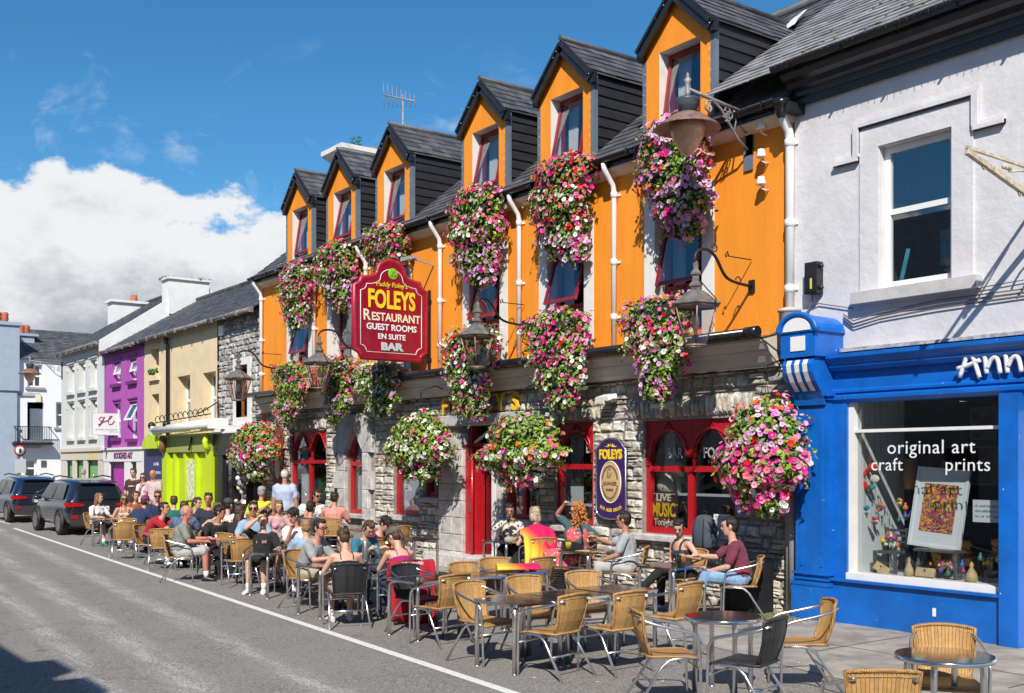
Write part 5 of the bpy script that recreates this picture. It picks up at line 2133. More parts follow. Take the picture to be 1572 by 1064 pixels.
def lantern(px, pz, reach, lz, label, arm=True):
    """four sided copper lantern hung from a swan neck bracket; base point on the wall"""
    t_ = thing('wall_lantern', label, 'lantern', (px, 0, pz), group='copper lanterns on swan neck brackets')
    y = -reach
    b_ = MB()
    b_.box(-.05, .05, -.03, .0, -.09, .09)
    b_.build('wall_plate', M_IRON, t_)
    b_ = MB()
    top_z = lz + .62
    pts = [(0, -.02, 0), (0, -.35, .02), (0, -.55, .06), (0, -.66, .20), (0, -.76, .36), (0, -.92, .44), (0, y + .02, .40), (0, y - .03, .26), (0, y, top_z - .05)]
    P = []
    for i in range(len(pts) - 1):
        for k in range(3):
            P.append(Vector(pts[i]).lerp(Vector(pts[i + 1]), k / 3))
    P.append(Vector(pts[-1]))
    for _ in range(3):
        P = [P[0]] + [(P[i - 1] + P[i] * 2 + P[i + 1]) / 4 for i in range(1, len(P) - 1)] + [P[-1]]
    b_.tube(P, .022, 8)
    b_.tube([(0, -.02, .38), (0, -.50, .38)], .009, 5)
    b_.tube([(0, -.50, .38), (0, -.52, .44), (0, -.56, .40), (0, -.54, .36)], .012, 5)
    b_.tube([(0, -.30 - .05 * math.cos(a), .06 + .05 * math.sin(a)) for a in np.linspace(0, 5, 9)], .010, 5)
    b_.tube([(0, -.78 - .05 * math.cos(a), .46 + .05 * math.sin(a)) for a in np.linspace(0, 5, 9)], .010, 5)
    b_.build('bracket', M_IRON, t_)
    b_ = MB()
    b_.lathe([(.365, .0), (.38, .015), (.12, .20), (.07, .22), (.08, .26), (.10, .27), (.10, .30), (.055, .33), (.05, .42), (.075, .43), (.075, .46), (.035, .50), (.04, .58), (.02, .62)],
             (0, y, lz), 6, sm=False, a0=.3)
    b_.build('hood', M_COPPER, t_)
    b_ = MB()
    rt_, rb, h = .325, .155, .54
    for k in range(6):
        a = .3 + k * math.pi / 3
        b_.tube([(rt_ * math.cos(a), y + rt_ * math.sin(a), lz), (rb * math.cos(a), y + rb * math.sin(a), lz - h)], .012, 4)
    b_.tube([(rb * math.cos(.3 + k * math.pi / 3), y + rb * math.sin(.3 + k * math.pi / 3), lz - h) for k in range(6)], .016, 4, closed=True)
    b_.tube([(rt_ * math.cos(.3 + k * math.pi / 3), y + rt_ * math.sin(.3 + k * math.pi / 3), lz - .01) for k in range(6)], .016, 4, closed=True)
    b_.build('lantern_frame', mat('dull_copper_bars', (.28, .20, .16), .5, metal=.5, var=.2), t_)
    b_ = MB()
    for k in range(6):
        a0, a1 = .3 + k * math.pi / 3, .3 + (k + 1) * math.pi / 3
        r0, r1 = rt_ * .97, rb * .97
        b_.quad((r1 * math.cos(a0), y + r1 * math.sin(a0), lz - h), (r1 * math.cos(a1), y + r1 * math.sin(a1), lz - h),
                (r0 * math.cos(a1), y + r0 * math.sin(a1), lz - .01), (r0 * math.cos(a0), y + r0 * math.sin(a0), lz - .01))
    b_.build('lantern_pane', M_LAMPGL, t_)
    b_ = MB()
    b_.lathe([(.02, 0), (.05, .06), (.05, .16), (.02, .22)], (0, y, lz - .32), 8)
    b_.build('lamp_bulb', mat('frosted_bulb', (.75, .68, .58), .4), t_)
    b_ = MB()
    for s_ in (-1, 1):
        b_.tube([(s_ * .36, y, lz + .0), (s_ * .375, y, lz + .06), (s_ * .22, y, lz + .20), (s_ * .06, y, lz + .36)], .009, 5)
    b_.build('stay', M_IRON, t_)
    return t_


for (pu, pv), (lu, lv), lab in (((1155, 440), (1068, 470), 'copper wall lantern at the right end of the orange pub near the blue shopfront'),
                                ((806, 500), (733, 517), 'copper wall lantern right of the hanging red pub sign'),
                                ((566, 540), (490, 558), 'copper wall lantern just left of the hanging red pub sign'),
                                ((433, 567), (366, 582), 'copper wall lantern before the grey rubble stone house')):
    x, z_ = onY(pu, pv)
    y_, lz = onX(lu, lv, x)
    lantern(x, z_, max(1.0, -y_), lz - z_, lab)


def big_lamp(px, pz, label, s=1.0, turned=False):
    t_ = thing('street_lamp', label, 'street lamp', (px, 0, pz), R(90) if turned else 0)
    L_ = 1.27
    b_ = MB()
    b_.box(-.06, .06, -.03, 0, -.40, .30)
    b_.build('wall_plate', M_IRON, t_)
    b_ = MB()
    b_.tube([(0, -.03, .18), (0, -L_, .30)], .022 * s + .004, 8)
    C_ = [(0, -.05, -.32), (0, -.25, -.22), (0, -.48, .02), (0, -.62, .16), (0, -.78, .24), (0, -.90, .20), (0, -.92, .10), (0, -.84, .06), (0, -.80, .12), (0, -.84, .16)]
    b_.tube([(x, y * s, z * s) for x, y, z in C_], .018, 6)
    b_.tube([(0, (-.10 - .10 * math.cos(a)) * s, (.02 + .10 * math.sin(a)) * s) for a in np.linspace(-1.5, 5.5, 18)], .014, 6)
    b_.tube([(0, (-.14 - .045 * math.cos(a)) * s, (.02 + .05 * math.sin(a)) * s) for a in np.linspace(-1.5, 4.5, 12)], .016, 6)
    b_.tube([(0, -.34 * s, -.10 * s), (0, -.30 * s, .05), (0, -.36 * s, .22 * s)], .013, 6)
    for k in range(4):
        b_.tube([(0, (-.48 - .055 * math.cos(a) - .05 * math.cos(k * 1.57)) * s, (.10 + .055 * math.sin(a) + .05 * math.sin(k * 1.57)) * s) for a in np.linspace(0, 5.5, 9)], .010, 5)
    b_.build('bracket', M_IRONW, t_)
    b_ = MB()
    y = -L_
    b_.lathe([(.01, .52), (.03, .44), (.055, .43), (.04, .38), (.03, .30), (.04, .24), (.03, .18)], (0, y, 0), 12)
    b_.build('finial', M_IRONW, t_)
    b_ = MB()
    b_.lathe([(.03, .20), (.15, .17), (.17, .13), (.15, .11), (.165, .08), (.13, .05), (.135, -.04)], (0, y, 0), 20)
    b_.build('canopy_cap', mat('slate_blue_iron', (.06, .07, .085), .4, var=.2), t_)
    b_ = MB()
    b_.lathe([(.13, -.03), (.22, -.07), (.43, -.22), (.45, -.25), (.43, -.245), (.24, -.17)], (0, y, 0), 28)
    b_.build('lamp_shade', mat('rusty_enamel', (.22, .13, .10), .5, var=.4, vscale=14, dirt=.5, dcol=(.10, .07, .06), dscale=7), t_)
    b_ = MB()
    b_.lathe([(.235, -.165), (.24, -.26), (.215, -.36), (.15, -.49), (.07, -.59), (.005, -.62)], (0, y, 0), 24)
    b_.build('bowl', mat('amber_lamp_bowl', (.62, .34, .20), .12, var=.2, vscale=6, coat=.5), t_)
    return t_


x, z_ = onY(1152, 190)
big_lamp(x, z_ - .06, 'large domed street lamp on a scrolled iron bracket high on the pub wall')
yy, z_ = onX(92, 560, -38.25)
lf = big_lamp(-38.15, 6.05, 'dark street lamp on a scrolled bracket before the white town house', 1.0)
lf.location = (-38.15, -.02, 6.05)

# ------------------------------------------------------------------ signs
def sign_outline(w, h, notch, arch_w, arch_h):
    """board with scooped corners and a raised round-topped head, centred at 0"""
    P = []
    hw, hh = w / 2, h / 2
    n = 6
    for k in range(n + 1):                                  # bottom-left scoop
        a = math.pi / 2 * k / n
        P.append((-hw + notch * math.sin(a), -hh + notch * math.cos(a)))
    for k in range(n + 1):
        a = math.pi / 2 * k / n
        P.append((hw - notch * math.cos(a), -hh + notch * math.sin(a)))
    for k in range(n + 1):
        a = math.pi / 2 * k / n
        P.append((hw - notch * math.sin(a), hh - notch * math.cos(a)))
    sh = arch_h * .42
    for k in range(n + 1):                                  # sweep up to the head
        a = math.pi / 2 * k / n
        P.append((arch_w / 2 + (hw - notch - arch_w / 2) * (1 - math.sin(a)), hh + sh * (1 - math.cos(a))))
    m = 12
    for k in range(m + 1):
        a = math.pi * k / m
        P.append((arch_w / 2 * math.cos(a), hh + sh + (arch_h - sh) * math.sin(a)))
    for k in range(n, -1, -1):
        a = math.pi / 2 * k / n
        P.append((-arch_w / 2 - (hw - notch - arch_w / 2) * (1 - math.sin(a)), hh + sh * (1 - math.cos(a))))
    for k in range(n, -1, -1):
        a = math.pi / 2 * k / n
        P.append((-hw + notch * math.sin(a), hh - notch * math.cos(a)))
    out = [P[0]]
    for p in P[1:]:
        if math.hypot(p[0] - out[-1][0], p[1] - out[-1][1]) > 1e-4:
            out.append(p)
    return out


M_SIGNRED = mat('sign_red_paint', (.27, .004, .022), .35, var=.15, vscale=5, coat=.3)
M_SIGNEDGE = mat('sign_red_edge', (.38, .016, .042), .4, var=.15, vscale=8)
X_S = onY(660, 500)[0]
yl, zt = onX(542, 440, X_S)
yr, zb = onX(655, 540, X_S)
HS = thing('pub_sign', 'hanging red pub sign with gold and white lettering between the lanterns', 'sign', (X_S, 0, 4.2))
HS_W, HS_H = 1.70, 1.62
cyS = (yl + yr) / 2
zS = 5.00 - 4.2
out = sign_outline(HS_W, HS_H, .16, .62, .40)
Tm = Matrix.Translation((0, cyS, zS)) @ Matrix.Rotation(R(90), 4, 'Z')
b = MB()
b.prism([(x * .955, z * .955 + .004) for x, z in out], -.035, .035)
b.xf(Tm)
b.build('board', M_SIGNRED, HS)
b = MB()
b.tube([(x * .975, 0, z * .975) for x, z in out], .052, 6, closed=True)
b.xf(Tm)
b.build('moulded_edge', M_SIGNEDGE, HS)
for s_ in (-1, 1):
    b = MB()
    b.tube([(x * .83, s_ * .037, z * .83) for x, z in out], .009, 4, closed=True)
    b.xf(Tm)
    b.build('white_line', M_VINYL, HS)
M_SIGNGOLD = mat('sign_yellow', (.92, .60, .02), .45)
M_SIGNCR = mat('sign_cream', (.82, .74, .52), .45)
M_SIGNGR = mat('sign_grey_letters', (.48, .56, .60), .4)
M_SHADOWL = mat('sign_letter_edge', (.06, .04, .01), .5)
for s, z, sz, m, sx, bold in (('FOLEYS', .375, .50, M_SIGNGOLD, .66, .016), ('ESTAURANT', .03, .225, M_SIGNCR, .90, .005), ('GUEST ROOMS', -.17, .175, M_VINYL, .98, .004),
                              ('EN SUITE', -.355, .15, M_VINYL, 1.05, .003), ('BAR', -.555, .20, M_SIGNGR, 1.35, .012)):
    text(s, sz, m, HS, (.045, cyS + (.10 if s[0] == 'E' and s[1] == 'S' else 0), zS + z), .003, bold, sx, 1.0, R(90))
    if s in ('FOLEYS', 'BAR'):
        text(s, sz, M_SHADOWL, HS, (.038, cyS + .012, zS + z - .012), .004, bold + .004, sx, 1.0, R(90))
for s_, ch in ((0, 'R'),):
    text('R', .31, M_SIGNCR, HS, (.045, cyS - .575, zS + .05), .003, .006, .9, 1, R(90))
text("Paddy Foley's", .135, mat('sign_gold_script', (.60, .42, .03), .45), HS, (.045, cyS, zS + .69), .006, .004, 1.0, 1.0, R(90), .15)
b = MB()
b.ball((.045, cyS + .03, zS + .92), (.012, .115, .115), 18, 8)
b.build('green_badge', mat('badge_green', (.16, .55, .02), .4), HS)
b = MB()
for a in (0, 2.09, 4.19):
    b.ball((.058, cyS + .03 + .04 * math.sin(a), zS + .92 + .04 * math.cos(a)), (.006, .035, .035), 8, 4)
b.build('badge_motif', mat('badge_olive', (.30, .30, .03), .5), HS)
b = MB()
b.box(-.04, .04, -.03, .0, -.20, 1.48)
b.box(-.07, .07, -.032, -.002, 1.2, 1.28)
b.box(-.07, .07, -.032, -.002, .0, .08)
for z_ in (1.24, .04):
    b.beam((0, 0, z_), (0, yr + .02, z_), .05, .05)
b.beam((0, -.02, 1.2), (0, -.14, .06), .02, .03)
b.build('bracket', M_IRON, HS)
b = MB()
b.add([(-.15, -.12, 0), (.15, -.12, 0), (.15, .12, .06), (-.15, .12, .06), (-.15, -.12, .07), (.15, -.12, .07), (.15, .12, .11), (-.15, .12, .11)],
      [(0, 3, 2, 1), (4, 5, 6, 7), (0, 1, 5, 4), (1, 2, 6, 5), (2, 3, 7, 6), (3, 0, 4, 7)])
b.beam((0, .12, .05), (0, .8, -.05), .03, .03)
b.xf(Matrix.Translation((.15, cyS + .34, zS + 1.20)))
b.build('sign_light', mat('grey_light', (.32, .34, .36), .5), HS)
b = MB()
b.tube([(0, yr + .05, 1.24), (0, (yr) / 2, 1.0), (0, yr / 2 - .05, .4), (0, yr / 2, .04)], .014, 5)
b.build('cable', M_IRON, HS)

# purple wall sign with the stout medallion
x0, z0 = onY(915, 795, -.08)
x1, z1 = onY(960, 690, -.08)
PS = thing('wall_sign', 'tall purple pub sign with round topped edge and tan oval medallion', 'sign', ((x0 + x1) / 2, -.03, z0))
w_, h_ = x1 - x0, 1.30


def tall_outline(w, h, s=1.0):
    P = []
    n = 8
    hw = w / 2
    for k in range(n + 1):                                  # bottom bow
        a = math.pi * (1 + k / n)
        P.append((hw * math.cos(a), .12 + .12 * math.sin(a)))
    P += [(hw, h - .16), (hw - .05, h - .13)]
    for k in range(n + 1):
        a = math.pi * k / n * .8 + math.pi * .1
        P.append(((hw - .06) * math.cos(a), h - .15 + .17 * math.sin(a)))
    P += [(-hw + .05, h - .13), (-hw, h - .16)]
    return P


tp = tall_outline(w_, h_)
b = MB()
b.prism(tp, -.045, .0)
b.build('board', mat('sign_purple', (.042, .018, .13), .35, coat=.2), PS)
b = MB()
b.tube([(x, -.045, z) for x, z in tp], .017, 5, closed=True)
b.build('silver_edge', M_ALU, PS)
b = MB()
b.ball((0, -.05, .60), (.245, .014, .335), 28, 8)
b.build('medallion', mat('medallion_tan', (.60, .40, .20), .5, var=.12, vscale=20), PS)
b = MB()
b.tube([(.25 * math.cos(a), -.05, .60 + .34 * math.sin(a)) for a in np.linspace(0, 2 * math.pi, 32, endpoint=False)], .012, 5, closed=True)
b.build('medallion_ring', M_SIGNCR, PS)
M_BROWNI = mat('brown_ink', (.10, .05, .02), .5)
text('FOLEYS', .215, M_SIGNGOLD, PS, (0, -.052, 1.05), .005, .009, .78)
text('GUINNESS', .082, M_BROWNI, PS, (0, -.068, .575), .001, .001, .85)
text('DUBLIN', .05, M_BROWNI, PS, (0, -.068, .475), .002, .001)
b = MB()                                                 # harp in the medallion
b.tube([(-.045, -.066, .67), (-.05, -.066, .79), (-.01, -.066, .83), (.045, -.066, .81), (.04, -.066, .74), (-.01, -.066, .67)], .008, 5)
for k in range(5):
    b.tube([(-.035 + .016 * k, -.066, .69 + .01 * k), (-.035 + .016 * k, -.066, .81 - .004 * k)], .002, 4)
b.build('harp', mat('grey_gold', (.30, .24, .16), .5), PS)
for sgn, n_ in ((1, 22), (-1, 18)):
    b = MB()
    for k in range(n_):
        a = math.pi * (.08 + .84 * k / (n_ - 1)) * sgn
        c = Vector((.19 * math.cos(a), -.066, .60 + .265 * math.sin(a)))
        b.obox(c, (.014, .003, .034), Euler((0, -(a - math.pi / 2), 0)))
    b.build('ring_print', M_BROWNI, PS)
b = MB()
for k in range(5):
    a = math.pi * k / 4
    b.tube([(.03 * math.cos(a) * (1 + .8 * (k % 2)), -.05, 1.195 + .025 * math.sin(a)), (.06 * math.cos(a) * 1.4, -.05, 1.20 + .03 * math.sin(a))], .010, 5)
b.tube([(-.14, -.05, 1.185), (-.05, -.05, 1.178), (0, -.05, 1.205), (.05, -.05, 1.178), (.14, -.05, 1.185)], .008, 5)
b.build('flourish', M_SIGNGOLD, PS)
for i, ch in enumerate('BIA AGUS DEOCH'):
    t = (i - 6.5) / 6.5
    if ch != ' ':
        text(ch, .075, M_GOLD, PS, (t * .24, -.050, .135 + .05 * t * t), .003, .003, .8, 1, 0, 0, 'lettering', -R(14) * t)

# live music board leaning inside the right window
x0, z0 = onY(1000, 811, .20)
x1, z1 = onY(1037, 766, .20)
LM = thing('music_sign', 'dark maroon live music board standing inside the double arched window', 'sign', (-2.70, .185, 1.06))
b = MB()
w2 = .58
b.prism([(-w2 / 2 + .03, 0), (w2 / 2 - .03, 0), (w2 / 2, .03), (w2 / 2, .57), (w2 / 2 - .03, .60), (-w2 / 2 + .03, .60), (-w2 / 2, .57), (-w2 / 2, .03)], -.012, .012)
b.build('board', mat('maroon_board', (.075, .012, .015), .35, coat=.3), LM)
for z_, e in ((.56, .0), (.03, .0)):
    b = MB()
    b.box(-w2 / 2 + .03, w2 / 2 - .03, -.016, -.012, z_, z_ + .008)
    b.build('rule_line', M_SIGNCR, LM)
text('LIVE', .15, M_SIGNCR, LM, (0, -.018, .50), .003, .005, 1.2)
text('MUSIC', .30, M_SIGNGOLD, LM, (0, -.016, .30), .002, .008, .60)
text('Tonight', .16, M_SIGNCR, LM, (0, -.016, .11), .002, .003, .85)

# brown oval sign board at the far corner of the pub
BS = thing('corner_sign', 'narrow red brown sign board with pale oval at the far corner of the pub', 'sign', (-16.65, -.03, 1.25))
b = MB()
b.prism(tall_outline(.50, 1.85), -.05, 0)
b.build('board', mat('brown_sign', (.22, .035, .02), .45, var=.2), BS)
b = MB()
b.ball((0, -.055, .75), (.17, .012, .30), 20, 6)
b.build('medallion', M_SIGNCR, BS)
scribble(BS, 0, -.056, 1.35, .34, .18, M_SIGNGOLD)

# rusty sign bracket on the lilac wall
RB = thing('sign_bracket', 'rusty cream iron bracket without a sign on the lilac grey wall', 'bracket', (3.62, 0, 5.5))
yt, zt_ = onX(1484, 229, 3.62)
b = MB()
zt_ -= 5.5
yt = max(yt, -1.9)
b.beam((0, -.02, zt_ + .0), (0, yt, zt_ + .02), .03, .03)
b.beam((0, -.02, zt_ - .42), (0, yt, zt_ - .02), .05, .055)
b.build('arms', M_RUST, RB)
for k in range(2):
    b = MB()
    y_ = yt * (.82 - .4 * k)
    b.tube([(0, y_ + .03 * math.cos(a), zt_ - .1 - .17 * k + .05 * math.sin(a)) for a in np.linspace(0, 6.28, 9)], .012, 5, closed=True)
    b.build('hook', M_RUST, RB)
b = MB()
b.tube([(0, yt * .55, zt_ - .10), (0, yt * .3, zt_ - .02)], .012, 5)
for k in range(3):
    b.ball((0, yt * (.60 - .03 * k), zt_ - .06), .03, 6, 4)
b.tube([(0, -.4 - .12 * math.cos(a), zt_ - .62 + .12 * math.sin(a)) for a in np.linspace(.6, 5, 10)], .014, 5)
b.build('scroll', M_RUST, RB)
b = MB()
b.box(-.05, .05, -.02, 0, zt_ - .6, zt_ + .15)
b.build('wall_plate', M_RUST, RB)

# television aerial
xa, za = onY(622, 205, 3.2)
AE = thing('aerial', 'television aerial with many prongs above the pub roof', 'aerial', (-16.15, 3.4, 10.0))
b = MB()
b.tube([(0, 0, 0), (0, 0, 2.25)], .03, 6)
b.build('mast', M_IRONW, AE)
b = MB()
b.tube([(-.70, -.2, 2.40), (.45, .1, 1.98)], .022, 5)
for k in range(8):
    t = k / 7
    p = Vector((-.70, -.2, 2.40)).lerp(Vector((.45, .1, 1.98)), t)
    h = .36 - .18 * t
    b.tube([p + Vector((.02, 0, -h)), p + Vector((-.02, 0, h))], .009, 4)
b.tube([(-.1, 0, 1.2), (.3, .05, 1.25)], .02, 4)
b.tube([(-.1, .05, 1.45), (.2, .0, 1.40)], .02, 4)
b.build('prongs', M_IRONW, AE)
RP = thing('roof_weed', 'small green weed sprouting from the pub chimney', 'plant', (-17.75, 2.8, 10.93))
b = MB()
for k in range(40):
    a, h = random.random() * 6.28, random.uniform(.05, .42)
    c = Vector((math.cos(a) * .13, math.sin(a) * .13, h))
    d = Vector((math.cos(a), math.sin(a), .3)) * .09
    s_ = Vector((-math.sin(a), math.cos(a), 0)) * .03
    b.add([c - d, c + s_, c + d, c - s_], [(0, 1, 2, 3)])
b.build('leaves', MATS['fern_green'], RP)

# ------------------------------------------------------------------ hanging flowers
FLM = {
    'magenta': (mat('petal_magenta', (.68, .008, .21), .55, island=.25), mat('eye_magenta', (.30, .004, .10), .6)),
    'pink': (mat('petal_pink', (.74, .055, .28), .55, island=.25), mat('eye_pink', (.85, .5, .6), .6)),
    'lilac': (mat('petal_lilac', (.66, .30, .62), .55, island=.2), mat('eye_lilac', (.22, .03, .20), .6)),
    'white': (mat('petal_white', (.70, .68, .60), .55, island=.08), mat('eye_white', (.42, .40, .12), .6)),
    'rose': (mat('petal_rose', (.72, .36, .54), .55, island=.2), mat('eye_rose', (.20, .01, .12), .6)),
    'red': (mat('petal_red', (.66, .012, .016), .55, island=.25), mat('eye_red', (.35, .005, .01), .6)),
    'orange': (mat('petal_orange', (.80, .13, .02), .55, island=.2), mat('eye_orange', (.5, .05, .01), .6)),
    'yellow': (mat('petal_yellow', (.80, .55, .03), .55, island=.2), mat('eye_yellow', (.5, .3, .02), .6)),
}
M_LEAF = mat('trailing_leaf', (.145, .245, .035), .5, island=.45, spec=.4)
M_LEAF2 = mat('bright_leaf', (.26, .36, .06), .5, island=.35, spec=.4)
M_CORE = mat('core_green', (.03, .05, .014), .95, var=.4, vscale=14)
M_BASKET = mat('basket_liner', (.07, .05, .03), .9)


def flower(mb, c, nrm, r):
    n = nrm.normalized()
    u = n.orthogonal().normalized()
    a0 = random.random() * 6.28
    u = (u * math.cos(a0) + n.cross(u) * math.sin(a0))
    v = n.cross(u)
    vs = [c]
    for k in range(5):
        a = k * 1.2566
        vs.append(c + (u * math.cos(a) + v * math.sin(a)) * r * .26 + n * r * .10)
    for k in range(10):
        a = k * .6283
        q = r * (1.0 if k % 2 == 0 else .86)
        vs.append(c + (u * math.cos(a) + v * math.sin(a)) * q + n * r * random.uniform(.12, .34))
    fs_e = [(0, 1 + k, 1 + (k + 1) % 5) for k in range(5)]
    fs = []
    for k in range(5):
        i0, i1 = 1 + k, 1 + (k + 1) % 5
        o0, o1, o2 = 6 + 2 * k, 6 + (2 * k + 1) % 10, 6 + (2 * k + 2) % 10
        fs += [(i0, o0, o1), (i0, o1, i1), (i1, o1, o2)]
    b_ = mb.add(vs, fs_e, 1, True)
    for f in fs:
        mb.f.append(tuple(i + b_ for i in f))
        mb.m.append(0)
        mb.s.append(True)


def leafy(name, label, cat, group, loc, blobs, zones, n_leaf, n_flower, fr=.040, leaf=(.030, .055), basket=None, bright=.35):
    """blobs: ellipsoids (x, y, z, rx, ry, rz) round loc; zones: list of (z_low, z_high, {colour: weight}, density)"""
    t_ = thing(name, label, cat, loc, 0, group)
    vol = [b_[3] * b_[4] * b_[5] for b_ in blobs]
    core = MB()
    for x, y, z, rx, ry, rz in blobs:
        i0 = len(core.v)
        core.ball((x, y, z), (rx * .72, ry * .72, rz * .78), 12, 8)
        for i in range(i0, len(core.v)):
            p = Vector(core.v[i])
            core.v[i] = tuple(p + Vector((mnoise.noise(p * 9 + Vector(loc)), mnoise.noise(p * 9 + Vector((5, 1, 2))), mnoise.noise(p * 9 + Vector((1, 7, 3))))) * .06)
    core.build('foliage_core', M_CORE, t_)  # dark green filler that blocks the view through the leaves

    def surf(fmin, fmax):
        for _ in range(60):
            bx = random.choices(blobs, [v ** .67 for v in vol])[0]
            d = Vector((random.gauss(0, 1), random.gauss(0, 1), random.gauss(0, 1))).normalized()
            if d.y > .55:
                continue
            f = random.uniform(fmin, fmax)
            lump = 1 + .22 * mnoise.noise(d * 2.6 + Vector(loc))
            p = Vector((bx[0] + d.x * bx[3] * f * lump, bx[1] + d.y * bx[4] * f * lump, bx[2] + d.z * bx[5] * f * lump))
            if p.y + loc[1] > -.03:
                continue
            inside = False
            for q in blobs:
                if q is not bx:
                    e = ((p.x - q[0]) / q[3]) ** 2 + ((p.y - q[1]) / q[4]) ** 2 + ((p.z - q[2]) / q[5]) ** 2
                    if e < .62:
                        inside = True
            if not inside:
                nn = Vector((d.x / bx[3], d.y / bx[4], d.z / bx[5])).normalized()
                return p, nn
        return None
    lf = [MB(), MB()]
    for _ in range(n_leaf):
        r_ = surf(.62, 1.06)
        if not r_:
            continue
        p, nn = r_
        nn = (nn + Vector((random.gauss(0, .5), random.gauss(0, .5), random.gauss(.25, .5)))).normalized()
        s_ = random.uniform(*leaf)
        u = nn.orthogonal().normalized()
        a = random.random() * 6.28
        u = u * math.cos(a) + nn.cross(u) * math.sin(a)
        u = (u + Vector((0, 0, -.4))).normalized()
        v = nn.cross(u).normalized() * s_ * .55
        u = u * s_
        lf[0 if random.random() > bright else 1].add([p - u, p + v - nn * s_ * .1, p + u + nn * s_ * .15, p - v - nn * s_ * .1], [(0, 1, 2), (0, 2, 3)], sm=False)
    fo = MB()
    for q, mi in ((lf[0], 0), (lf[1], 1)):
        fo.add(q.v, q.f, mi, False)
    st_ = MB()                                              # loose trailing stems that break the outline
    tips = []
    for _ in range(34):
        r_ = surf(.92, 1.02)
        if not r_:
            continue
        p, nn = r_
        pts = [p]
        d_ = (nn + Vector((0, -.2, -.2))).normalized()
        for k in range(4):
            d_ = (d_ + Vector((random.gauss(0, .12), random.gauss(0, .1), -.34))).normalized()
            pts.append(pts[-1] + d_ * random.uniform(.03, .06))
        st_.tube(pts, .003, 3)
        for q in pts[1:]:
            for _k in range(2):
                u = Vector((random.gauss(0, 1), random.gauss(0, 1), random.gauss(-.4, 1))).normalized() * random.uniform(.018, .034)
                v = u.orthogonal().normalized() * u.length * .5
                fo.add([q, q + u * .6 + v, q + u * 1.5, q + u * .6 - v], [(0, 1, 2, 3)], 1, False)
        tips.append((pts[-1], d_))
    tag(st_.build('trailing_stems', M_LEAF2, t_), kind='stuff')
    tag(fo.build('foliage', [M_LEAF, M_LEAF2], t_), kind='stuff')
    zs = [b_[2] - b_[5] for b_ in blobs], [b_[2] + b_[5] for b_ in blobs]
    zlo, zhi = min(zs[0]), max(zs[1])
    per = {}
    tries = 0
    low = list(zones[0][2])
    for p, d_ in tips:
        if random.random() < .6:
            flower(per.setdefault(random.choice(low), MB()), p, d_ + Vector((0, -.5, 0)), fr * .9)
    made = 0
    n_flower = int(n_flower * 1.6)
    while made < n_flower and tries < n_flower * 8:
        tries += 1
        r_ = surf(.90, 1.10)
        if not r_:
            continue
        p, nn = r_
        f = (p.z - zlo) / (zhi - zlo) + .07 * mnoise.noise(p * 5 + Vector(loc))
        z_ = None
        for q in zones:
            if q[0] <= f < q[1]:
                z_ = q
        gap = mnoise.noise(p * 4.2 + Vector(loc) * 3)
        if z_ is None or random.random() > z_[3] * (1.25 if gap > -.12 else .25):
            continue
        # flowers of one kind come in drifts
        ks = list(z_[2])
        wts = [z_[2][k] * max(.04, 1 + 3.6 * mnoise.noise(p * 2.8 + Vector(loc) + Vector((i * 9.1, i * 3.3, 0)))) for i, k in enumerate(ks)]
        c = random.choices(ks, wts)[0]
        nn = (nn + Vector((0, -.45, .15)) + Vector((random.gauss(0, .35), random.gauss(0, .25), random.gauss(0, .35)))).normalized()
        flower(per.setdefault(c, MB()), p + nn * .012, nn, fr * random.uniform(.78, 1.2))
        made += 1
    for c, mb in per.items():
        tag(mb.build(c + '_flowers', list(FLM[c]), t_), kind='stuff')
    if basket:
        k_ = MB()
        k_.lathe([(.02, -.18), (.16, -.12), (.22, 0), (.23, .02)], (basket[0], basket[1], basket[2]), 12)
        k_.build('basket', M_BASKET, t_)
        c_ = MB()
        top_ = basket[3]
        for a in (0, 2.1, 4.2):
            c_.tube([(basket[0] + .22 * math.cos(a), basket[1] + .22 * math.sin(a), basket[2]), (basket[0], basket[1], top_)], .006, 4)
        c_.build('chain', M_IRON, t_)
        k2 = MB()
        yb = -loc[1]
        k2.tube([(basket[0], yb, top_ - .35), (basket[0], yb - .02, top_ + .1), (basket[0], basket[1] * .5 + yb * .5, top_ + .22), (basket[0], basket[1], top_ + .12), (basket[0], basket[1], top_)], .014, 6)
        k2.build('bracket', M_IRON, t_)
    else:
        k_ = MB()
        bx = blobs[0]
        k_.box(-.42, .42, -.12 - .1, .06, bx[2] + bx[5] * .2 - .12, bx[2] + bx[5] * .2 + .05)
        k_.build('window_box', mat('dark_planter', (.03, .028, .026), .8), t_)
    return t_


UP = 'flower boxes hung below the dormer windows'
LEG = 'flower boxes standing on the pub cornice'
HB = 'hanging baskets along the pub front'


def up_box(u, vt, vb, ul, ur, zones, label, nf, bright=.35):
    x, zt = onY(u, vt, -.35)
    _, zb_ = onY(u, vb, -.35)
    xl, _ = onY(ul, (vt + vb) / 2, -.35)
    xr, _ = onY(ur, (vt + vb) / 2, -.35)
    h, w = zt - zb_, (xr - xl)
    loc = (x, -.36, (zt + zb_) / 2)
    bl = [(0, 0, h * .29, w * .42, .33, h * .21), (w * random.uniform(-.08, .08), -.02, h * .04, w * .44, .32, h * .22), (w * random.uniform(-.1, .1), .04, -h * .22, w * .36, .26, h * .22), (w * random.uniform(-.12, .12), .08, -h * .42, w * .22, .18, h * .14)]
    leafy('flower_box', label, 'flower box', UP, loc, bl, zones, 2600, nf, bright=bright)


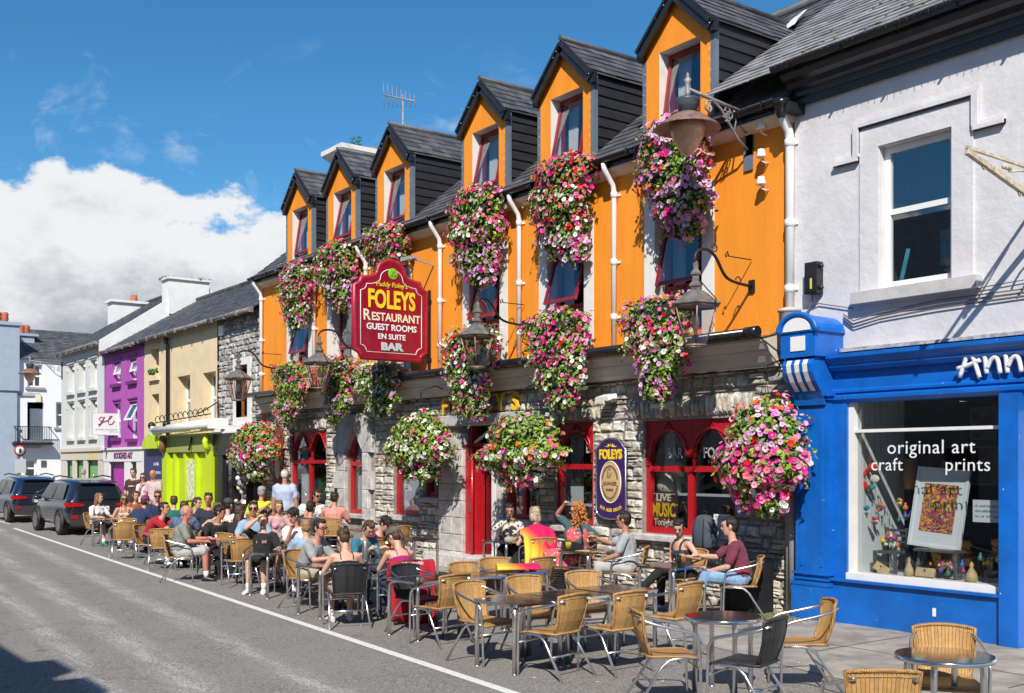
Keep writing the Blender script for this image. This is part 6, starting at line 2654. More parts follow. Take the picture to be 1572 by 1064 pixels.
up_box(1036, 178, 362, 982, 1096, [(0, .45, {'rose': 4, 'lilac': 4, 'magenta': 4}, .85), (.45, .75, {'lilac': 4, 'magenta': 4, 'red': 3, 'orange': 2}, .85), (.75, 2, {'lilac': 5, 'rose': 2, 'magenta': 2, 'orange': 1}, .65)],
       'lilac and pink flower box behind the big domed street lamp', 420)
up_box(866, 238, 398, 818, 912, [(0, .3, {'white': 4, 'rose': 4, 'magenta': 3}, .8), (.3, .75, {'magenta': 6, 'red': 4, 'white': 3, 'orange': 1}, .6), (.75, 2, {'red': 5, 'magenta': 5}, .75)],
       'flower box with red and magenta top and white lower half, second from the blue shop', 420)
up_box(732, 288, 434, 688, 774, [(0, .4, {'rose': 4, 'lilac': 4, 'magenta': 2}, .9), (.4, .8, {'magenta': 6, 'red': 2, 'white': 2, 'pink': 3}, .65), (.8, 2, {'pink': 3, 'magenta': 5, 'red': 1}, .55)],
       'flower box turning lilac at the bottom, above the lantern right of the red sign', 400)
up_box(591, 347, 420, 556, 622, [(0, .5, {'pink': 3, 'magenta': 3, 'rose': 3, 'red': 1}, .9), (.5, 2, {'red': 3, 'rose': 3, 'magenta': 3}, .7)], 'short flower box half hidden behind the top of the hanging red sign', 230)
up_box(516, 372, 474, 484, 544, [(0, .5, {'lilac': 3, 'rose': 3, 'magenta': 3, 'white': 1}, .9), (.5, 2, {'red': 4, 'magenta': 4, 'white': 1}, .8)], 'flower box with red top beside the upper left of the hanging red sign', 300)
up_box(457, 402, 500, 432, 480, [(0, .35, {'white': 4, 'rose': 3, 'magenta': 2}, .9), (.35, .7, {'magenta': 6, 'red': 1, 'white': 1}, .95), (.7, 2, {'magenta': 3, 'rose': 3, 'white': 1}, .7)], 'magenta flower box below the farthest dormer', 280)


def ledge_box(u, vt, vb, ul, ur, zones, label, nf):
    nf = int(nf * .74)
    x, zt = onY(u, vt, -.45)
    _, zb_ = onY(u, vb, -.55)
    xl, _ = onY(ul, (vt + vb) / 2, -.45)
    xr, _ = onY(ur, (vt + vb) / 2, -.45)
    h, w = zt - zb_, xr - xl
    loc = (x, -.46, (zt + zb_) / 2)
    bl = [(-w * .06, .02, h * .28, w * .44, .30, h * .18), (w * random.uniform(-.05, .1), -.08, h * .06, w * .40, .26, h * .20), (w * random.uniform(0, .12), -.10, -h * .20, w * .30, .22, h * .20), (w * random.uniform(-.1, .14), -.08, -h * .40, w * .20, .16, h * .13)]
    leafy('flower_box', label, 'flower box', LEG, loc, bl, zones, 2400, nf, bright=.45)


ledge_box(1012, 448, 612, 952, 1066, [(0, .4, {'rose': 4, 'lilac': 4, 'magenta': 2}, .7), (.4, .7, {'white': 5, 'magenta': 4, 'red': 1}, .6), (.7, 2, {'red': 3, 'orange': 2, 'lilac': 2, 'magenta': 4}, .55)],
          'cornice flower box with red and orange top behind the lantern nearest the blue shop', 330)
ledge_box(859, 468, 628, 803, 916, [(0, .55, {'white': 5, 'magenta': 4}, .6), (.55, 2, {'magenta': 6, 'red': 2, 'pink': 3}, .6)],
          'cornice flower box with white lower half and magenta top in the middle of the pub', 340)
ledge_box(729, 495, 642, 678, 775, [(0, .4, {'magenta': 5, 'white': 3, 'rose': 2}, .65), (.4, .7, {'white': 3, 'rose': 3, 'magenta': 2}, .5), (.7, 2, {'white': 3, 'red': 2, 'magenta': 1}, .5)],
          'mixed white and magenta cornice flower box behind the lantern right of the red sign', 300)
ledge_box(586, 552, 638, 548, 622, [(0, .5, {'white': 5, 'rose': 3}, .7), (.5, 2, {'white': 8, 'rose': 2, 'red': .5}, .9)], 'white cornice flower box directly under the hanging red sign', 260)
ledge_box(524, 543, 648, 500, 560, [(0, .4, {'lilac': 4, 'rose': 3}, .8), (.4, 2, {'red': 4, 'magenta': 3, 'pink': 2}, .6)], 'red cornice flower box just right of the second farthest lantern', 220)
ledge_box(448, 552, 652, 420, 480, [(0, .45, {'red': 2, 'magenta': 4, 'rose': 3}, .8), (.45, 2, {'red': 4, 'magenta': 2, 'pink': 1}, .6)], 'red cornice flower box at the far end of the pub', 220)


def hang(u, vt, vb, ul, ur, y, zones, label, nf, nl=3600, bright=.5, fr=.043):
    x, zt = onY(u, vt, y)
    _, zb_ = onY(u, vb, y)
    xl, _ = onY(ul, (vt + vb) / 2, y)
    xr, _ = onY(ur, (vt + vb) / 2, y)
    h, w = zt - zb_, xr - xl
    loc = (x, y, (zt + zb_) / 2)
    r_ = w * .43
    bl = [(w * .03, 0, h * .16, r_ * .84, min(r_, .50), h * .29), (-w * .08, -.03, -h * .10, r_ * .95, min(r_, .50), h * .24), (w * .20, -.02, -h * .06, r_ * .72, .40, h * .22), (-w * .16, 0, -h * .32, r_ * .34, .28, h * .16), (w * .10, 0, -h * .36, r_ * .38, .28, h * .15)]
    leafy('hanging_basket', label, 'hanging basket', HB, loc, bl, zones, nl, nf, fr=fr, leaf=(.034, .062), basket=(0, .02, .1, h * .5 + .25), bright=bright)


hang(1173, 604, 790, 1116, 1230, -.72, [(0, .12, {'rose': 6, 'white': 2, 'magenta': 2}, .6), (.12, .58, {'magenta': 9, 'pink': 2, 'red': 1, 'white': 1}, 1.0), (.58, .9, {'rose': 4, 'lilac': 4, 'pink': 3, 'red': 1, 'yellow': .5}, .36), (.9, 2, {'red': 3, 'orange': 1, 'rose': 2}, .4)],
     'big bright pink hanging basket beside the blue shopfront', 480)
hang(803, 628, 748, 748, 858, -.72, [(0, .30, {'white': 5, 'magenta': 5}, .8), (.30, .5, {'white': 5, 'magenta': 3, 'orange': 1}, .6), (.5, 2, {'red': 2, 'pink': 2, 'orange': 1, 'white': 1}, .16)],
     'green leafy hanging basket with white and magenta rim over the pub door', 230, bright=.65)
hang(645, 628, 738, 602, 688, -.72, [(0, .35, {'white': 5, 'magenta': 5, 'red': 1}, .8), (.35, .65, {'white': 7, 'magenta': 1}, .75), (.65, 2, {'white': 3, 'pink': 2, 'red': 2}, .3)],
     'green hanging basket with white flowers left of the stone door pier', 280, bright=.6)
hang(392, 645, 738, 366, 418, -.78, [(0, .35, {'white': 6, 'rose': 4, 'magenta': 1}, .9), (.35, .65, {'magenta': 5, 'white': 2, 'pink': 3, 'red': 1}, .9), (.65, 2, {'red': 4, 'magenta': 1}, .35)],
     'hanging basket with red top and white fringe at the far corner by the black shop', 330)

# ------------------------------------------------------------------ chairs and tables
def wicker_mat(name, base, dark):
    m = bpy.data.materials.new(name)
    MATS[name] = m
    m.use_nodes = True
    t = m.node_tree
    b_ = t.nodes['Principled BSDF']
    b_.inputs['Roughness'].default_value = .45
    tcn = N(t, 'ShaderNodeTexCoord')
    w1 = N(t, 'ShaderNodeTexWave', wave_type='BANDS', bands_direction='X', inp={'Scale': 22.0, 'Distortion': 1.0, 'Detail': 1.0})
    w2 = N(t, 'ShaderNodeTexWave', wave_type='BANDS', bands_direction='Y', inp={'Scale': 16.0, 'Distortion': 1.0, 'Detail': 1.0})
    nz = N(t, 'ShaderNodeTexNoise', inp={'Scale': 5.0, 'Detail': 4.0})
    for n_ in (w1, w2, nz):
        L(t, tcn.outputs['Object'], n_.inputs['Vector'])
    f = math_node(t, 'MULTIPLY', w1.outputs['Fac'], w2.outputs['Fac'])
    c = mixcol(t, maprange(t, f, .0, .35), dark, base)
    oi = N(t, 'ShaderNodeObjectInfo')
    c = mixcol(t, math_node(t, 'MULTIPLY', maprange(t, nz.outputs[0], .4, .7), .3), c, tuple(x * .72 for x in base))
    hs = N(t, 'ShaderNodeHueSaturation')
    L(t, maprange(t, oi.outputs['Random'], 0, 1, .86, 1.12, False), hs.inputs['Value'])
    L(t, c, hs.inputs['Color'])
    L(t, hs.outputs[0], b_.inputs['Base Color'])
    bp = N(t, 'ShaderNodeBump', inp={'Strength': .6, 'Distance': .006})
    L(t, f, bp.inputs['Height'])
    L(t, bp.outputs[0], b_.inputs['Normal'])
    return m


M_WICK = wicker_mat('honey_wicker', (.52, .30, .11), (.28, .14, .045))
M_STRAND = mat('honey_strand', (.48, .275, .10), .6, island=.10, var=.12, vscale=26, spec=.25, sat=(.95, 1.05))
M_WICKB = wicker_mat('black_wicker', (.035, .035, .037), (.012, .012, .012))
M_STRANDB = mat('black_strand', (.030, .030, .032), .4, island=.3)


def chair_proto(kind, label):
    seat_m, str_m = (M_WICK, M_STRAND) if kind == 'honey' else (M_WICKB, M_STRANDB)
    t_ = thing('cafe_chair', label, 'chair')
    for s_ in (-1, 1):
        b_ = MB()                                           # front leg runs up, bends and sweeps back as the arm
        P = [(s_ * .255, .235, 0), (s_ * .262, .225, .40), (s_ * .268, .215, .57), (s_ * .27, .185, .635), (s_ * .27, .12, .662), (s_ * .262, -.10, .705), (s_ * .235, -.235, .745), (s_ * .18, -.305, .775)]
        Q = []
        for i in range(len(P) - 1):
            for k in range(3):
                Q.append(Vector(P[i]).lerp(Vector(P[i + 1]), k / 3))
        Q.append(Vector(P[-1]))
        for _ in range(2):
            Q = [Q[0]] + [(Q[i - 1] + Q[i] * 2 + Q[i + 1]) / 4 for i in range(1, len(Q) - 1)] + [Q[-1]]
        b_.tube(Q, .0135, 8)
        b_.build('armrest', M_ALU, t_)
        b_ = MB()
        b_.tube([(s_ * .262, -.335, 0), (s_ * .235, -.10, .36), (s_ * .228, -.03, .415), (s_ * .226, .05, .425), (s_ * .226, .20, .425)], .0135, 8)
        b_.build('leg', M_ALU, t_)
    for y, z, w_ in ((.230, .33, .258), (-.19, .22, .25), (.14, .425, .226)):
        b_ = MB()
        b_.tube([(-w_, y, z), (w_, y, z)], .011, 6)
        b_.build('stretcher', M_ALU, t_)
    b_ = MB()                                               # woven seat with a rolled front edge
    nx_, ny_ = 8, 9
    g = []
    for j in range(ny_):
        tt = j / (ny_ - 1)
        for i in range(nx_):
            s_ = i / (nx_ - 1) * 2 - 1
            w_ = .225 - .035 * (1 - tt)
            y = -.21 + .44 * tt
            z = .447 - .018 * (1 - s_ * s_) * math.sin(math.pi * tt) - (.022 * max(0, tt - .86) / .14)
            g.append((s_ * w_, y, z))
    top = len(b_.v)
    b_.add(g, [(j * nx_ + i, j * nx_ + i + 1, (j + 1) * nx_ + i + 1, (j + 1) * nx_ + i) for j in range(ny_ - 1) for i in range(nx_ - 1)], sm=True)
    b_.add([(x, y, z - .016) for x, y, z in g], [(j * nx_ + i, (j + 1) * nx_ + i, (j + 1) * nx_ + i + 1, j * nx_ + i + 1) for j in range(ny_ - 1) for i in range(nx_ - 1)], sm=True)
    rim = [g[i] for i in range(nx_)] + [g[j * nx_ + nx_ - 1] for j in range(1, ny_)] + [g[(ny_ - 1) * nx_ + i] for i in range(nx_ - 2, -1, -1)] + [g[j * nx_] for j in range(ny_ - 2, 0, -1)]
    b_.tube([(x, y, z - .008) for x, y, z in rim], .014, 6, closed=True)
    b_.build('seat', seat_m, t_)
    # curved backrest of upright strands between a rolled rim
    def bk(s_, h):                                          # s -1..1 across, h 0..1 up
        w_ = .185 + .045 * h
        z = .445 + .385 * h
        y = -.205 - .115 * h + .055 * s_ * s_ * (.4 + .6 * h) - .02 * math.sin(math.pi * h)
        z -= .02 * s_ * s_ * h
        return Vector((s_ * w_, y, z))
    b_ = MB()
    ns = 17
    for k in range(ns):
        s0, s1 = -1 + 2 * (k + .07) / ns, -1 + 2 * (k + .93) / ns
        o_ = Vector((0, .006, 0))
        b_.loft([[bk(s0, h) + o_, bk(s1, h) + o_, bk(s1, h) - o_, bk(s0, h) - o_] for h in (0, .3, .6, 1.0)], sm=False)
    b_.build('back_weave', str_m, t_)
    b_ = MB()                                               # the cross weave that shows dark between the strands
    o_ = Vector((0, -.002, 0))
    vs = [bk(-1 + i / 4, j / 4) + o_ for j in range(5) for i in range(9)]
    b_.add(vs, [(j * 9 + i, j * 9 + i + 1, (j + 1) * 9 + i + 1, (j + 1) * 9 + i) for j in range(4) for i in range(8)], sm=True)
    b_.build('cross_weave', mat('brown_weave', (.20, .10, .03), .6) if kind == 'honey' else M_INK, t_)
    b_ = MB()
    rim = [bk(-1 + 2 * k / 12, 1) for k in range(13)] + [bk(1, 1 - k / 6) for k in range(1, 7)] + [bk(1 - 2 * k / 8, 0) for k in range(1, 9)] + [bk(-1, k / 6) for k in range(1, 6)]
    b_.tube(rim, .016, 6, closed=True)
    if kind == 'honey':
        b_.tube([bk(-1 + 2 * k / 12, .90) for k in range(13)], .009, 5)
    b_.build('back_rim', seat_m, t_)
    return t_


CHAIRS = {'honey': chair_proto('honey', 'honey wicker chair'), 'black': chair_proto('black', 'black wicker chair')}
_used = {'honey': False, 'black': False}
GCH = {'honey': 'honey wicker cafe chairs on the terrace', 'black': 'black wicker cafe chairs on the terrace'}


def chair(x, y, phi, label, kind='honey'):
    if _used[kind]:
        c = copy_tree(CHAIRS[kind])
    else:
        c = CHAIRS[kind]
        _used[kind] = True
    c.location = (x, y, ground(x, y))
    c.rotation_euler = (0, 0, R(phi - 90))
    c['label'], c['group'] = label, GCH[kind]
    return c


m_top = bpy.data.materials.new('swirled_steel_top')
m_top.use_nodes = True
t = m_top.node_tree
bb_ = t.nodes['Principled BSDF']
bb_.inputs['Metallic'].default_value = .85
bb_.inputs['Roughness'].default_value = .11
geo = N(t, 'ShaderNodeTexCoord')
wv = N(t, 'ShaderNodeTexWave', wave_type='RINGS', inp={'Scale': 9.0, 'Distortion': 3.0, 'Detail': 1.0, 'Detail Scale': 3.0})
L(t, geo.outputs['Object'], wv.inputs['Vector'])
L(t, mixcol(t, wv.outputs['Fac'], (.06, .06, .062), (.24, .24, .24)), bb_.inputs['Base Color'])
bp = N(t, 'ShaderNodeBump', inp={'Strength': .12, 'Distance': .004})
L(t, wv.outputs['Fac'], bp.inputs['Height'])
L(t, bp.outputs[0], bb_.inputs['Normal'])
TH_ = .70


def table_leg(a, b, h=TH_):
    """aluminium post from foot a, bending inwards under the top to b"""
    m_ = MB()
    ax_, ay = a
    bx, by = b
    P = [(ax_, ay, 0), (ax_, ay, h - .13), (ax_ * .985 + bx * .015, ay * .985 + by * .015, h - .07), (ax_ * .9 + bx * .1, ay * .9 + by * .1, h - .035), (ax_ * .6 + bx * .4, ay * .6 + by * .4, h - .03), (bx, by, h - .03)]
    m_.tube(P, .024, 8)
    m_.lathe([(.025, 0), (.025, .012), (.02, .013)], (ax_, ay, 0), 8)
    return m_


def square_proto():
    t_ = thing('square_table', 'square table', 'table')
    w = .345
    b_ = MB()
    rad = .05
    P = []
    for cx, cy, a0 in ((w - rad, w - rad, 0), (-w + rad, w - rad, 90), (-w + rad, -w + rad, 180), (w - rad, -w + rad, 270)):
        for k in range(4):
            a = R(a0 + 30 * k)
            P.append((cx + rad * math.cos(a), cy + rad * math.sin(a)))
    b_.add([(x, y, TH_) for x, y in P] + [(x, y, TH_ - .022) for x, y in P], [tuple(range(16)), tuple(range(31, 15, -1))], sm=False)
    b_.build('table_top', m_top, t_)
    b_ = MB()
    e = 1.006
    b_.add([(x * e, y * e, TH_ + .002) for x, y in P] + [(x * e, y * e, TH_ - .026) for x, y in P], [(i, i + 16, (i + 1) % 16 + 16, (i + 1) % 16) for i in range(16)], sm=False)
    b_.build('edge_band', M_CHROME, t_)
    for sx in (-1, 1):
        for sy in (-1, 1):
            table_leg((sx * (w - .04), sy * (w - .04)), (sx * .05, sy * .05)).build('leg', M_ALU, t_)
    return t_


def round_proto():
    t_ = thing('round_table', 'round table', 'table')
    b_ = MB()
    b_.lathe([(.001, TH_ - .02), (.345, TH_ - .02), (.345, TH_), (.001, TH_)], (0, 0, 0), 36, sm=False)
    b_.build('table_top', m_top, t_)
    b_ = MB()
    b_.lathe([(.342, TH_ - .03), (.350, TH_ - .03), (.353, TH_ - .013), (.350, TH_ + .004), (.342, TH_ + .004)], (0, 0, 0), 36)
    b_.build('edge_band', M_CHROME, t_)
    for k in range(4):
        a = R(45 + 90 * k)
        table_leg((.27 * math.cos(a), .27 * math.sin(a)), (.05 * math.cos(a), .05 * math.sin(a))).build('leg', M_ALU, t_)
    return t_


TP = {'square': square_proto(), 'round': round_proto()}
_tused = {'square': False, 'round': False}


def table(x, y, label, kind='square', rot=3.0):
    if _tused[kind]:
        c = copy_tree(TP[kind])
    else:
        c = TP[kind]
        _tused[kind] = True
    c.location = (x, y, ground(x, y))
    c.rotation_euler = (0, 0, R(rot))
    c['label'], c['group'] = label, kind + ' steel topped cafe tables'
    return c


# rows of square tables run from the road line to the pub wall; row k has its road end at (x, y)
def row(x, y, n, labels):
    out = []
    for k in range(n):
        xx, yy = x - .045 * k, y + .715 * k
        out.append((xx, yy))
        table(xx, yy, labels[k])
    return out


ROW1 = row(.74, -5.28, 3, ('empty square steel table at the road end of the nearest row of tables', 'empty square steel table in the middle of the nearest row', 'empty square steel table at the pub end of the nearest row'))
ROW2 = row(-1.58, -4.98, 3, ('empty square steel table beside the chair with the red jacket', 'empty square steel table in the middle of the second row', 'square steel table with a pink and yellow scarf lying at its end'))
ROW3 = row(-3.98, -5.05, 2, ('square steel table between the man in grey glasses and the woman in the black camisole', 'square steel table with a steel flask before the woman in teal'))
ROW4 = row(-6.45, -4.72, 2, ('square steel table in front of the boy in the black t-shirt shading his eyes', 'square steel table beside the smiling man in white'))
ROW5 = row(-8.95, -4.20, 2, ('square steel table with beer glasses before the grey haired man in the olive t-shirt', 'square steel table beside the young man in the black sports shirt'))
ROW6 = row(-12.3, -4.05, 2, ('square steel table beside the man in the red t-shirt', 'square steel table before the man in the dark polo shirt'))
ROW7 = row(-15.5, -3.95, 2, ('square steel table beside the man in the navy rugby shirt', 'square steel table behind the man in the purple cap'))
ROW8 = row(-18.4, -3.85, 1, ('square steel table at the far end by the parked car',))
table(*onZ(1110, 946, .70), 'dark round steel table with a black chair and three honey chairs about it', 'round', 20)
table(*onZ(1450, 1006, .70), 'round steel table before the blue shopfront, nearest of all', 'round', 62)
WT = [(-5.45, -.85), (-3.10, -1.05), (-.72, -1.62)]
table(*WT[0], 'square steel table by the pub door between two seated women')
table(*WT[1], 'square steel table with a wooden board and beer before the curly haired woman')
table(*WT[2], 'square steel table between the crossed legged woman and the man in maroon')
table(-9.6, -1.25, 'square steel table under the low red window left of the door pier', 'square', 0)
table(-14.2, -1.2, 'square steel table by the wall before the man in the salmon shirt')
table(-6.9, -1.9, 'empty square steel table left of the pub door', 'square', 10)


def at(u, v, z=.44):
    return onZ(u, v, z)


for (u, v), phi, lab, kind in (
        ((848, 968), 192, 'honey wicker chair on the near side of the nearest table, seat turned left', 'honey'),
        ((746, 952), 8, 'honey wicker chair facing the camera at the road end of the nearest row', 'honey'),
        ((675, 930), 188, 'honey wicker chair pushed in beside the empty table right of the red jacket', 'honey'),
        ((822, 941), 352, 'honey wicker chair behind the nearest row, left of two facing the camera', 'honey'),
        ((912, 932), 350, 'honey wicker chair behind the nearest row, right of two facing the camera', 'honey'),
        ((728, 913), 355, 'honey wicker chair behind the second row, left of two', 'honey'),
        ((774, 905), 355, 'honey wicker chair behind the second row, right of two', 'honey'),
        ((940, 962), 182, 'honey wicker chair at the nearest row with its back to the round table', 'honey'),
        ((1030, 946), 188, 'honey wicker chair half hidden behind the left edge of the dark round table', 'honey'),
        ((1025, 1002), 58, 'honey wicker chair seen side on at the left of the dark round table', 'honey'),
        ((1145, 1014), 197, 'black wicker chair at the near side of the dark round table', 'black'),
        ((1228, 985), 232, 'honey wicker chair seen side on before the blue pilaster', 'honey'),
        ((1338, 1108), 140, 'honey wicker chair cut by the bottom edge with its back to the camera', 'honey'),
        ((1455, 1046), 308, 'honey wicker chair beyond the nearest round table, facing the camera', 'honey'),
        ((642, 917), 8, 'black wicker chair with arms before the red jacket', 'black')):
    x, y = at(u, v)
    chair(x, y, phi, lab, kind)
chair(-9.15, -1.85, 70, 'honey wicker chair in shade beside the wall left of the door pier')
chair(-8.55, -1.35, 195, 'honey wicker chair turned left in front of the stone door pier')
chair(-11.0, -2.1, 170, 'honey wicker chair behind the woman in teal, back turned')
chair(-7.35, -2.2, 20, 'honey wicker chair left of the pub door with its seat in the sun')
chair(-2.05, -3.0, 185, 'honey wicker chair at the pub end of the second row')
chair(-16.95, -3.45, 180, 'honey wicker chair with its back turned at the far end by the parked car')
chair(-8.15, -4.62, 172, 'honey wicker chair with its back to the camera beside the man in the olive t-shirt')
chair(-11.75, -4.75, 160, 'honey wicker chair at the far road edge behind the man in red')
chair(-14.6, -4.65, 170, 'honey wicker chair at the far road edge behind the man in navy')
chair(-6.2, -3.2, 180, 'honey wicker chair in the shade between the groups of diners')

# ------------------------------------------------------------------ people
SK = {'fair': mat('skin_fair', (.60, .34, .24), .5, var=.06, vscale=9), 'pink': mat('skin_pink', (.56, .26, .18), .5, var=.08, vscale=9),
      'tan': mat('skin_tan', (.44, .22, .13), .5, var=.06, vscale=9), 'ruddy': mat('skin_ruddy', (.52, .20, .14), .5, var=.08, vscale=9)}
HAIRM = {'dark': mat('hair_dark', (.018, .012, .009), .45, bump=.6, bscale=90, stretch=(1, 1, .25)), 'brown': mat('hair_brown', (.07, .035, .017), .45, bump=.6, bscale=90, stretch=(1, 1, .25)),
         'lightbrown': mat('hair_light_brown', (.20, .11, .05), .5, bump=.6, bscale=90, stretch=(1, 1, .25)), 'grey': mat('hair_grey', (.30, .28, .26), .6, bump=.6, bscale=90, stretch=(1, 1, .25)),
         'white': mat('hair_white', (.60, .58, .55), .6, bump=.6, bscale=90), 'red': mat('hair_copper', (.46, .17, .035), .45, bump=.6, bscale=60, var=.3, vscale=18),
         'blond': mat('hair_sandy', (.30, .17, .07), .5, bump=.6, bscale=90, stretch=(1, 1, .25)), 'ash': mat('hair_ash_blonde', (.40, .31, .22), .5, bump=.6, bscale=90, var=.35, vscale=20, stretch=(1, 1, .2))}
M_EYE = mat('eye_dark', (.02, .015, .012), .2)
M_LIP = mat('lip', (.36, .10, .08), .5)
M_SUNG = mat('sunglass_lens', (.008, .008, .01), .08)
M_SPEC = glass_mat('spectacle_lens', (.8, .82, .82), 0, 1.3, .03)


def cloth(name, c, var=.10, rough=.9):
    return mat('cloth_' + name, c, rough, var=var, vscale=7, bump=.35, bscale=45, sheen=.05)


def pattern_cloth(name, base, spots, scale=26, thr=.30):
    key = 'cloth_' + name
    if key in MATS:
        return MATS[key]
    m = bpy.data.materials.new(key)
    MATS[key] = m
    m.use_nodes = True
    t = m.node_tree
    tcn = N(t, 'ShaderNodeTexCoord')
    cur = base
    for i, (c, sc_) in enumerate(spots):
        v = N(t, 'ShaderNodeTexVoronoi', inp={'Scale': sc_})
        n_ = N(t, 'ShaderNodeTexNoise', inp={'Scale': sc_ * 1.4, 'Detail': 2.0})
        mp_ = N(t, 'ShaderNodeMapping')
        mp_.inputs['Location'].default_value = (i * 3.1, i * 1.7, i * .9)
        L(t, tcn.outputs['Object'], mp_.inputs[0])
        L(t, mp_.outputs[0], v.inputs['Vector'])
        L(t, mp_.outputs[0], n_.inputs['Vector'])
        d = math_node(t, 'ADD', v.outputs['Distance'], math_node(t, 'MULTIPLY', math_node(t, 'SUBTRACT', n_.outputs[0], .5), .5))
        cur = mixcol(t, maprange(t, d, thr + .04, thr - .04), cur, c)
    L(t, cur, t.nodes['Principled BSDF'].inputs['Base Color'])
    t.nodes['Principled BSDF'].inputs['Roughness'].default_value = .9
    return m


def ik(a, t_, l1, l2, pole):
    a, t_, pole = Vector(a), Vector(t_), Vector(pole)
    d = t_ - a
    D = min(d.length, (l1 + l2) * .995)
    d = d.normalized()
    x = (l1 * l1 - l2 * l2 + D * D) / (2 * D)
    h = math.sqrt(max(0, l1 * l1 - x * x))
    p = pole - d * pole.dot(d)
    p = p.normalized() if p.length > 1e-5 else d.orthogonal().normalized()
    return a + d * x + p * h, a + d * D


REMESH = []                                              # (object, voxel, fold, extra mesh builder)


def body_tube(mb, pts, radii, n=10):
    """closed tapered tube through pts (for the remesh)"""
    P = [Vector(p) for p in pts]
    mb.tube(P, radii, n)
    mb.ball(P[0], radii[0], 10, 6)
    mb.ball(P[-1], radii[-1], 10, 6)


def person(label, u=None, X=None, phi=0, xy=None, sit=True, sc=1.0, lean=8, yaw=0, pitch=8, roll=0, lh=None, rh=None, top=('tee', None), bottom=('long', None), shoes=None,
           skin='fair', hair=('short', 'dark'), pole=None, hat=None, glasses=None, fat=1.0, fem=False, kneel=None, feet=None, cross=False, vox=.014, group=None, seat='honey', want=None, chair_label=None, dz=0.0, chest=None):
    Z = Vector((0, 0, 1))
    # ---- joints in the person's own frame (x right, y forward)
    if sit:
        Pv = Vector((0, -.04, .550))
        tl = .465
    else:
        Pv = Vector((0, 0, .94))
        tl = .52
    ln = R(lean)
    up = Vector((0, math.sin(ln), math.cos(ln)))
    Nk = Pv + up * tl
    ctrl = Pv + (Z * .75 + up * .25).normalized() * tl * .5

    def spine(t_):
        if t_ < 0:
            return Pv + Z * (t_ * tl), Z
        p = Pv * (1 - t_) ** 2 + ctrl * (2 * t_ * (1 - t_)) + Nk * t_ * t_
        d = ((ctrl - Pv) * (1 - t_) + (Nk - ctrl) * t_).normalized()
        return p, d
    prof = [(-.20, .10, .085), (-.08, .160, .118), (.06, .168, .122), (.28, .146, .106), (.50, .152, .112), (.70, .170, .118), (.85, .165, .100), (.94, .115, .080), (1.0, .066, .062)]
    if fem:
        prof = [(-.20, .10, .085), (-.08, .172, .122), (.06, .172, .122), (.30, .128, .098), (.50, .140, .108), (.70, .155, .112), (.85, .148, .092), (.94, .10, .072), (1.0, .056, .054)]
    prof = [(a, b_ * (fat if a < .9 else 1), c * (fat ** 1.4 if a < .8 else 1)) for a, b_, c in prof]

    def rings(t0, t1, infl, n=20):
        out = []
        ts = [q[0] for q in prof]
        tt = sorted({t0, t1, *[t_ for t_ in ts if t0 < t_ < t1]})
        for t_ in tt:
            rx = float(np.interp(t_, ts, [q[1] for q in prof])) + infl
            ry = float(np.interp(t_, ts, [q[2] for q in prof])) + infl
            p, d = spine(t_)
            f = Vector((1, 0, 0)).cross(d) * -1
            f = d.cross(Vector((1, 0, 0)))
            out.append([p + Vector((1, 0, 0)) * (rx * math.cos(2 * math.pi * k / n)) + f * (ry * math.sin(2 * math.pi * k / n)) for k in range(n)])
        return out
    sh_w = .165 if fem else .185
    sp, sd = spine(.88)
    S = {s_: sp + Vector((s_ * sh_w, 0, 0)) for s_ in (-1, 1)}
    if sit:
        dl = {-1: Vector((-.20, .36, .73)), 1: Vector((.20, .36, .73))}
    else:
        dl = {-1: Vector((-.27, .06, .80)), 1: Vector((.27, .06, .80))}
    tg = {-1: Vector(lh) if lh else dl[-1], 1: Vector(rh) if rh else dl[1]}
    E, Wr = {}, {}
    for s_ in (-1, 1):
        if tg[s_].z > S[s_].z + .05:
            pv = Vector((s_ * .8, .3, -.5))
            if pole:
                pv = Vector(pole)
        else:
            pv = Vector((s_ * .6, -.5, -.6))
        E[s_], Wr[s_] = ik(S[s_], tg[s_], .285, .255, pv)
    HJ = {s_: Pv + Vector((s_ * .088, .01, -.04)) for s_ in (-1, 1)}
    K, A = {}, {}
    for s_ in (-1, 1):
        if sit:
            k = Vector((s_ * .13, .40, .535))
            a = Vector((s_ * .13, .42, .085))
            if kneel:
                k, a = Vector(kneel[0 if s_ < 0 else 1][0]), Vector(kneel[0 if s_ < 0 else 1][1])
        else:
            k = Vector((s_ * .105, .02, .50))
            a = Vector((s_ * .115, -.01, .085))
        K[s_], A[s_] = k, a
    # ---- head frame
    hd = Matrix.Rotation(R(yaw), 3, 'Z') @ Matrix.Rotation(R(-pitch), 3, 'X') @ Matrix.Rotation(R(roll), 3, 'Y')
    hbase = Nk + (up * .6 + Z * .4).normalized() * .075
    Hc = hbase + hd @ Vector((0, .018, .125))

    def H(p):
        return Hc + hd @ Vector(p)
    body = MB()
    body.loft(rings(-.20, 1.0, 0.0))
    body_tube(body, [Nk - up * .04, hbase, Hc + hd @ Vector((0, -.015, -.03))], [.058, .052, .055])
    hr = [(-.122, .022, .024, .048), (-.105, .042, .045, .036), (-.075, .056, .068, .018), (-.035, .067, .088, .004), (.01, .074, .097, .0), (.055, .076, .099, -.004), (.09, .064, .084, -.008), (.112, .044, .058, -.010), (.124, .016, .022, -.010)]
    n = 18
    body.loft([[H((rx * math.cos(2 * math.pi * k / n), oy + ry * math.sin(2 * math.pi * k / n), z)) for k in range(n)] for z, rx, ry, oy in hr])
    body.ball(H((0, .102, -.022)), (.016, .022, .024), 8, 6, rot=hd)
    body.ball(H((0, .092, .004)), (.013, .014, .03), 8, 6, rot=hd)
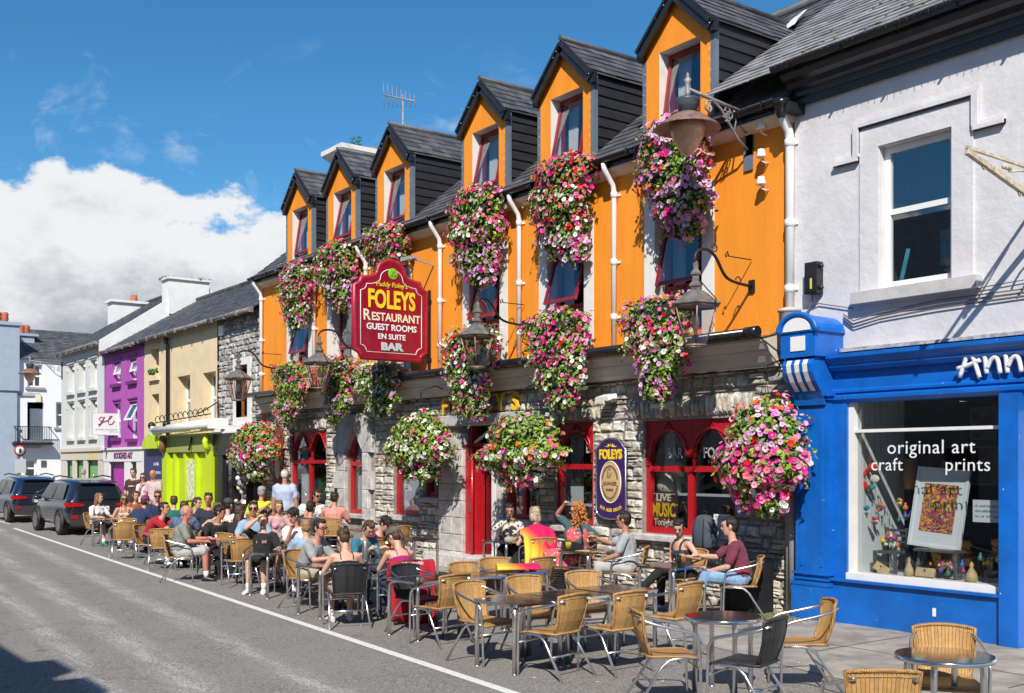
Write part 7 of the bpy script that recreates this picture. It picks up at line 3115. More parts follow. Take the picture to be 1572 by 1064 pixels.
    body.ball(H((0, .082, .034)), (.05, .018, .012), 10, 6, rot=hd)
    for s_ in (-1, 1):
        body.ball(H((s_ * .079, -.008, -.004)), (.012, .022, .034), 8, 6, rot=hd)
        if fem:
            bp_, bd = spine(.62)
            body.ball(bp_ + Vector((s_ * .068, 0, 0)) + bd.cross(Vector((1, 0, 0))) * .085, (.06, .055, .058), 10, 8)
        f_ = .9 if fem else 1.0
        body_tube(body, [S[s_] - Vector((s_ * .03, 0, .005)), S[s_], S[s_].lerp(E[s_], .45), E[s_]], [.062 * f_, .060 * f_, .049 * f_ * fat ** .5, .040 * f_])
        body_tube(body, [E[s_], E[s_].lerp(Wr[s_], .3), Wr[s_]], [.040 * f_, .042 * f_, .027 * f_])
        body_tube(body, [HJ[s_], HJ[s_].lerp(K[s_], .5), K[s_]], [.098 * fat ** .5, .080 * fat ** .5, .058])
        body_tube(body, [K[s_], K[s_].lerp(A[s_], .3), A[s_]], [.057, .058, .036])
        fd = Vector((s_ * .18, 1, 0)).normalized()
        body_tube(body, [A[s_] + Vector((0, 0, -.03)), A[s_] + fd * .14 + Vector((0, 0, -.055))], [.036, .028])
        # palm
        d = (Wr[s_] - E[s_]).normalized()
        body_tube(body, [Wr[s_], Wr[s_] + d * .05, Wr[s_] + d * .085], [.025, .034, .030], 8)
    fing = MB()
    for s_ in (-1, 1):                                      # five separate fingers, rooted in the palm
        d = (Wr[s_] - E[s_]).normalized()
        sd_ = d.cross(Z)
        sd_ = sd_.normalized() if sd_.length > .1 else Vector((1, 0, 0))
        nn = sd_.cross(d)
        if nn.z < 0:
            nn = -nn
        for k, ln_ in enumerate((.066, .076, .070, .055)):
            o_ = sd_ * (-.027 + .018 * k)
            p0 = Wr[s_] + d * .075 + o_
            p1 = p0 + d * ln_ * .55 - nn * .012
            p2 = p1 + d * ln_ * .38 - nn * .026
            fing.tube([p0, p1, p2], [.0095, .009, .007], 6)
        sg_ = 1 if (sd_.dot(Vector((-s_, 0, 0))) > 0) else -1
        p0 = Wr[s_] + d * .03 + sd_ * (.026 * sg_)
        fing.tube([p0, p0 + d * .035 + sd_ * (.026 * sg_), p0 + d * .065 + sd_ * (.03 * sg_) - nn * .01], [.012, .010, .008], 6)
    # ---- place: head over the wanted point
    head_xy = Vector((Hc.x, Hc.y)) * sc
    rz = R(phi - 90)
    if xy is None:
        yv, _ = onX(u, 800, X)
        ca, sa = math.cos(rz), math.sin(rz)
        xy = (X - (head_xy.x * ca - head_xy.y * sa), yv - (head_xy.x * sa + head_xy.y * ca))
    gz = ground(*xy) + dz
    t_ = thing('person', label, 'person', (xy[0], xy[1], gz), rz, group)
    t_.scale = (sc, sc, sc)
    if want:
        wp_ = Vector((xy[0], xy[1], gz)) + Matrix.Rotation(rz, 3, 'Z') @ (Hc + hd @ Vector((0, 0, .125))) * sc
        r_ = (wp_ - Vector((CX, CY, CH)))
        dd = r_.x * _ax[0] + r_.y * _ax[1]
        uu = 786 + FP * (r_.x * _rt[0] + r_.y * _rt[1]) / dd
        vv = 712 - FP * r_.z / dd
        DEBUG.append((label[:40], 'want', want, 'got', (round(uu), round(vv)), 'X', X))

    def reg(mb, name, m, voxel, fold=0.0, extra=None, parent=t_):
        o = mb.build(name, m, parent)
        REMESH.append((o, voxel, fold, extra))
        return o
    reg(body, 'body', SK[skin], vox, 0, fing)
    # ---- clothes
    kind, tm = top
    g = MB()
    hem = -.10 if not sit else -.02
    if kind in ('tee', 'long', 'sleeveless', 'open'):
        g.loft(rings(hem, .965, .018))
        if fem:
            for s_ in (-1, 1):
                bp_, bd = spine(.62)
                g.ball(bp_ + Vector((s_ * .066, 0, 0)) + bd.cross(Vector((1, 0, 0))) * .085, (.072, .066, .068), 10, 8)
        for s_ in (-1, 1):
            f_ = .9 if fem else 1.0
            if kind in ('tee', 'open'):
                e = S[s_].lerp(E[s_], .72)
                body_tube(g, [S[s_] - Vector((s_ * .03, 0, .0)), S[s_], e], [.078 * f_, .078 * f_, .066 * f_])
            elif kind == 'long':
                body_tube(g, [S[s_] - Vector((s_ * .03, 0, .0)), S[s_], S[s_].lerp(E[s_], .6), E[s_]], [.076 * f_, .076 * f_, .062 * f_, .054 * f_])
                body_tube(g, [E[s_], E[s_].lerp(Wr[s_], .35), E[s_].lerp(Wr[s_], .92)], [.054 * f_, .054 * f_, .040 * f_])
            else:
                body_tube(g, [S[s_] - Vector((s_ * .06, 0, .0)), S[s_] + Vector((s_ * .005, 0, 0))], [.068 * f_, .066 * f_])
        reg(g, 'top', tm, vox, .014)
        if chest:                                           # the worn print on the chest
            p_, d_ = spine(.66)
            o = scribble(t_, 0, 0, 0, chest[1], chest[2], chest[0])
            o.location = p_ + d_.cross(Vector((1, 0, 0))) * (.122 * fat ** 1.4 + .024)
            o.rotation_euler = (ln * -1, 0, math.pi)
    elif kind in ('strap', 'vest'):
        g.loft(rings(hem, .70 if kind == 'strap' else .72, .012))
        for s_ in (-1, 1):
            bp_, bd = spine(.62)
            if fem:
                g.ball(bp_ + Vector((s_ * .066, 0, 0)) + bd.cross(Vector((1, 0, 0))) * .085, (.066, .060, .062), 10, 8)
        o = reg(g, 'top', tm, vox, .004)
        for s_ in (-1, 1):
            st = MB()
            pts = []
            for a in np.linspace(-1.45, 1.45, 15):
                p, d = spine(.70 + .26 * math.cos(a * .98))
                f_ = d.cross(Vector((1, 0, 0)))
                rr_ = .112 if abs(a) > .6 else .085
                pts.append(p + Vector((s_ * (.085 + .0 * a), 0, 0)) + f_ * (math.sin(a) * (rr_ + .012)) + up * (.018 * math.cos(a)))
            st.tube(pts, .006 if kind == 'strap' else .014, 5)
            st.build('strap', tm, o)
    kindb, bm_ = bottom
    g = MB()
    if kindb in ('long', 'short'):
        g.loft(rings(-.20, .10, .014))
        for s_ in (-1, 1):
            if kindb == 'long':
                body_tube(g, [HJ[s_], HJ[s_].lerp(K[s_], .5), K[s_]], [.110 * fat ** .5, .094 * fat ** .5, .076])
                body_tube(g, [K[s_], K[s_].lerp(A[s_], .45), A[s_].lerp(K[s_], .06)], [.076, .068, .060])
            else:
                body_tube(g, [HJ[s_], HJ[s_].lerp(K[s_], .5), K[s_].lerp(HJ[s_], .10)], [.112 * fat ** .5, .100 * fat ** .5, .092])
        reg(g, 'trousers' if kindb == 'long' else 'shorts', bm_, vox, .010)
    elif kindb == 'dress':
        g.loft(rings(-.20, .86, .022))
        mk, ma = (K[-1] + K[1]) / 2, (A[-1] + A[1]) / 2
        for s_ in (-1, 1):
            body_tube(g, [HJ[s_], HJ[s_].lerp(K[s_], .5), K[s_]], [.14, .13, .115])
            body_tube(g, [K[s_], K[s_].lerp(A[s_], .75)], [.115, .12])
        body_tube(g, [Pv, mk, mk.lerp(ma, .75)], [.13, .12, .12])
        reg(g, 'dress', bm_, vox, .018)
    if shoes is not None:
        for s_ in (-1, 1):
            fd = Vector((s_ * .18, 1, 0)).normalized()
            b_ = MB()
            a = A[s_]
            rt2 = fd.cross(Z)
            secs = [(-.075, .030, .030, .060), (-.05, .042, .042, .085), (.02, .046, .046, .090), (.09, .050, .050, .070), (.15, .048, .048, .050), (.185, .030, .030, .036)]
            rg = []
            for yy, w1, w2, hh in secs:
                c = a + fd * yy
                rg.append([c + rt2 * (w1 * math.cos(q)) + Z * (-.082 + hh * (.5 + .5 * math.sin(q))) for q in np.linspace(0, 2 * math.pi, 12, endpoint=False)])
            b_.loft(rg)
            b_.build('shoe', shoes, t_)
            if kindb == 'short':
                b_ = MB()
                b_.tube([a + Vector((0, 0, -.02)), a + (K[s_] - a) * .22], [.041, .046], 10)
                b_.build('sock', cloth('sock_white', (.7, .7, .7)), t_)
    # ---- hair, face
    style, hc = hair
    hm = HAIRM[hc]
    h = MB()

    def hb(c, r_, nu=14, nv=10):
        h.ball(H(c), r_, nu, nv, rot=hd)
    if style != 'bald':
        hb((0, -.022, .040), (.084, .104, .094), 18, 12)
        hb((0, -.050, -.005), (.078, .068, .085), 16, 10)
        for s_ in (-1, 1):
            hb((s_ * .070, .006, .030), (.014, .040, .05), 8, 6)
        hb((0, .060, .094), (.060, .030, .024), 12, 6)
        for k in range(16):
            a = random.uniform(-.6, 3.74)
            hb((.056 * math.cos(a), -.02 + .070 * math.sin(a), random.uniform(.092, .112)), random.uniform(.016, .026), 7, 5)
    else:
        hb((0, -.040, .018), (.081, .080, .080), 16, 10)
        hb((0, -.055, -.01), (.074, .062, .075), 14, 8)
    if style == 'long':
        for s_ in (-1, 1):
            hb((s_ * .062, -.02, -.06), (.035, .055, .12), 10, 8)
            hb((s_ * .055, -.045, -.16), (.045, .045, .10), 10, 8)
        hb((0, -.062, -.12), (.075, .045, .15), 12, 10)
    elif style == 'bob':
        for s_ in (-1, 1):
            hb((s_ * .068, -.005, -.045), (.030, .062, .085), 10, 8)
        hb((0, -.055, -.06), (.080, .052, .10), 12, 8)
    elif style == 'bun':
        hb((0, -.115, .06), (.045, .042, .042), 12, 8)
    elif style == 'pony':
        hb((0, -.115, .03), (.034, .034, .034), 10, 6)
        hb((0, -.128, -.05), (.036, .030, .085), 10, 8)
    elif style == 'curly':
        for k in range(330):
            a = random.uniform(-2.6, 2.6) - math.pi / 2
            z = random.uniform(-.25, .135)
            r0 = (.100 + .05 * min(1, max(0, -z * 5))) * math.sqrt(max(.15, 1 - (max(0, z - .03) / .115) ** 2)) + random.uniform(-.012, .014)
            p = Vector((r0 * math.cos(a), -.015 + r0 * math.sin(a) * 1.0, z))
            if p.y > .02 and abs(p.x) < .085 and z < .07:
                continue
            hb(tuple(p), random.uniform(.012, .022), 6, 4)
    elif style == 'tousled':
        for k in range(36):
            d = Vector((random.gauss(0, 1), random.gauss(-.25, 1), abs(random.gauss(.3, .8)))).normalized()
            hb((d.x * .082, -.02 + d.y * .10, .045 + d.z * .085), random.uniform(.020, .030), 7, 5)
    b0 = len(h.v)
    for i in range(b0):
        p = Vector(h.v[i])
        h.v[i] = tuple(p + (p - Hc).normalized() * (.007 * mnoise.noise(p * 60) + .009 * mnoise.noise(p * 24)))
    h.build('hair', hm, t_)
    if hat:
        hk, hmat = hat
        c = MB()
        n = 16
        c.loft([[H((r_ * .086 * math.cos(2 * math.pi * k / n), -.012 + r_ * .108 * math.sin(2 * math.pi * k / n), z)) for k in range(n)] for z, r_ in ((.035, 1.04), (.06, 1.05), (.10, .93), (.130, .66), (.143, .25))])
        vis = [H((.075 * math.cos(a), .075 + .09 * math.sin(a), .042 - .012 * math.sin(a))) for a in np.linspace(0, math.pi, 10)]
        vz = [p - hd @ Vector((0, 0, .008)) for p in vis]
        c.add(vis + vz, [tuple(range(10)), tuple(range(19, 9, -1))] + [(i, i + 10, (i + 1) % 10 + 10, (i + 1) % 10) for i in range(10)], sm=False)
        c.build('cap', hmat, t_)
    for s_ in (-1, 1):
        e = MB()
        e.ball(H((s_ * .031, .089, .006)), (.013, .008, .007), 8, 5, rot=hd)
        e.build('eye', M_EYE, t_)
        e = MB()
        e.beam(H((s_ * .014, .098, .030)), H((s_ * .048, .086, .030)), .008, .007)
        e.build('eyebrow', hm, t_)
    e = MB()
    e.ball(H((0, .090, -.066)), (.024, .010, .007), 8, 5, rot=hd)
    e.build('mouth', M_LIP, t_)
    if glasses:
        e = MB()
        for s_ in (-1, 1):
            if glasses == 'sun':
                e.ball(H((s_ * .034, .100, .006)), (.031, .010, .021), 10, 6, rot=hd)
            else:
                e.tube([H((s_ * .034 + .027 * math.cos(a), .106, .004 + .019 * math.sin(a))) for a in np.linspace(0, 6.283, 12, endpoint=False)], .0035, 5, closed=True)
            e.beam(H((s_ * .062, .095, .012)), H((s_ * .083, -.005, .014)), .005, .007)
        e.beam(H((-.012, .108, .010)), H((.012, .108, .010)), .006, .006)
        e.build('sunglasses' if glasses == 'sun' else 'spectacles', M_SUNG, t_)
    if sit and seat:
        cr = Matrix.Rotation(rz, 3, 'Z') @ Vector((0, -.02, 0)) * sc
        chair(xy[0] + cr.x, xy[1] + cr.y, phi, chair_label or (seat + ' wicker chair of the ' + ' '.join(label.split()[:10])), seat)
    return t_, H, Wr, rz, xy, gz


DEBUG = []
SIT = dict(sit=True)
BLACKC, NAVY, WHITEC = cloth('black', (.014, .014, .016)), cloth('navy', (.018, .030, .085)), cloth('white', (.70, .70, .70))
GREYM, OLIVE, REDC = cloth('grey_marl', (.30, .31, .32)), cloth('olive_grey', (.215, .23, .19)), cloth('red', (.40, .008, .02))
TEAL, SKYB, MAROON = cloth('teal', (.03, .17, .26)), cloth('sky_blue', (.26, .38, .50)), cloth('maroon', (.17, .030, .055))
DENIM = mat('cloth_pale_denim', (.20, .33, .50), .9, var=.28, vscale=8, bump=.4, bscale=40)
DENIMD = cloth('dark_denim', (.03, .045, .09))
TANC, KHAKI, GREYS = cloth('tan', (.42, .34, .24)), cloth('khaki', (.30, .27, .19)), cloth('light_grey', (.42, .41, .40))
DKGREEN, BROWNC, SALMON = cloth('dark_green', (.01, .12, .10)), cloth('brown', (.06, .028, .024)), cloth('salmon', (.60, .26, .20))
SHOE_W, SHOE_B, SHOE_G = mat('white_trainer', (.65, .63, .58), .6), mat('black_shoe', (.02, .02, .022), .4), mat('green_clog', (.01, .22, .10), .5)
LOVED = pattern_cloth('pink_floral', (.62, .10, .13), [((.80, .66, .60), 17), ((.70, .30, .05), 26)], thr=.24)
BLOUSE = pattern_cloth('black_white_blouse', (.62, .58, .50), [((.05, .05, .04), 15)], thr=.30)
POLO = pattern_cloth('blue_pattern_polo', (.06, .11, .20), [((.25, .10, .12), 16), ((.15, .25, .35), 22)], thr=.28)
PINKCHECK = pattern_cloth('pink_check', (.58, .42, .42), [((.30, .22, .35), 24)], thr=.25)
LIME = cloth('hi_vis_lime', (.62, .70, .03))
G_D = None

# the third row: glasses man, camisole, teal, wine, cap
person('man in grey t-shirt and spectacles leaning on the table edge near the road line', 491, -4.62, 28, lean=24, yaw=-8, pitch=6, lh=(-.10, .50, .76), rh=(.16, .52, .76), top=('tee', GREYM), bottom=('short', TANC), shoes=SHOE_B, skin='pink',
       hair=('short', 'dark'), glasses='clear', fat=1.06, sc=1.0, want=(491, 803), vox=.012)
p27 = person('woman in black camisole with hair in a bun, back to the camera', 527, -2.98, 162, lean=10, yaw=15, pitch=20, top=('strap', BLACKC), bottom=('short', TANC), shoes=SHOE_W, hair=('bun', 'brown'), fem=True, fat=1.08, sc=.95, seat='black', want=(528, 818), vox=.012)
person('woman in teal top looking down at her phone', 566, -4.86, 0, lean=22, yaw=0, pitch=38, lh=(-.03, .36, .80), rh=(.06, .36, .82), top=('tee', TEAL), bottom=('long', DENIMD), shoes=SHOE_B, hair=('pony', 'brown'), fem=True, sc=.97, want=(568, 796), vox=.013)
person('dark haired diner in wine coloured top bending low behind the woman in teal', 592, -5.85, 20, lean=28, pitch=40, top=('tee', cloth('wine', (.15, .015, .05))), bottom=('long', BLACKC), shoes=SHOE_B, hair=('tousled', 'dark'), sc=.97, want=(592, 790))
p30 = person('woman in brown cap and magenta strap top, bare shoulders to the camera', 604, -3.06, 172, lean=20, yaw=32, pitch=28, lh=(-.10, .42, .80), rh=(.08, .36, .80), top=('strap', cloth('magenta', (.36, .010, .13))), bottom=('long', DENIMD), shoes=SHOE_B,
             hair=('pony', 'brown'), hat=('cap', cloth('brown_cap', (.13, .095, .075))), fem=True, sc=.96, seat='black', want=(603, 803), vox=.012)
# fourth row
person('boy in black printed t-shirt shading his eyes with his hand', 404, -7.22, -38, chest=(cloth('print_pink', (.5, .3, .3)), .17, .07), lean=-4, yaw=4, pitch=0, rh=(.045, .16, 1.26), lh=(-.24, .30, .70), top=('tee', BLACKC), bottom=('short', BLACKC), shoes=SHOE_W, skin='fair', hair=('short', 'brown'), sc=.95, want=(405, 793), vox=.012)
person('smiling dark haired man in white t-shirt holding a phone to his chest', 450, -7.5, -52, lean=6, yaw=-14, pitch=18, rh=(-.02, .22, .96), lh=(-.15, .34, .74), top=('tee', WHITEC), bottom=('short', KHAKI), shoes=SHOE_B, skin='pink', hair=('tousled', 'dark'), want=(452, 780))
person('sandy haired boy in pale blue shirt, back to the camera beside the spectacled man', 469, -5.70, 165, lean=8, yaw=10, pitch=6, top=('tee', SKYB), bottom=('short', KHAKI), shoes=SHOE_B, hair=('short', 'blond'), sc=.93, want=(468, 797), vox=.013)
person('man in dark sunglasses and pale blue shirt facing the road', 389, -9.0, -20, lean=2, yaw=-8, pitch=0, top=('tee', SKYB), bottom=('long', DENIMD), shoes=SHOE_B, skin='pink', hair=('short', 'dark'), glasses='sun', sc=1.05, want=(390, 773))
# fifth row
person('grey stubble haired man in olive t-shirt seated side on by the road line', 287, -9.42, 62, lean=10, yaw=-6, pitch=4, lh=(-.12, .40, .74), rh=(.14, .38, .70), top=('tee', OLIVE), bottom=('short', GREYS), shoes=SHOE_B, skin='ruddy', hair=('bald', 'grey'), fat=1.16, sc=1.02, want=(287, 782), vox=.012)
person('young man with dark curls in black sports t-shirt looking sideways', 338, -9.75, 0, chest=(WHITEC, .18, .05), lean=14, yaw=50, pitch=8, top=('tee', BLACKC), bottom=('long', BLACKC), shoes=SHOE_B, skin='tan', hair=('tousled', 'dark'), want=(338, 782), vox=.013)
person('diner with long brown hair and black top seen from behind', 369, -9.6, 110, lean=12, pitch=10, top=('long', BLACKC), bottom=('long', BLACKC), shoes=SHOE_B, hair=('long', 'brown'), fem=True, want=(368, 778))
person('diner in dark cap and white flowered top', 351, -11.6, 120, lean=10, pitch=6, top=('tee', pattern_cloth('white_flowered', (.66, .62, .60), [((.45, .15, .22), 16)])), bottom=('long', DENIMD), shoes=SHOE_B, hair=('short', 'dark'), hat=('cap', cloth('dark_cap', (.05, .055, .065))), sc=1.03, want=(350, 770))
person('fair haired woman resting her chin between the dark polo man and the curly haired man', 333, -11.0, -30, lean=16, pitch=14, rh=(.05, .20, 1.0), top=('vest', WHITEC), bottom=('long', DENIMD), shoes=SHOE_B, hair=('bun', 'lightbrown'), fem=True, want=(333, 773))
person('heavy man with red face in dark polo shirt facing the road', 320, -13.2, -28, lean=4, pitch=4, top=('tee', cloth('dark_polo', (.02, .025, .045))), bottom=('long', DENIMD), shoes=SHOE_B, skin='ruddy', hair=('short', 'dark'), fat=1.2, sc=1.08, want=(321, 763))
person('man in blue patterned polo shirt, back to the camera beside the olive t-shirt', 283, -11.6, 140, lean=8, yaw=10, top=('tee', POLO), bottom=('long', BLACKC), shoes=SHOE_B, skin='pink', hair=('short', 'brown'), fat=1.1, sc=1.02, want=(283, 768))
person('man in red t-shirt leaning far forward on folded arms', 252, -12.6, 40, lean=36, yaw=0, pitch=-6, lh=(-.02, .66, .76), rh=(.06, .64, .77), top=('tee', REDC), bottom=('short', BLACKC), shoes=SHOE_W, skin='pink', hair=('short', 'dark'), sc=1.05, want=(250, 772))
person('child in dark green t-shirt with back to the camera', 267, -15.2, 160, top=('tee', DKGREEN), bottom=('long', BLACKC), shoes=SHOE_B, hair=('short', 'brown'), sc=1.0, want=(268, 760))
person('man in sunglasses smiling behind the purple cap', 242, -17.2, -20, top=('tee', NAVY), bottom=('long', DENIMD), shoes=SHOE_B, skin='pink', hair=('short', 'brown'), glasses='sun', sc=1.05, want=(243, 757))
person('man in purple cap and navy rugby shirt bending forward, back to the camera', 223, -16.2, 120, lean=30, pitch=4, top=('tee', NAVY), bottom=('long', BLACKC), shoes=SHOE_B, skin='pink', hair=('short', 'brown'), hat=('cap', cloth('purple_cap', (.22, .04, .14))), fat=1.15, sc=1.05, want=(222, 762))
person('woman in sunglasses and pale summer top at the far table', 191, -17.9, -15, lean=8, pitch=4, top=('vest', cloth('pale_peach', (.62, .46, .36))), bottom=('short', DENIMD), shoes=SHOE_B, skin='tan', hair=('bob', 'lightbrown'), glasses='sun', fem=True, want=(192, 763))
person('woman with long fair brown hair, white t-shirt and green shoes at the farthest table', 152, -19.2, 20, lean=4, yaw=20, top=('tee', WHITEC), bottom=('short', BROWNC), shoes=SHOE_G, hair=('long', 'lightbrown'), fem=True, want=(150, 761))
# more of the crowd between them
person('man in striped brown shirt lifting both hands beside the standing man', 420, -13.9, -30, lean=4, lh=(-.10, .26, 1.02), rh=(.12, .26, 1.06), top=('tee', pattern_cloth('brown_stripe', (.10, .05, .04), [((.5, .42, .36), 20)])), bottom=('long', DENIMD), shoes=SHOE_B, skin='tan', hair=('tousled', 'dark'), want=(420, 770))
person('woman in pale pink top half hidden behind the boy in black', 428, -10.6, -10, lean=10, pitch=12, top=('tee', cloth('pale_pink', (.55, .30, .32))), bottom=('long', DENIMD), shoes=SHOE_B, hair=('bob', 'lightbrown'), fem=True, want=(428, 782))
person('man in charcoal shirt sitting with his back to the smiling man', 478, -9.6, 120, lean=14, top=('tee', cloth('charcoal', (.05, .05, .055))), bottom=('long', BLACKC), shoes=SHOE_B, skin='pink', hair=('short', 'dark'), want=(480, 790))
person('woman in navy spotted top between the red t-shirt and the olive t-shirt', 303, -13.9, 30, lean=10, pitch=8, top=('tee', pattern_cloth('navy_spot', (.02, .03, .08), [((.5, .5, .55), 22)])), bottom=('long', BLACKC), shoes=SHOE_B, hair=('pony', 'brown'), fem=True, want=(303, 770))
person('woman in rust coloured top behind the purple cap', 208, -19.6, 10, lean=6, top=('tee', cloth('rust', (.34, .09, .04))), bottom=('long', BLACKC), shoes=SHOE_B, hair=('long', 'brown'), fem=True, want=(208, 760))
person('man in white shirt bending to his plate by the far wall', 455, -15.4, -20, lean=18, pitch=16, top=('tee', WHITEC), bottom=('long', NAVY), shoes=SHOE_B, skin='pink', hair=('short', 'grey'), want=(455, 756))
# standing
def stander(label, u, X, want, phi, **k):
    yv, _ = onX(u, 800, X)
    return person(label, xy=(X, yv), phi=phi, sit=False, want=want, **k)


stander('man in brown t-shirt standing behind the dark parked car', 206, -23.6, (207, 718), -45, chest=(WHITEC, .2, .05), top=('tee', BROWNC), bottom=('long', DENIMD), shoes=SHOE_B, skin='fair', hair=('short', 'brown'), lean=2, sc=1.06)
stander('woman in white and pink top and sunglasses with hand to her mouth, standing', 221, -23.0, (221, 732), -40, rh=(.02, .20, 1.42), top=('tee', cloth('white_pink', (.70, .55, .56))), bottom=('long', cloth('coral', (.55, .18, .18))), shoes=SHOE_W, hair=('bob', 'brown'), glasses='sun', fem=True, lean=2, sc=.98)
stander('grey haired man in pink checked shirt standing by the navy notice board', 236, -22.6, (236, 722), -50, top=('tee', PINKCHECK), bottom=('long', TANC), shoes=SHOE_B, skin='ruddy', hair=('bald', 'grey'), lean=2, sc=1.03)
stander('stroller in pale blue shirt with back turned by the green shop doors', 128, -30.5, (128, 719), 170, top=('tee', cloth('pale_aqua', (.50, .66, .68))), bottom=('long', DENIMD), shoes=SHOE_B, hair=('short', 'grey'), fat=1.15, lean=2, sc=1.03)
stander('stout white haired man in light blue shirt and tan trousers standing with back turned', 437, -13.3, (437, 712), 138, top=('tee', cloth('oxford_blue', (.40, .46, .62))), bottom=('long', TANC), shoes=SHOE_B, skin='tan', hair=('bald', 'white'), fat=1.28, lean=0, sc=1.07, vox=.013)
person('cyclist in lime yellow top and grey cap near the black shop', 402, -14.8, 140, lean=18, pitch=10, top=('tee', LIME), bottom=('short', BLACKC), shoes=SHOE_B, skin='tan', hair=('short', 'grey'), hat=('cap', cloth('grey_cap', (.30, .30, .31))), sc=1.12, want=(402, 747), chair_label='honey wicker chair under the cyclist in lime yellow')
# by the wall at the far end
person('woman in white sleeveless top and sunglasses beside the lancet window', 486, -13.3, -5, lean=6, yaw=14, pitch=10, top=('sleeveless', WHITEC), bottom=('long', BLACKC), shoes=SHOE_B, skin='tan', hair=('pony', 'dark'), glasses='sun', fem=True, sc=1.06, want=(486, 752))
person('dark haired man in salmon shirt with back to the camera under the lancet window', 514, -12.0, 135, lean=8, pitch=8, top=('tee', SALMON), bottom=('long', NAVY), shoes=SHOE_B, skin='pink', hair=('short', 'dark'), fat=1.1, sc=1.04, want=(514, 757))
# by the wall near the door
p31 = person('woman with black hair in a patterned blouse sipping a dark drink by the red door', 783, -5.6, -42, lean=10, pitch=14, rh=(.03, .30, 1.02), lh=(-.16, .40, .74), top=('long', BLOUSE), bottom=('long', BLACKC), shoes=SHOE_B, skin='tan', hair=('bob', 'dark'), fem=True, sc=1.0, want=(785, 773), vox=.012, seat='black')
p32 = person('ash blonde woman with a pink and yellow shawl, back turned, by the pub door', 821, -4.55, 160, lean=16, yaw=14, pitch=14, top=('sleeveless', BLACKC), bottom=('long', NAVY), shoes=SHOE_B, hair=('bob', 'ash'), fem=True, sc=1.0, want=(822, 777), vox=.012)
p33 = person('copper curly haired woman in sunglasses and pink floral dress, hand on head', 886, -3.75, 280, lean=-6, yaw=-46, pitch=2, roll=-6, rh=(.16, .07, 1.30), lh=(-.42, .08, .80), pole=(.6, .4, 1), top=('tee', cloth('bottle_teal', (.045, .10, .10))), bottom=('dress', LOVED), shoes=SHOE_B, skin='fair', hair=('curly', 'red'), glasses='sun', fem=True, fat=1.34, sc=1.05,
             want=(885, 772), vox=.012, kneel=(((-.14, .42, .54), (-.12, .52, .12)), ((.14, .42, .54), (.10, .56, .12))))
p34 = person('man in pale grey t-shirt and stone trousers holding an amber beer', 957, -2.30, 222, lean=6, yaw=-8, pitch=4, rh=(.16, .46, .93), lh=(-.14, .34, .62), top=('tee', cloth('pale_grey', (.36, .38, .40))), bottom=('long', GREYS), shoes=SHOE_W, skin='tan', hair=('short', 'dark'), sc=1.0, want=(957, 784), vox=.012)
p35 = person('woman in dark tank top and black trousers sitting with crossed legs', 1042, -1.25, -92, lean=10, yaw=34, pitch=26, rh=(.05, .20, .66), lh=(-.34, .26, .80), top=('vest', cloth('charcoal_tank', (.035, .035, .042))), bottom=('long', BLACKC), shoes=SHOE_W, skin='fair', hair=('pony', 'dark'), fem=True, sc=.97,
             want=(1043, 796), vox=.012, kneel=(((-.02, .42, .60), (.16, .62, .34)), ((.04, .38, .52), (.02, .40, .09))))
p36 = person('man in maroon t-shirt and pale blue jeans leaning over his table', 1120, -.28, 226, lean=14, yaw=-4, pitch=4, rh=(.10, .50, .80), lh=(-.08, .36, .62), top=('tee', MAROON), bottom=('long', DENIM), shoes=SHOE_W, skin='fair', hair=('short', 'dark'), sc=1.02, want=(1122, 797), vox=.011,
             kneel=(((-.14, .44, .55), (-.12, .62, .10)), ((.12, .44, .55), (.10, .70, .10))))


def finish_people():
    objs = []
    for o, voxel, fold, extra in REMESH:
        m = o.modifiers.new('r', 'REMESH')
        m.mode = 'VOXEL'
        m.voxel_size = voxel
        m.use_smooth_shade = True
        s_ = o.modifiers.new('s', 'SMOOTH')
        s_.iterations = 3 if fold == 0 else 4
        s_.factor = .5
    dg = bpy.context.evaluated_depsgraph_get()
    new = []
    for o, voxel, fold, extra in REMESH:
        new.append(bpy.data.meshes.new_from_object(o.evaluated_get(dg)))
    for (o, voxel, fold, extra), me in zip(REMESH, new):
        o.modifiers.clear()
        old = o.data
        nm = old.name
        mats = [m for m in old.materials]
        n = len(me.vertices)
        co = np.empty(n * 3, np.float32)
        me.vertices.foreach_get('co', co)
        if fold:
            no = np.empty(n * 3, np.float32)
            me.vertices.foreach_get('normal', no)
            c3, n3 = co.reshape(-1, 3), no.reshape(-1, 3)
            off = random.random() * 50
            d = np.array([mnoise.noise((p[0] * 9 + off, p[1] * 9, p[2] * 5)) + .6 * mnoise.noise((p[0] * 20, p[1] * 20 + off, p[2] * 9)) for p in c3], np.float32)
            co = (c3 + n3 * (d * fold)[:, None]).reshape(-1)
            me.vertices.foreach_set('co', co)
            me.update()
        if extra is not None:
            bm = bmesh.new()
            bm.from_mesh(me)
            vs = [bm.verts.new(v) for v in extra.v]
            for f in extra.f:
                bm.faces.new([vs[i] for i in f]).smooth = True
            bm.to_mesh(me)
            bm.free()
        o.data = me
        me.name = nm
        me.materials.clear()
        for m in mats:
            me.materials.append(m)
        bpy.data.meshes.remove(old)


finish_people()

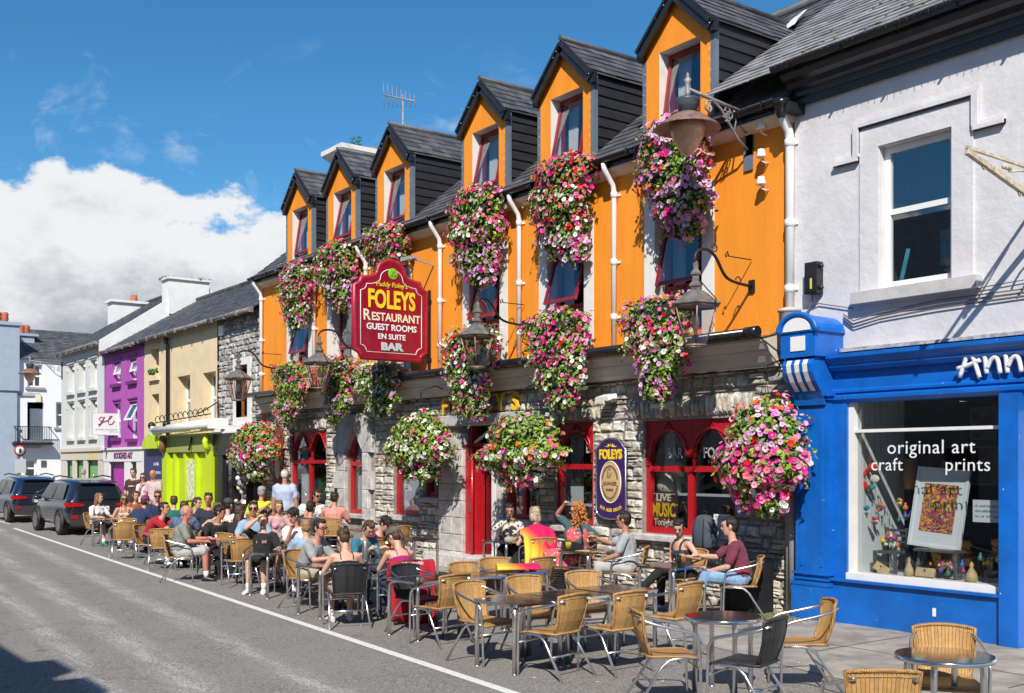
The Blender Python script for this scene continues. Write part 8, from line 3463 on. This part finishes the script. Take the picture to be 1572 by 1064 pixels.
# ------------------------------------------------------------------ parked cars
M_CARB = mat('car_paint_black', (.012, .013, .018), .22, coat=.9, spec=.6)
M_CARN = mat('car_paint_navy', (.010, .017, .038), .22, coat=.9, spec=.6)
M_CARG = glass_mat('car_glass', (.05, .06, .07), .0, 1.55, .06)
M_TYRE = mat('tyre_rubber', (.02, .02, .02), .8)
M_TRIMP = mat('black_trim_plastic', (.03, .03, .032), .6)
M_TAIL = mat('tail_lamp_red', (.42, .006, .01), .15, coat=.6)
M_PLATE = mat('number_plate_white', (.72, .72, .70), .4)


def suv(name_label, x_rear, y_side, paint, plate):
    """x_rear: the tail (towards +x); y_side: the road side (-y); the nose points to -x"""
    Lc, Wc = 4.45, 1.84
    t_ = thing('parked_car', name_label, 'car', (x_rear - Lc / 2, y_side + Wc / 2, ground(x_rear, y_side)), 0, 'dark cars parked along the kerb')
    # stations from tail (+x) to nose: x, half width low, mid, belt, z low, belt z, roof half width, roof z
    st = [(2.22, .74, .80, .70, .42, .98, .66, 1.00), (2.17, .80, .87, .80, .34, 1.02, .62, 1.12), (2.05, .84, .905, .85, .30, 1.05, .60, 1.34), (1.82, .86, .92, .87, .28, 1.05, .60, 1.56), (1.3, .87, .92, .88, .26, 1.03, .63, 1.63),
          (.5, .87, .92, .88, .25, 1.01, .65, 1.66), (-.3, .87, .92, .88, .25, .99, .64, 1.63), (-.75, .87, .92, .87, .25, .98, .61, 1.50), (-1.25, .86, .91, .85, .26, .97, .72, 1.10), (-1.5, .85, .90, .82, .27, .96, .70, 1.00),
          (-1.95, .80, .86, .74, .29, .88, .62, .92), (-2.18, .70, .76, .62, .33, .76, .5, .80), (-2.24, .58, .62, .5, .40, .66, .4, .68)]
    rings = []
    for x, wl, wm, wb_, zl, zb_, wr_, zr in st:
        zm = zl + (zb_ - zl) * .55
        half = [(0, zl), (wl * .85, zl), (wl, zl + .06), (wm, zm), (wb_ + .01, zb_ - .03), (wb_, zb_), (wr_ + (wb_ - wr_) * .18, zr - (zr - zb_) * .18), (wr_, zr - .02), (wr_ * .6, zr + .012), (0, zr + .02)]
        pts = half + [(-y, z) for y, z in half[-2:0:-1]]
        rings.append([(x, y, z) for y, z in pts])
    b_ = MB()
    b_.loft(rings)
    o = b_.build('body', paint, t_)
    md = o.modifiers.new('sub', 'SUBSURF')
    md.levels = md.render_levels = 2
    hw = lambda z, wb_, wr_, zb_, zr: wb_ + (wr_ - wb_) * (z - zb_) / (zr - zb_)
    # glass: rear screen, side windows, windscreen as panes just outside the skin
    g_ = MB()
    g_.add([(2.235, -.60, 1.06), (2.235, .60, 1.06), (1.97, .50, 1.50), (1.97, -.50, 1.50)], [(0, 1, 2, 3)])
    g_.build('rear_window', mat('dark_car_window', (.010, .013, .017), .05, spec=.35), t_)
    for s_ in (-1, 1):
        for x0, x1, x2, x3 in ((1.70, .55, .55, 1.45), (.45, -.95, -.45, .45)):
            g_ = MB()
            g_.add([(x0, s_ * .895, 1.06), (x1, s_ * .895, 1.05), (x2, s_ * .715, 1.52), (x3, s_ * .71, 1.50)], [(0, 1, 2, 3)])
            g_.build('side_window', MATS['dark_car_window'], t_)
        l_ = MB()
        l_.add([(2.225, s_ * .86, .98), (2.245, s_ * .45, .93), (2.245, s_ * .45, .87), (2.225, s_ * .86, .84), (1.98, s_ * .925, .96), (1.98, s_ * .935, .88)], [(0, 1, 2, 3), (0, 3, 5, 4)])
        l_.build('tail_light', M_TAIL, t_)
        l_ = MB()
        l_.box(2.20, 2.25, min(s_ * .78, s_ * .62), max(s_ * .78, s_ * .62), .50, .60)
        l_.build('reflector', M_TAIL, t_)
        m_ = MB()
        m_.ball((-.85, s_ * 1.01, 1.06), (.09, .12, .08), 10, 6)
        m_.build('wing_mirror', paint, t_)
        m_ = MB()
        m_.tube([(1.55, s_ * .60, 1.68), (.3, s_ * .64, 1.73), (-.5, s_ * .62, 1.68)], .022, 6)
        m_.build('roof_rail', M_TRIMP, t_)
        for x in (1.32, -1.42):
            w_ = MB()
            w_.lathe([(.24, -.11), (.33, -.115), (.355, -.08), (.355, .08), (.33, .115), (.24, .11)], (0, 0, 0), 26)
            w_.xf(Matrix.Translation((x, s_ * .83, .355)) @ Matrix.Rotation(R(90), 4, 'X'))
            wh = w_.build('wheel', M_TYRE, t_)
            r_ = MB()
            r_.lathe([(.0, .0), (.235, .0), (.245, .03), (.235, .05)], (0, 0, 0), 20)
            for k in range(5):
                a = k * 1.2566
                r_.beam((.04 * math.cos(a), .04 * math.sin(a), .04), (.22 * math.cos(a), .22 * math.sin(a), .04), .05, .03)
            r_.xf(Matrix.Translation((x, s_ * .90, .355)) @ Matrix.Rotation(R(90) * s_ * -1 if s_ > 0 else R(90), 4, 'X'))
            r_.build('rim', mat('alloy_rim', (.35, .35, .36), .3, metal=.9), wh)
            c_ = MB()
            n_ = 14
            c_.tube([(x + .41 * math.cos(a), s_ * .905, .355 + .41 * math.sin(a)) for a in np.linspace(-.15, math.pi + .15, n_)], .045, 6)
            c_.build('wheel_arch', M_TRIMP, t_)
    b_ = MB()
    b_.prism_x([(-.80, .32), (.80, .32), (.84, .62), (-.84, .62)], 2.14, 2.235)
    b_.build('bumper', M_TRIMP, t_)
    b_ = MB()
    b_.box(2.23, 2.25, -.26, .26, .74, .86)
    pl = b_.build('number_plate', M_PLATE, t_)
    b_ = MB()
    b_.box(2.25, 2.253, -.26, -.21, .745, .855)
    b_.build('plate_band', mat('plate_blue', (.01, .05, .35), .4), pl)
    scribble(pl, 2.252, .03, .80, .40, .08, M_INK, True)
    b_ = MB()
    b_.add([(1.90, -.56, 1.585), (1.90, .56, 1.585), (2.09, .52, 1.55), (2.09, -.52, 1.55), (2.09, .52, 1.53), (2.09, -.52, 1.53)], [(0, 1, 2, 3), (3, 2, 4, 5)])
    b_.build('spoiler', paint, t_)
    b_ = MB()
    b_.box(2.22, 2.245, -.22, .22, .42, .47)
    b_.tube([(2.24, -.18, 1.05), (2.12, .22, 1.24)], .008, 5)
    b_.lathe([(.012, 0), (.02, .05), (.004, .12)], (1.6, 0, 1.66), 6)
    b_.build('rear_trim', M_CHROME, t_)
    return t_


x0, y0 = onZ(92, 822)
suv('black sport utility car parked beside the farthest diners, tail to the camera', x0 + .95, y0 - .05, M_CARB, 1)
x0, y0 = onZ(8, 802)
suv('dark blue sport utility car parked behind the black one, tail to the camera', x0 + 1.6, y0 - .1, M_CARN, 1)

# ------------------------------------------------------------------ small things on and about the tables
M_BEER = mat('amber_beer', (.50, .16, .015), .1, coat=.6)
M_STOUT = mat('dark_drink', (.02, .012, .01), .1, coat=.6)


def tumbler(x, y, label, fill=None, h=.145, r_=.036, z=None, cat='glass'):
    z = ground(x, y) + TH_ + .003 if z is None else z
    t_ = thing('drinking_glass', label, cat, (x, y, z), 0, 'glasses on the cafe tables')
    b_ = MB()
    b_.lathe([(r_ * .78, 0), (r_ * .8, .004), (r_, h), (r_ * .94, h), (r_ * .74, .01)], (0, 0, 0), 16)
    b_.build('glass', M_DRINK, t_)
    if fill is not None:
        b_ = MB()
        b_.lathe([(.001, .012), (r_ * .74, .012), (r_ * .9, h * .78), (.001, h * .78)], (0, 0, 0), 14)
        b_.build('drink', fill, t_)
        if fill is M_BEER:
            b_ = MB()
            b_.lathe([(.001, h * .785), (r_ * .9, h * .785), (r_ * .92, h * .9), (.001, h * .9)], (0, 0, 0), 14)
            b_.build('froth', M_CREAM, t_)
    return t_


# amber beer held by the man in grey by the wall
t_, H_, Wr_, rz_, xy_, gz_ = p34
hp = Matrix.Rotation(rz_, 3, 'Z') @ Vector(Wr_[1])
d_ = Matrix.Rotation(rz_, 3, 'Z') @ Vector((-.01, .085, -.06))
tumbler(xy_[0] + hp.x + d_.x, xy_[1] + hp.y + d_.y, 'glass of amber beer in the hand of the man in pale grey', M_BEER, .16, .044, gz_ + hp.z + d_.z)
t_, H_, Wr_, rz_, xy_, gz_ = p31
hp = Matrix.Rotation(rz_, 3, 'Z') @ Vector(Wr_[1])
d_ = Matrix.Rotation(rz_, 3, 'Z') @ Vector((-.03, .06, -.02))
tumbler(xy_[0] + hp.x + d_.x, xy_[1] + hp.y + d_.y, 'glass of dark drink held by the woman in the patterned blouse', M_STOUT, .13, .04, gz_ + hp.z + d_.z)
x, y = onZ(1190 * 0 + 903, 826, .92)
juice = tumbler(WT[1][0] - .22, WT[1][1] - .22, 'bright yellow drink in a faceted tumbler beside the floral dress', mat('yellow_juice', (.85, .60, .01), .2), .16, .05)
for dx, dy, lab, f_ in ((-8.85, -4.25, 'beer glass before the young man in the black sports shirt', M_BEER), (-8.75, -4.05, 'yellow can like glass on the fifth table', mat('yellow_can', (.75, .55, .02), .3)),
                        (-6.42, -4.70, 'empty pint glass on the table before the boy in black', None), (-6.30, -4.60, 'empty tumbler beside the pint glass before the boy in black', None),
                        (-.62, -1.50, 'amber bottle like glass between the couple by the right window', M_BEER), (-.80, -1.40, 'dark drink glass between the couple by the right window', M_STOUT),
                        (-1.62, -4.2, 'wine glass on the second table of the second row', None)):
    tumbler(dx, dy, lab, f_, .15 if f_ else .17)
fl = thing('steel_flask', 'tall brushed steel flask before the woman in teal', 'flask', (-3.93, -4.50, ground(-3.9, -4.5) + TH_ + .003))
b = MB()
b.lathe([(.04, 0), (.046, .01), (.046, .20), (.042, .25), (.036, .27), (.036, .30), (.001, .30)], (0, 0, 0), 16)
b.build('body', mat('brushed_flask', (.55, .55, .54), .35, metal=.9), fl)
bd = thing('serving_board', 'pale wooden serving board on the table by the curly haired woman', 'board', (WT[1][0] + .12, WT[1][1] - .05, ground(*WT[1]) + TH_ + .003), R(10))
b = MB()
b.prism([(-.22, -.12), (.16, -.12), (.18, -.03), (.28, -.03), (.28, .03), (.18, .03), (.16, .12), (-.22, .12)], 0, .016)
b.xf(Matrix.Rotation(R(-90), 4, 'X'))
for i in range(len(b.v)):
    x_, y_, z_ = b.v[i]
    b.v[i] = (x_, y_, z_ + .0)
b.build('board', M_PLY, bd)
for i, (x_, y_) in enumerate(((.42, -5.05), (.30, -4.4))):
    pass


def drape(label, name, cat, m, prof, x0, x1, loc, rotz, nx_=14, fold=.03, mats=None, cut=None):
    """cloth hung over something: prof is a list of (y, z) across, repeated along x with folds"""
    t_ = thing(name, label, cat, loc, rotz)
    b_ = MB()
    n = len(prof)
    vs = []
    for i in range(nx_ + 1):
        s_ = i / nx_
        x_ = x0 + (x1 - x0) * s_
        for j, (y_, z_) in enumerate(prof):
            k = fold * (math.sin(i * 1.3 + j * .35) + .6 * mnoise.noise(Vector((i * .5, j * .5, loc[0]))))
            zz = z_ + (cut(s_, j / (n - 1)) if cut else 0)
            vs.append((x_ + .4 * k, y_ + k * (1 if j not in (0,) else .5), zz))
    b_.add(vs, [(i * n + j, i * n + j + 1, (i + 1) * n + j + 1, (i + 1) * n + j) for i in range(nx_) for j in range(n - 1)], sm=True)
    o = b_.build('cloth', m, t_)
    sd = o.modifiers.new('thick', 'SOLIDIFY')
    sd.thickness = .012
    return t_


# red jacket over the black chair of the woman in magenta
t_, H_, Wr_, rz_, xy_, gz_ = p30
bk = Matrix.Rotation(rz_, 3, 'Z') @ Vector((.02, -.33, 0))
jk = drape('bright red jacket with white print hung over a black chair back', 'jacket', 'jacket', REDC,
           [(.10, .52), (.07, .68), (.045, .78), (.0, .835), (-.045, .80), (-.065, .66), (-.075, .50), (-.075, .34), (-.07, .20), (-.06, .08)], -.34, .30,
           (xy_[0] + bk.x, xy_[1] + bk.y, gz_), rz_, 16, .018, cut=lambda s_, j: (-.02 - .10 * s_) if j > .7 else 0)
scribble(jk, -.02, -.060, .80, .30, .05, M_VINYL)
# striped shawl over the shoulders of the woman by the door
t_, H_, Wr_, rz_, xy_, gz_ = p32
m_sh = bpy.data.materials.new('sunset_shawl')
m_sh.use_nodes = True
t = m_sh.node_tree
tcn = N(t, 'ShaderNodeTexCoord')
sp_ = N(t, 'ShaderNodeSeparateXYZ')
L(t, tcn.outputs['Object'], sp_.inputs[0])
f = math_node(t, 'ADD', math_node(t, 'MULTIPLY', sp_.outputs[0], 1.1), math_node(t, 'MULTIPLY', sp_.outputs[2], .9))
rp = N(t, 'ShaderNodeValToRGB')
for i, (p, c) in enumerate(((.30, '#f0d040'), (.48, '#f2a838'), (.62, '#e8602c'), (.72, '#e0124e'), (1.0, '#d80a58'))):
    e = rp.color_ramp.elements[i] if i < 2 else rp.color_ramp.elements.new(p)
    e.position, e.color = p, (*lin(c), 1)
L(t, f, rp.inputs[0])
L(t, rp.outputs[0], t.nodes['Principled BSDF'].inputs['Base Color'])
t.nodes['Principled BSDF'].inputs['Roughness'].default_value = .85
bk = Matrix.Rotation(rz_, 3, 'Z') @ Vector((-.04, -.18, 0))
drape('pink to yellow shawl hanging down the back of the ash blonde woman', 'shawl', 'shawl', m_sh,
      [(.22, 1.02), (.15, 1.06), (.06, 1.05), (-.04, .98), (-.11, .86), (-.15, .72), (-.17, .58), (-.17, .46), (-.16, .36)], -.30, .26, (xy_[0] + bk.x, xy_[1] + bk.y, gz_), rz_, 18, .022,
      cut=lambda s_, j: -.20 * abs(s_ - .55) if j < .4 else -.05 * math.sin(s_ * 9))
x, y = ROW2[2]
drape('pink and yellow scarf lying folded on the end of the second row of tables', 'scarf', 'scarf', m_sh, [(-.20, .62), (-.12, .655), (-.04, .64), (.05, .67), (.13, .65), (.20, .625)], -.26, .30, (x - .02, y + .05, ground(x, y) + TH_ - .6), R(60), 16, .028)
hb_ = thing('handbag', 'black handbag hanging at the hip of the woman in the floral dress', 'bag', (0, 0, 0))
t_, H_, Wr_, rz_, xy_, gz_ = p33
bp3 = Matrix.Rotation(rz_, 3, 'Z') @ Vector((-.20, .30, .70))
hb_.location = (xy_[0] + bp3.x, xy_[1] + bp3.y, gz_ + bp3.z)
hb_.rotation_euler = (0, R(-14), rz_ + R(60))
b = MB()
b.prism([(-.16, -.07), (.16, -.07), (.18, .06), (.10, .11), (-.10, .11), (-.18, .06)], -.045, .045)
b.build('bag_body', mat('black_leather', (.018, .018, .024), .4), hb_)
b = MB()
b.tube([(-.15, 0, .08), (-.10, .0, .30), (.02, .0, .56), (.10, .02, .66)], .008, 5)
b.build('strap', MATS['black_leather'], hb_)
b = MB()
b.tube([(-.16, -.048, .03), (.16, -.048, .03)], .006, 4)
b.build('zip', M_ALU, hb_)
# backpack standing on the sill behind the couple
x_, z_ = onY(1083, 830, -.30)
bp4 = thing('backpack', 'slate blue backpack propped against the right window', 'bag', (x_, -.32, z_ - .12))
b = MB()
secs = [(0, .15, .10), (.05, .18, .13), (.30, .18, .13), (.42, .15, .11), (.49, .08, .07), (.50, .02, .02)]
b.loft([[(w * math.copysign(abs(math.cos(a)) ** .6, math.cos(a)), d * math.copysign(abs(math.sin(a)) ** .6, math.sin(a)), z) for a in np.linspace(0, 2 * math.pi, 20, endpoint=False)] for z, w, d in secs])
b.build('pack', mat('slate_canvas', (.07, .085, .11), .8, var=.15, bump=.3), bp4)
b = MB()
b.tube([(-.04, 0, .48), (-.03, 0, .56), (.03, 0, .56), (.04, 0, .48)], .008, 5)
for s_ in (-1, 1):
    b.tube([(s_ * .09, -.13, .05), (s_ * .10, -.14, .25), (s_ * .08, -.10, .44)], .010, 5)
b.build('straps', BLACKC, bp4)
x_, z_ = onY(1066, 0, 0)
st_ = thing('menu_stand', 'small white framed menu leaning in the right window beside the backpack', 'sign', (onY(1108, 810, -.10)[0], -.10, 1.0))
b = MB()
frame_mb(b, -.16, .16, 0, .36, 0, .03, .02)
b.build('frame', M_VINYL, st_)
b = MB()
b.box(-.13, .13, .006, .012, .03, .33)
b.build('card', mat('grey_card', (.5, .52, .54), .6, var=.3, vscale=30), st_)
# black box against the wall beside the couple
x_, y_ = onZ(1170, 936, .07)
bx = thing('speaker_cabinet', 'tall black cabinet standing against the stone wall behind the man in maroon', 'cabinet', (-.42, -.42, ground(-.4, -.4)))
b = MB()
b.box(-.24, .24, -.22, .22, .0, .72)
b.build('cabinet_body', mat('black_board', (.016, .016, .017), .55, var=.3, vscale=6, dirt=.3, dcol=(.05, .05, .05)), bx)
b = MB()
frame_mb(b, -.22, .22, .03, .69, -.228, .03, .012)
b.build('front_panel', M_BLACK, bx)
bk_ = thing('green_bag', 'small green pouch on the table beside the woman in magenta', 'bag', (-3.30 - .35, -3.98, ground(-3.6, -4.0) + TH_ + .005))
b = MB()
b.loft([[(w * math.cos(a), .06 * math.sin(a), z) for a in np.linspace(0, 2 * math.pi, 14, endpoint=False)] for z, w in ((0, .08), (.02, .11), (.08, .10), (.10, .05))])
b.build('pouch', mat('green_pouch', (.02, .22, .13), .6), bk_)
ph_ = thing('phone', 'dark phone held up by the woman in teal', 'phone', (-4.45, -4.28, .86), R(20))
b = MB()
b.box(-.036, .036, -.005, .005, -.07, .07)
b.xf(Matrix.Rotation(R(-40), 4, 'X'))
b.build('case', M_INK, ph_)
# a table folded flat and stood on edge against the legs of its neighbour
ft = thing('folded_table', 'dark steel table top stood on edge below the yellow drink', 'table', (-1.62, -2.62, ground(-1.6, -2.6)), R(18))
b = MB()
b.box(-.30, .30, -.012, .012, .04, .66)
b.xf(Matrix.Rotation(R(10), 4, 'X'))
b.build('table_top', m_top, ft)
b = MB()
b.tube([(-.30, 0, .04), (-.31, .0, .66), (-.27, .0, .69), (.27, 0, .69), (.31, 0, .66), (.30, 0, .04)], .016, 6)
b.xf(Matrix.Rotation(R(10), 4, 'X'))
b.build('edge_band', M_CHROME, ft)
for s_ in (-1, 1):
    b = MB()
    b.tube([(s_ * .27, .03, .60), (s_ * .27, -.16, .0)], .014, 6)
    b.build('leg', M_ALU, ft)
# litter of the street: a few cigarette ends and crumbs on the asphalt
b = MB()
for k in range(60):
    x_, y_ = random.uniform(-6, 5), random.uniform(-5.6, -2.2)
    a = random.random() * 3.14
    p = Vector((x_, y_, ground(x_, y_) + .016))
    d = Vector((math.cos(a), math.sin(a), 0)) * random.uniform(.008, .02)
    b.tube([p - d, p + d], .005, 5)
tag(b.build('litter', mat('cigarette_paper', (.6, .56, .5), .9)), kind='stuff')

# prototypes that were never placed are left out
for pool, used in ((CHAIRS, _used), (TP, _tused)):
    for k, o in pool.items():
        if not used[k]:
            for c in list(o.children):
                bpy.data.objects.remove(c)
            bpy.data.objects.remove(o)
for d in DEBUG:
    print(*d)
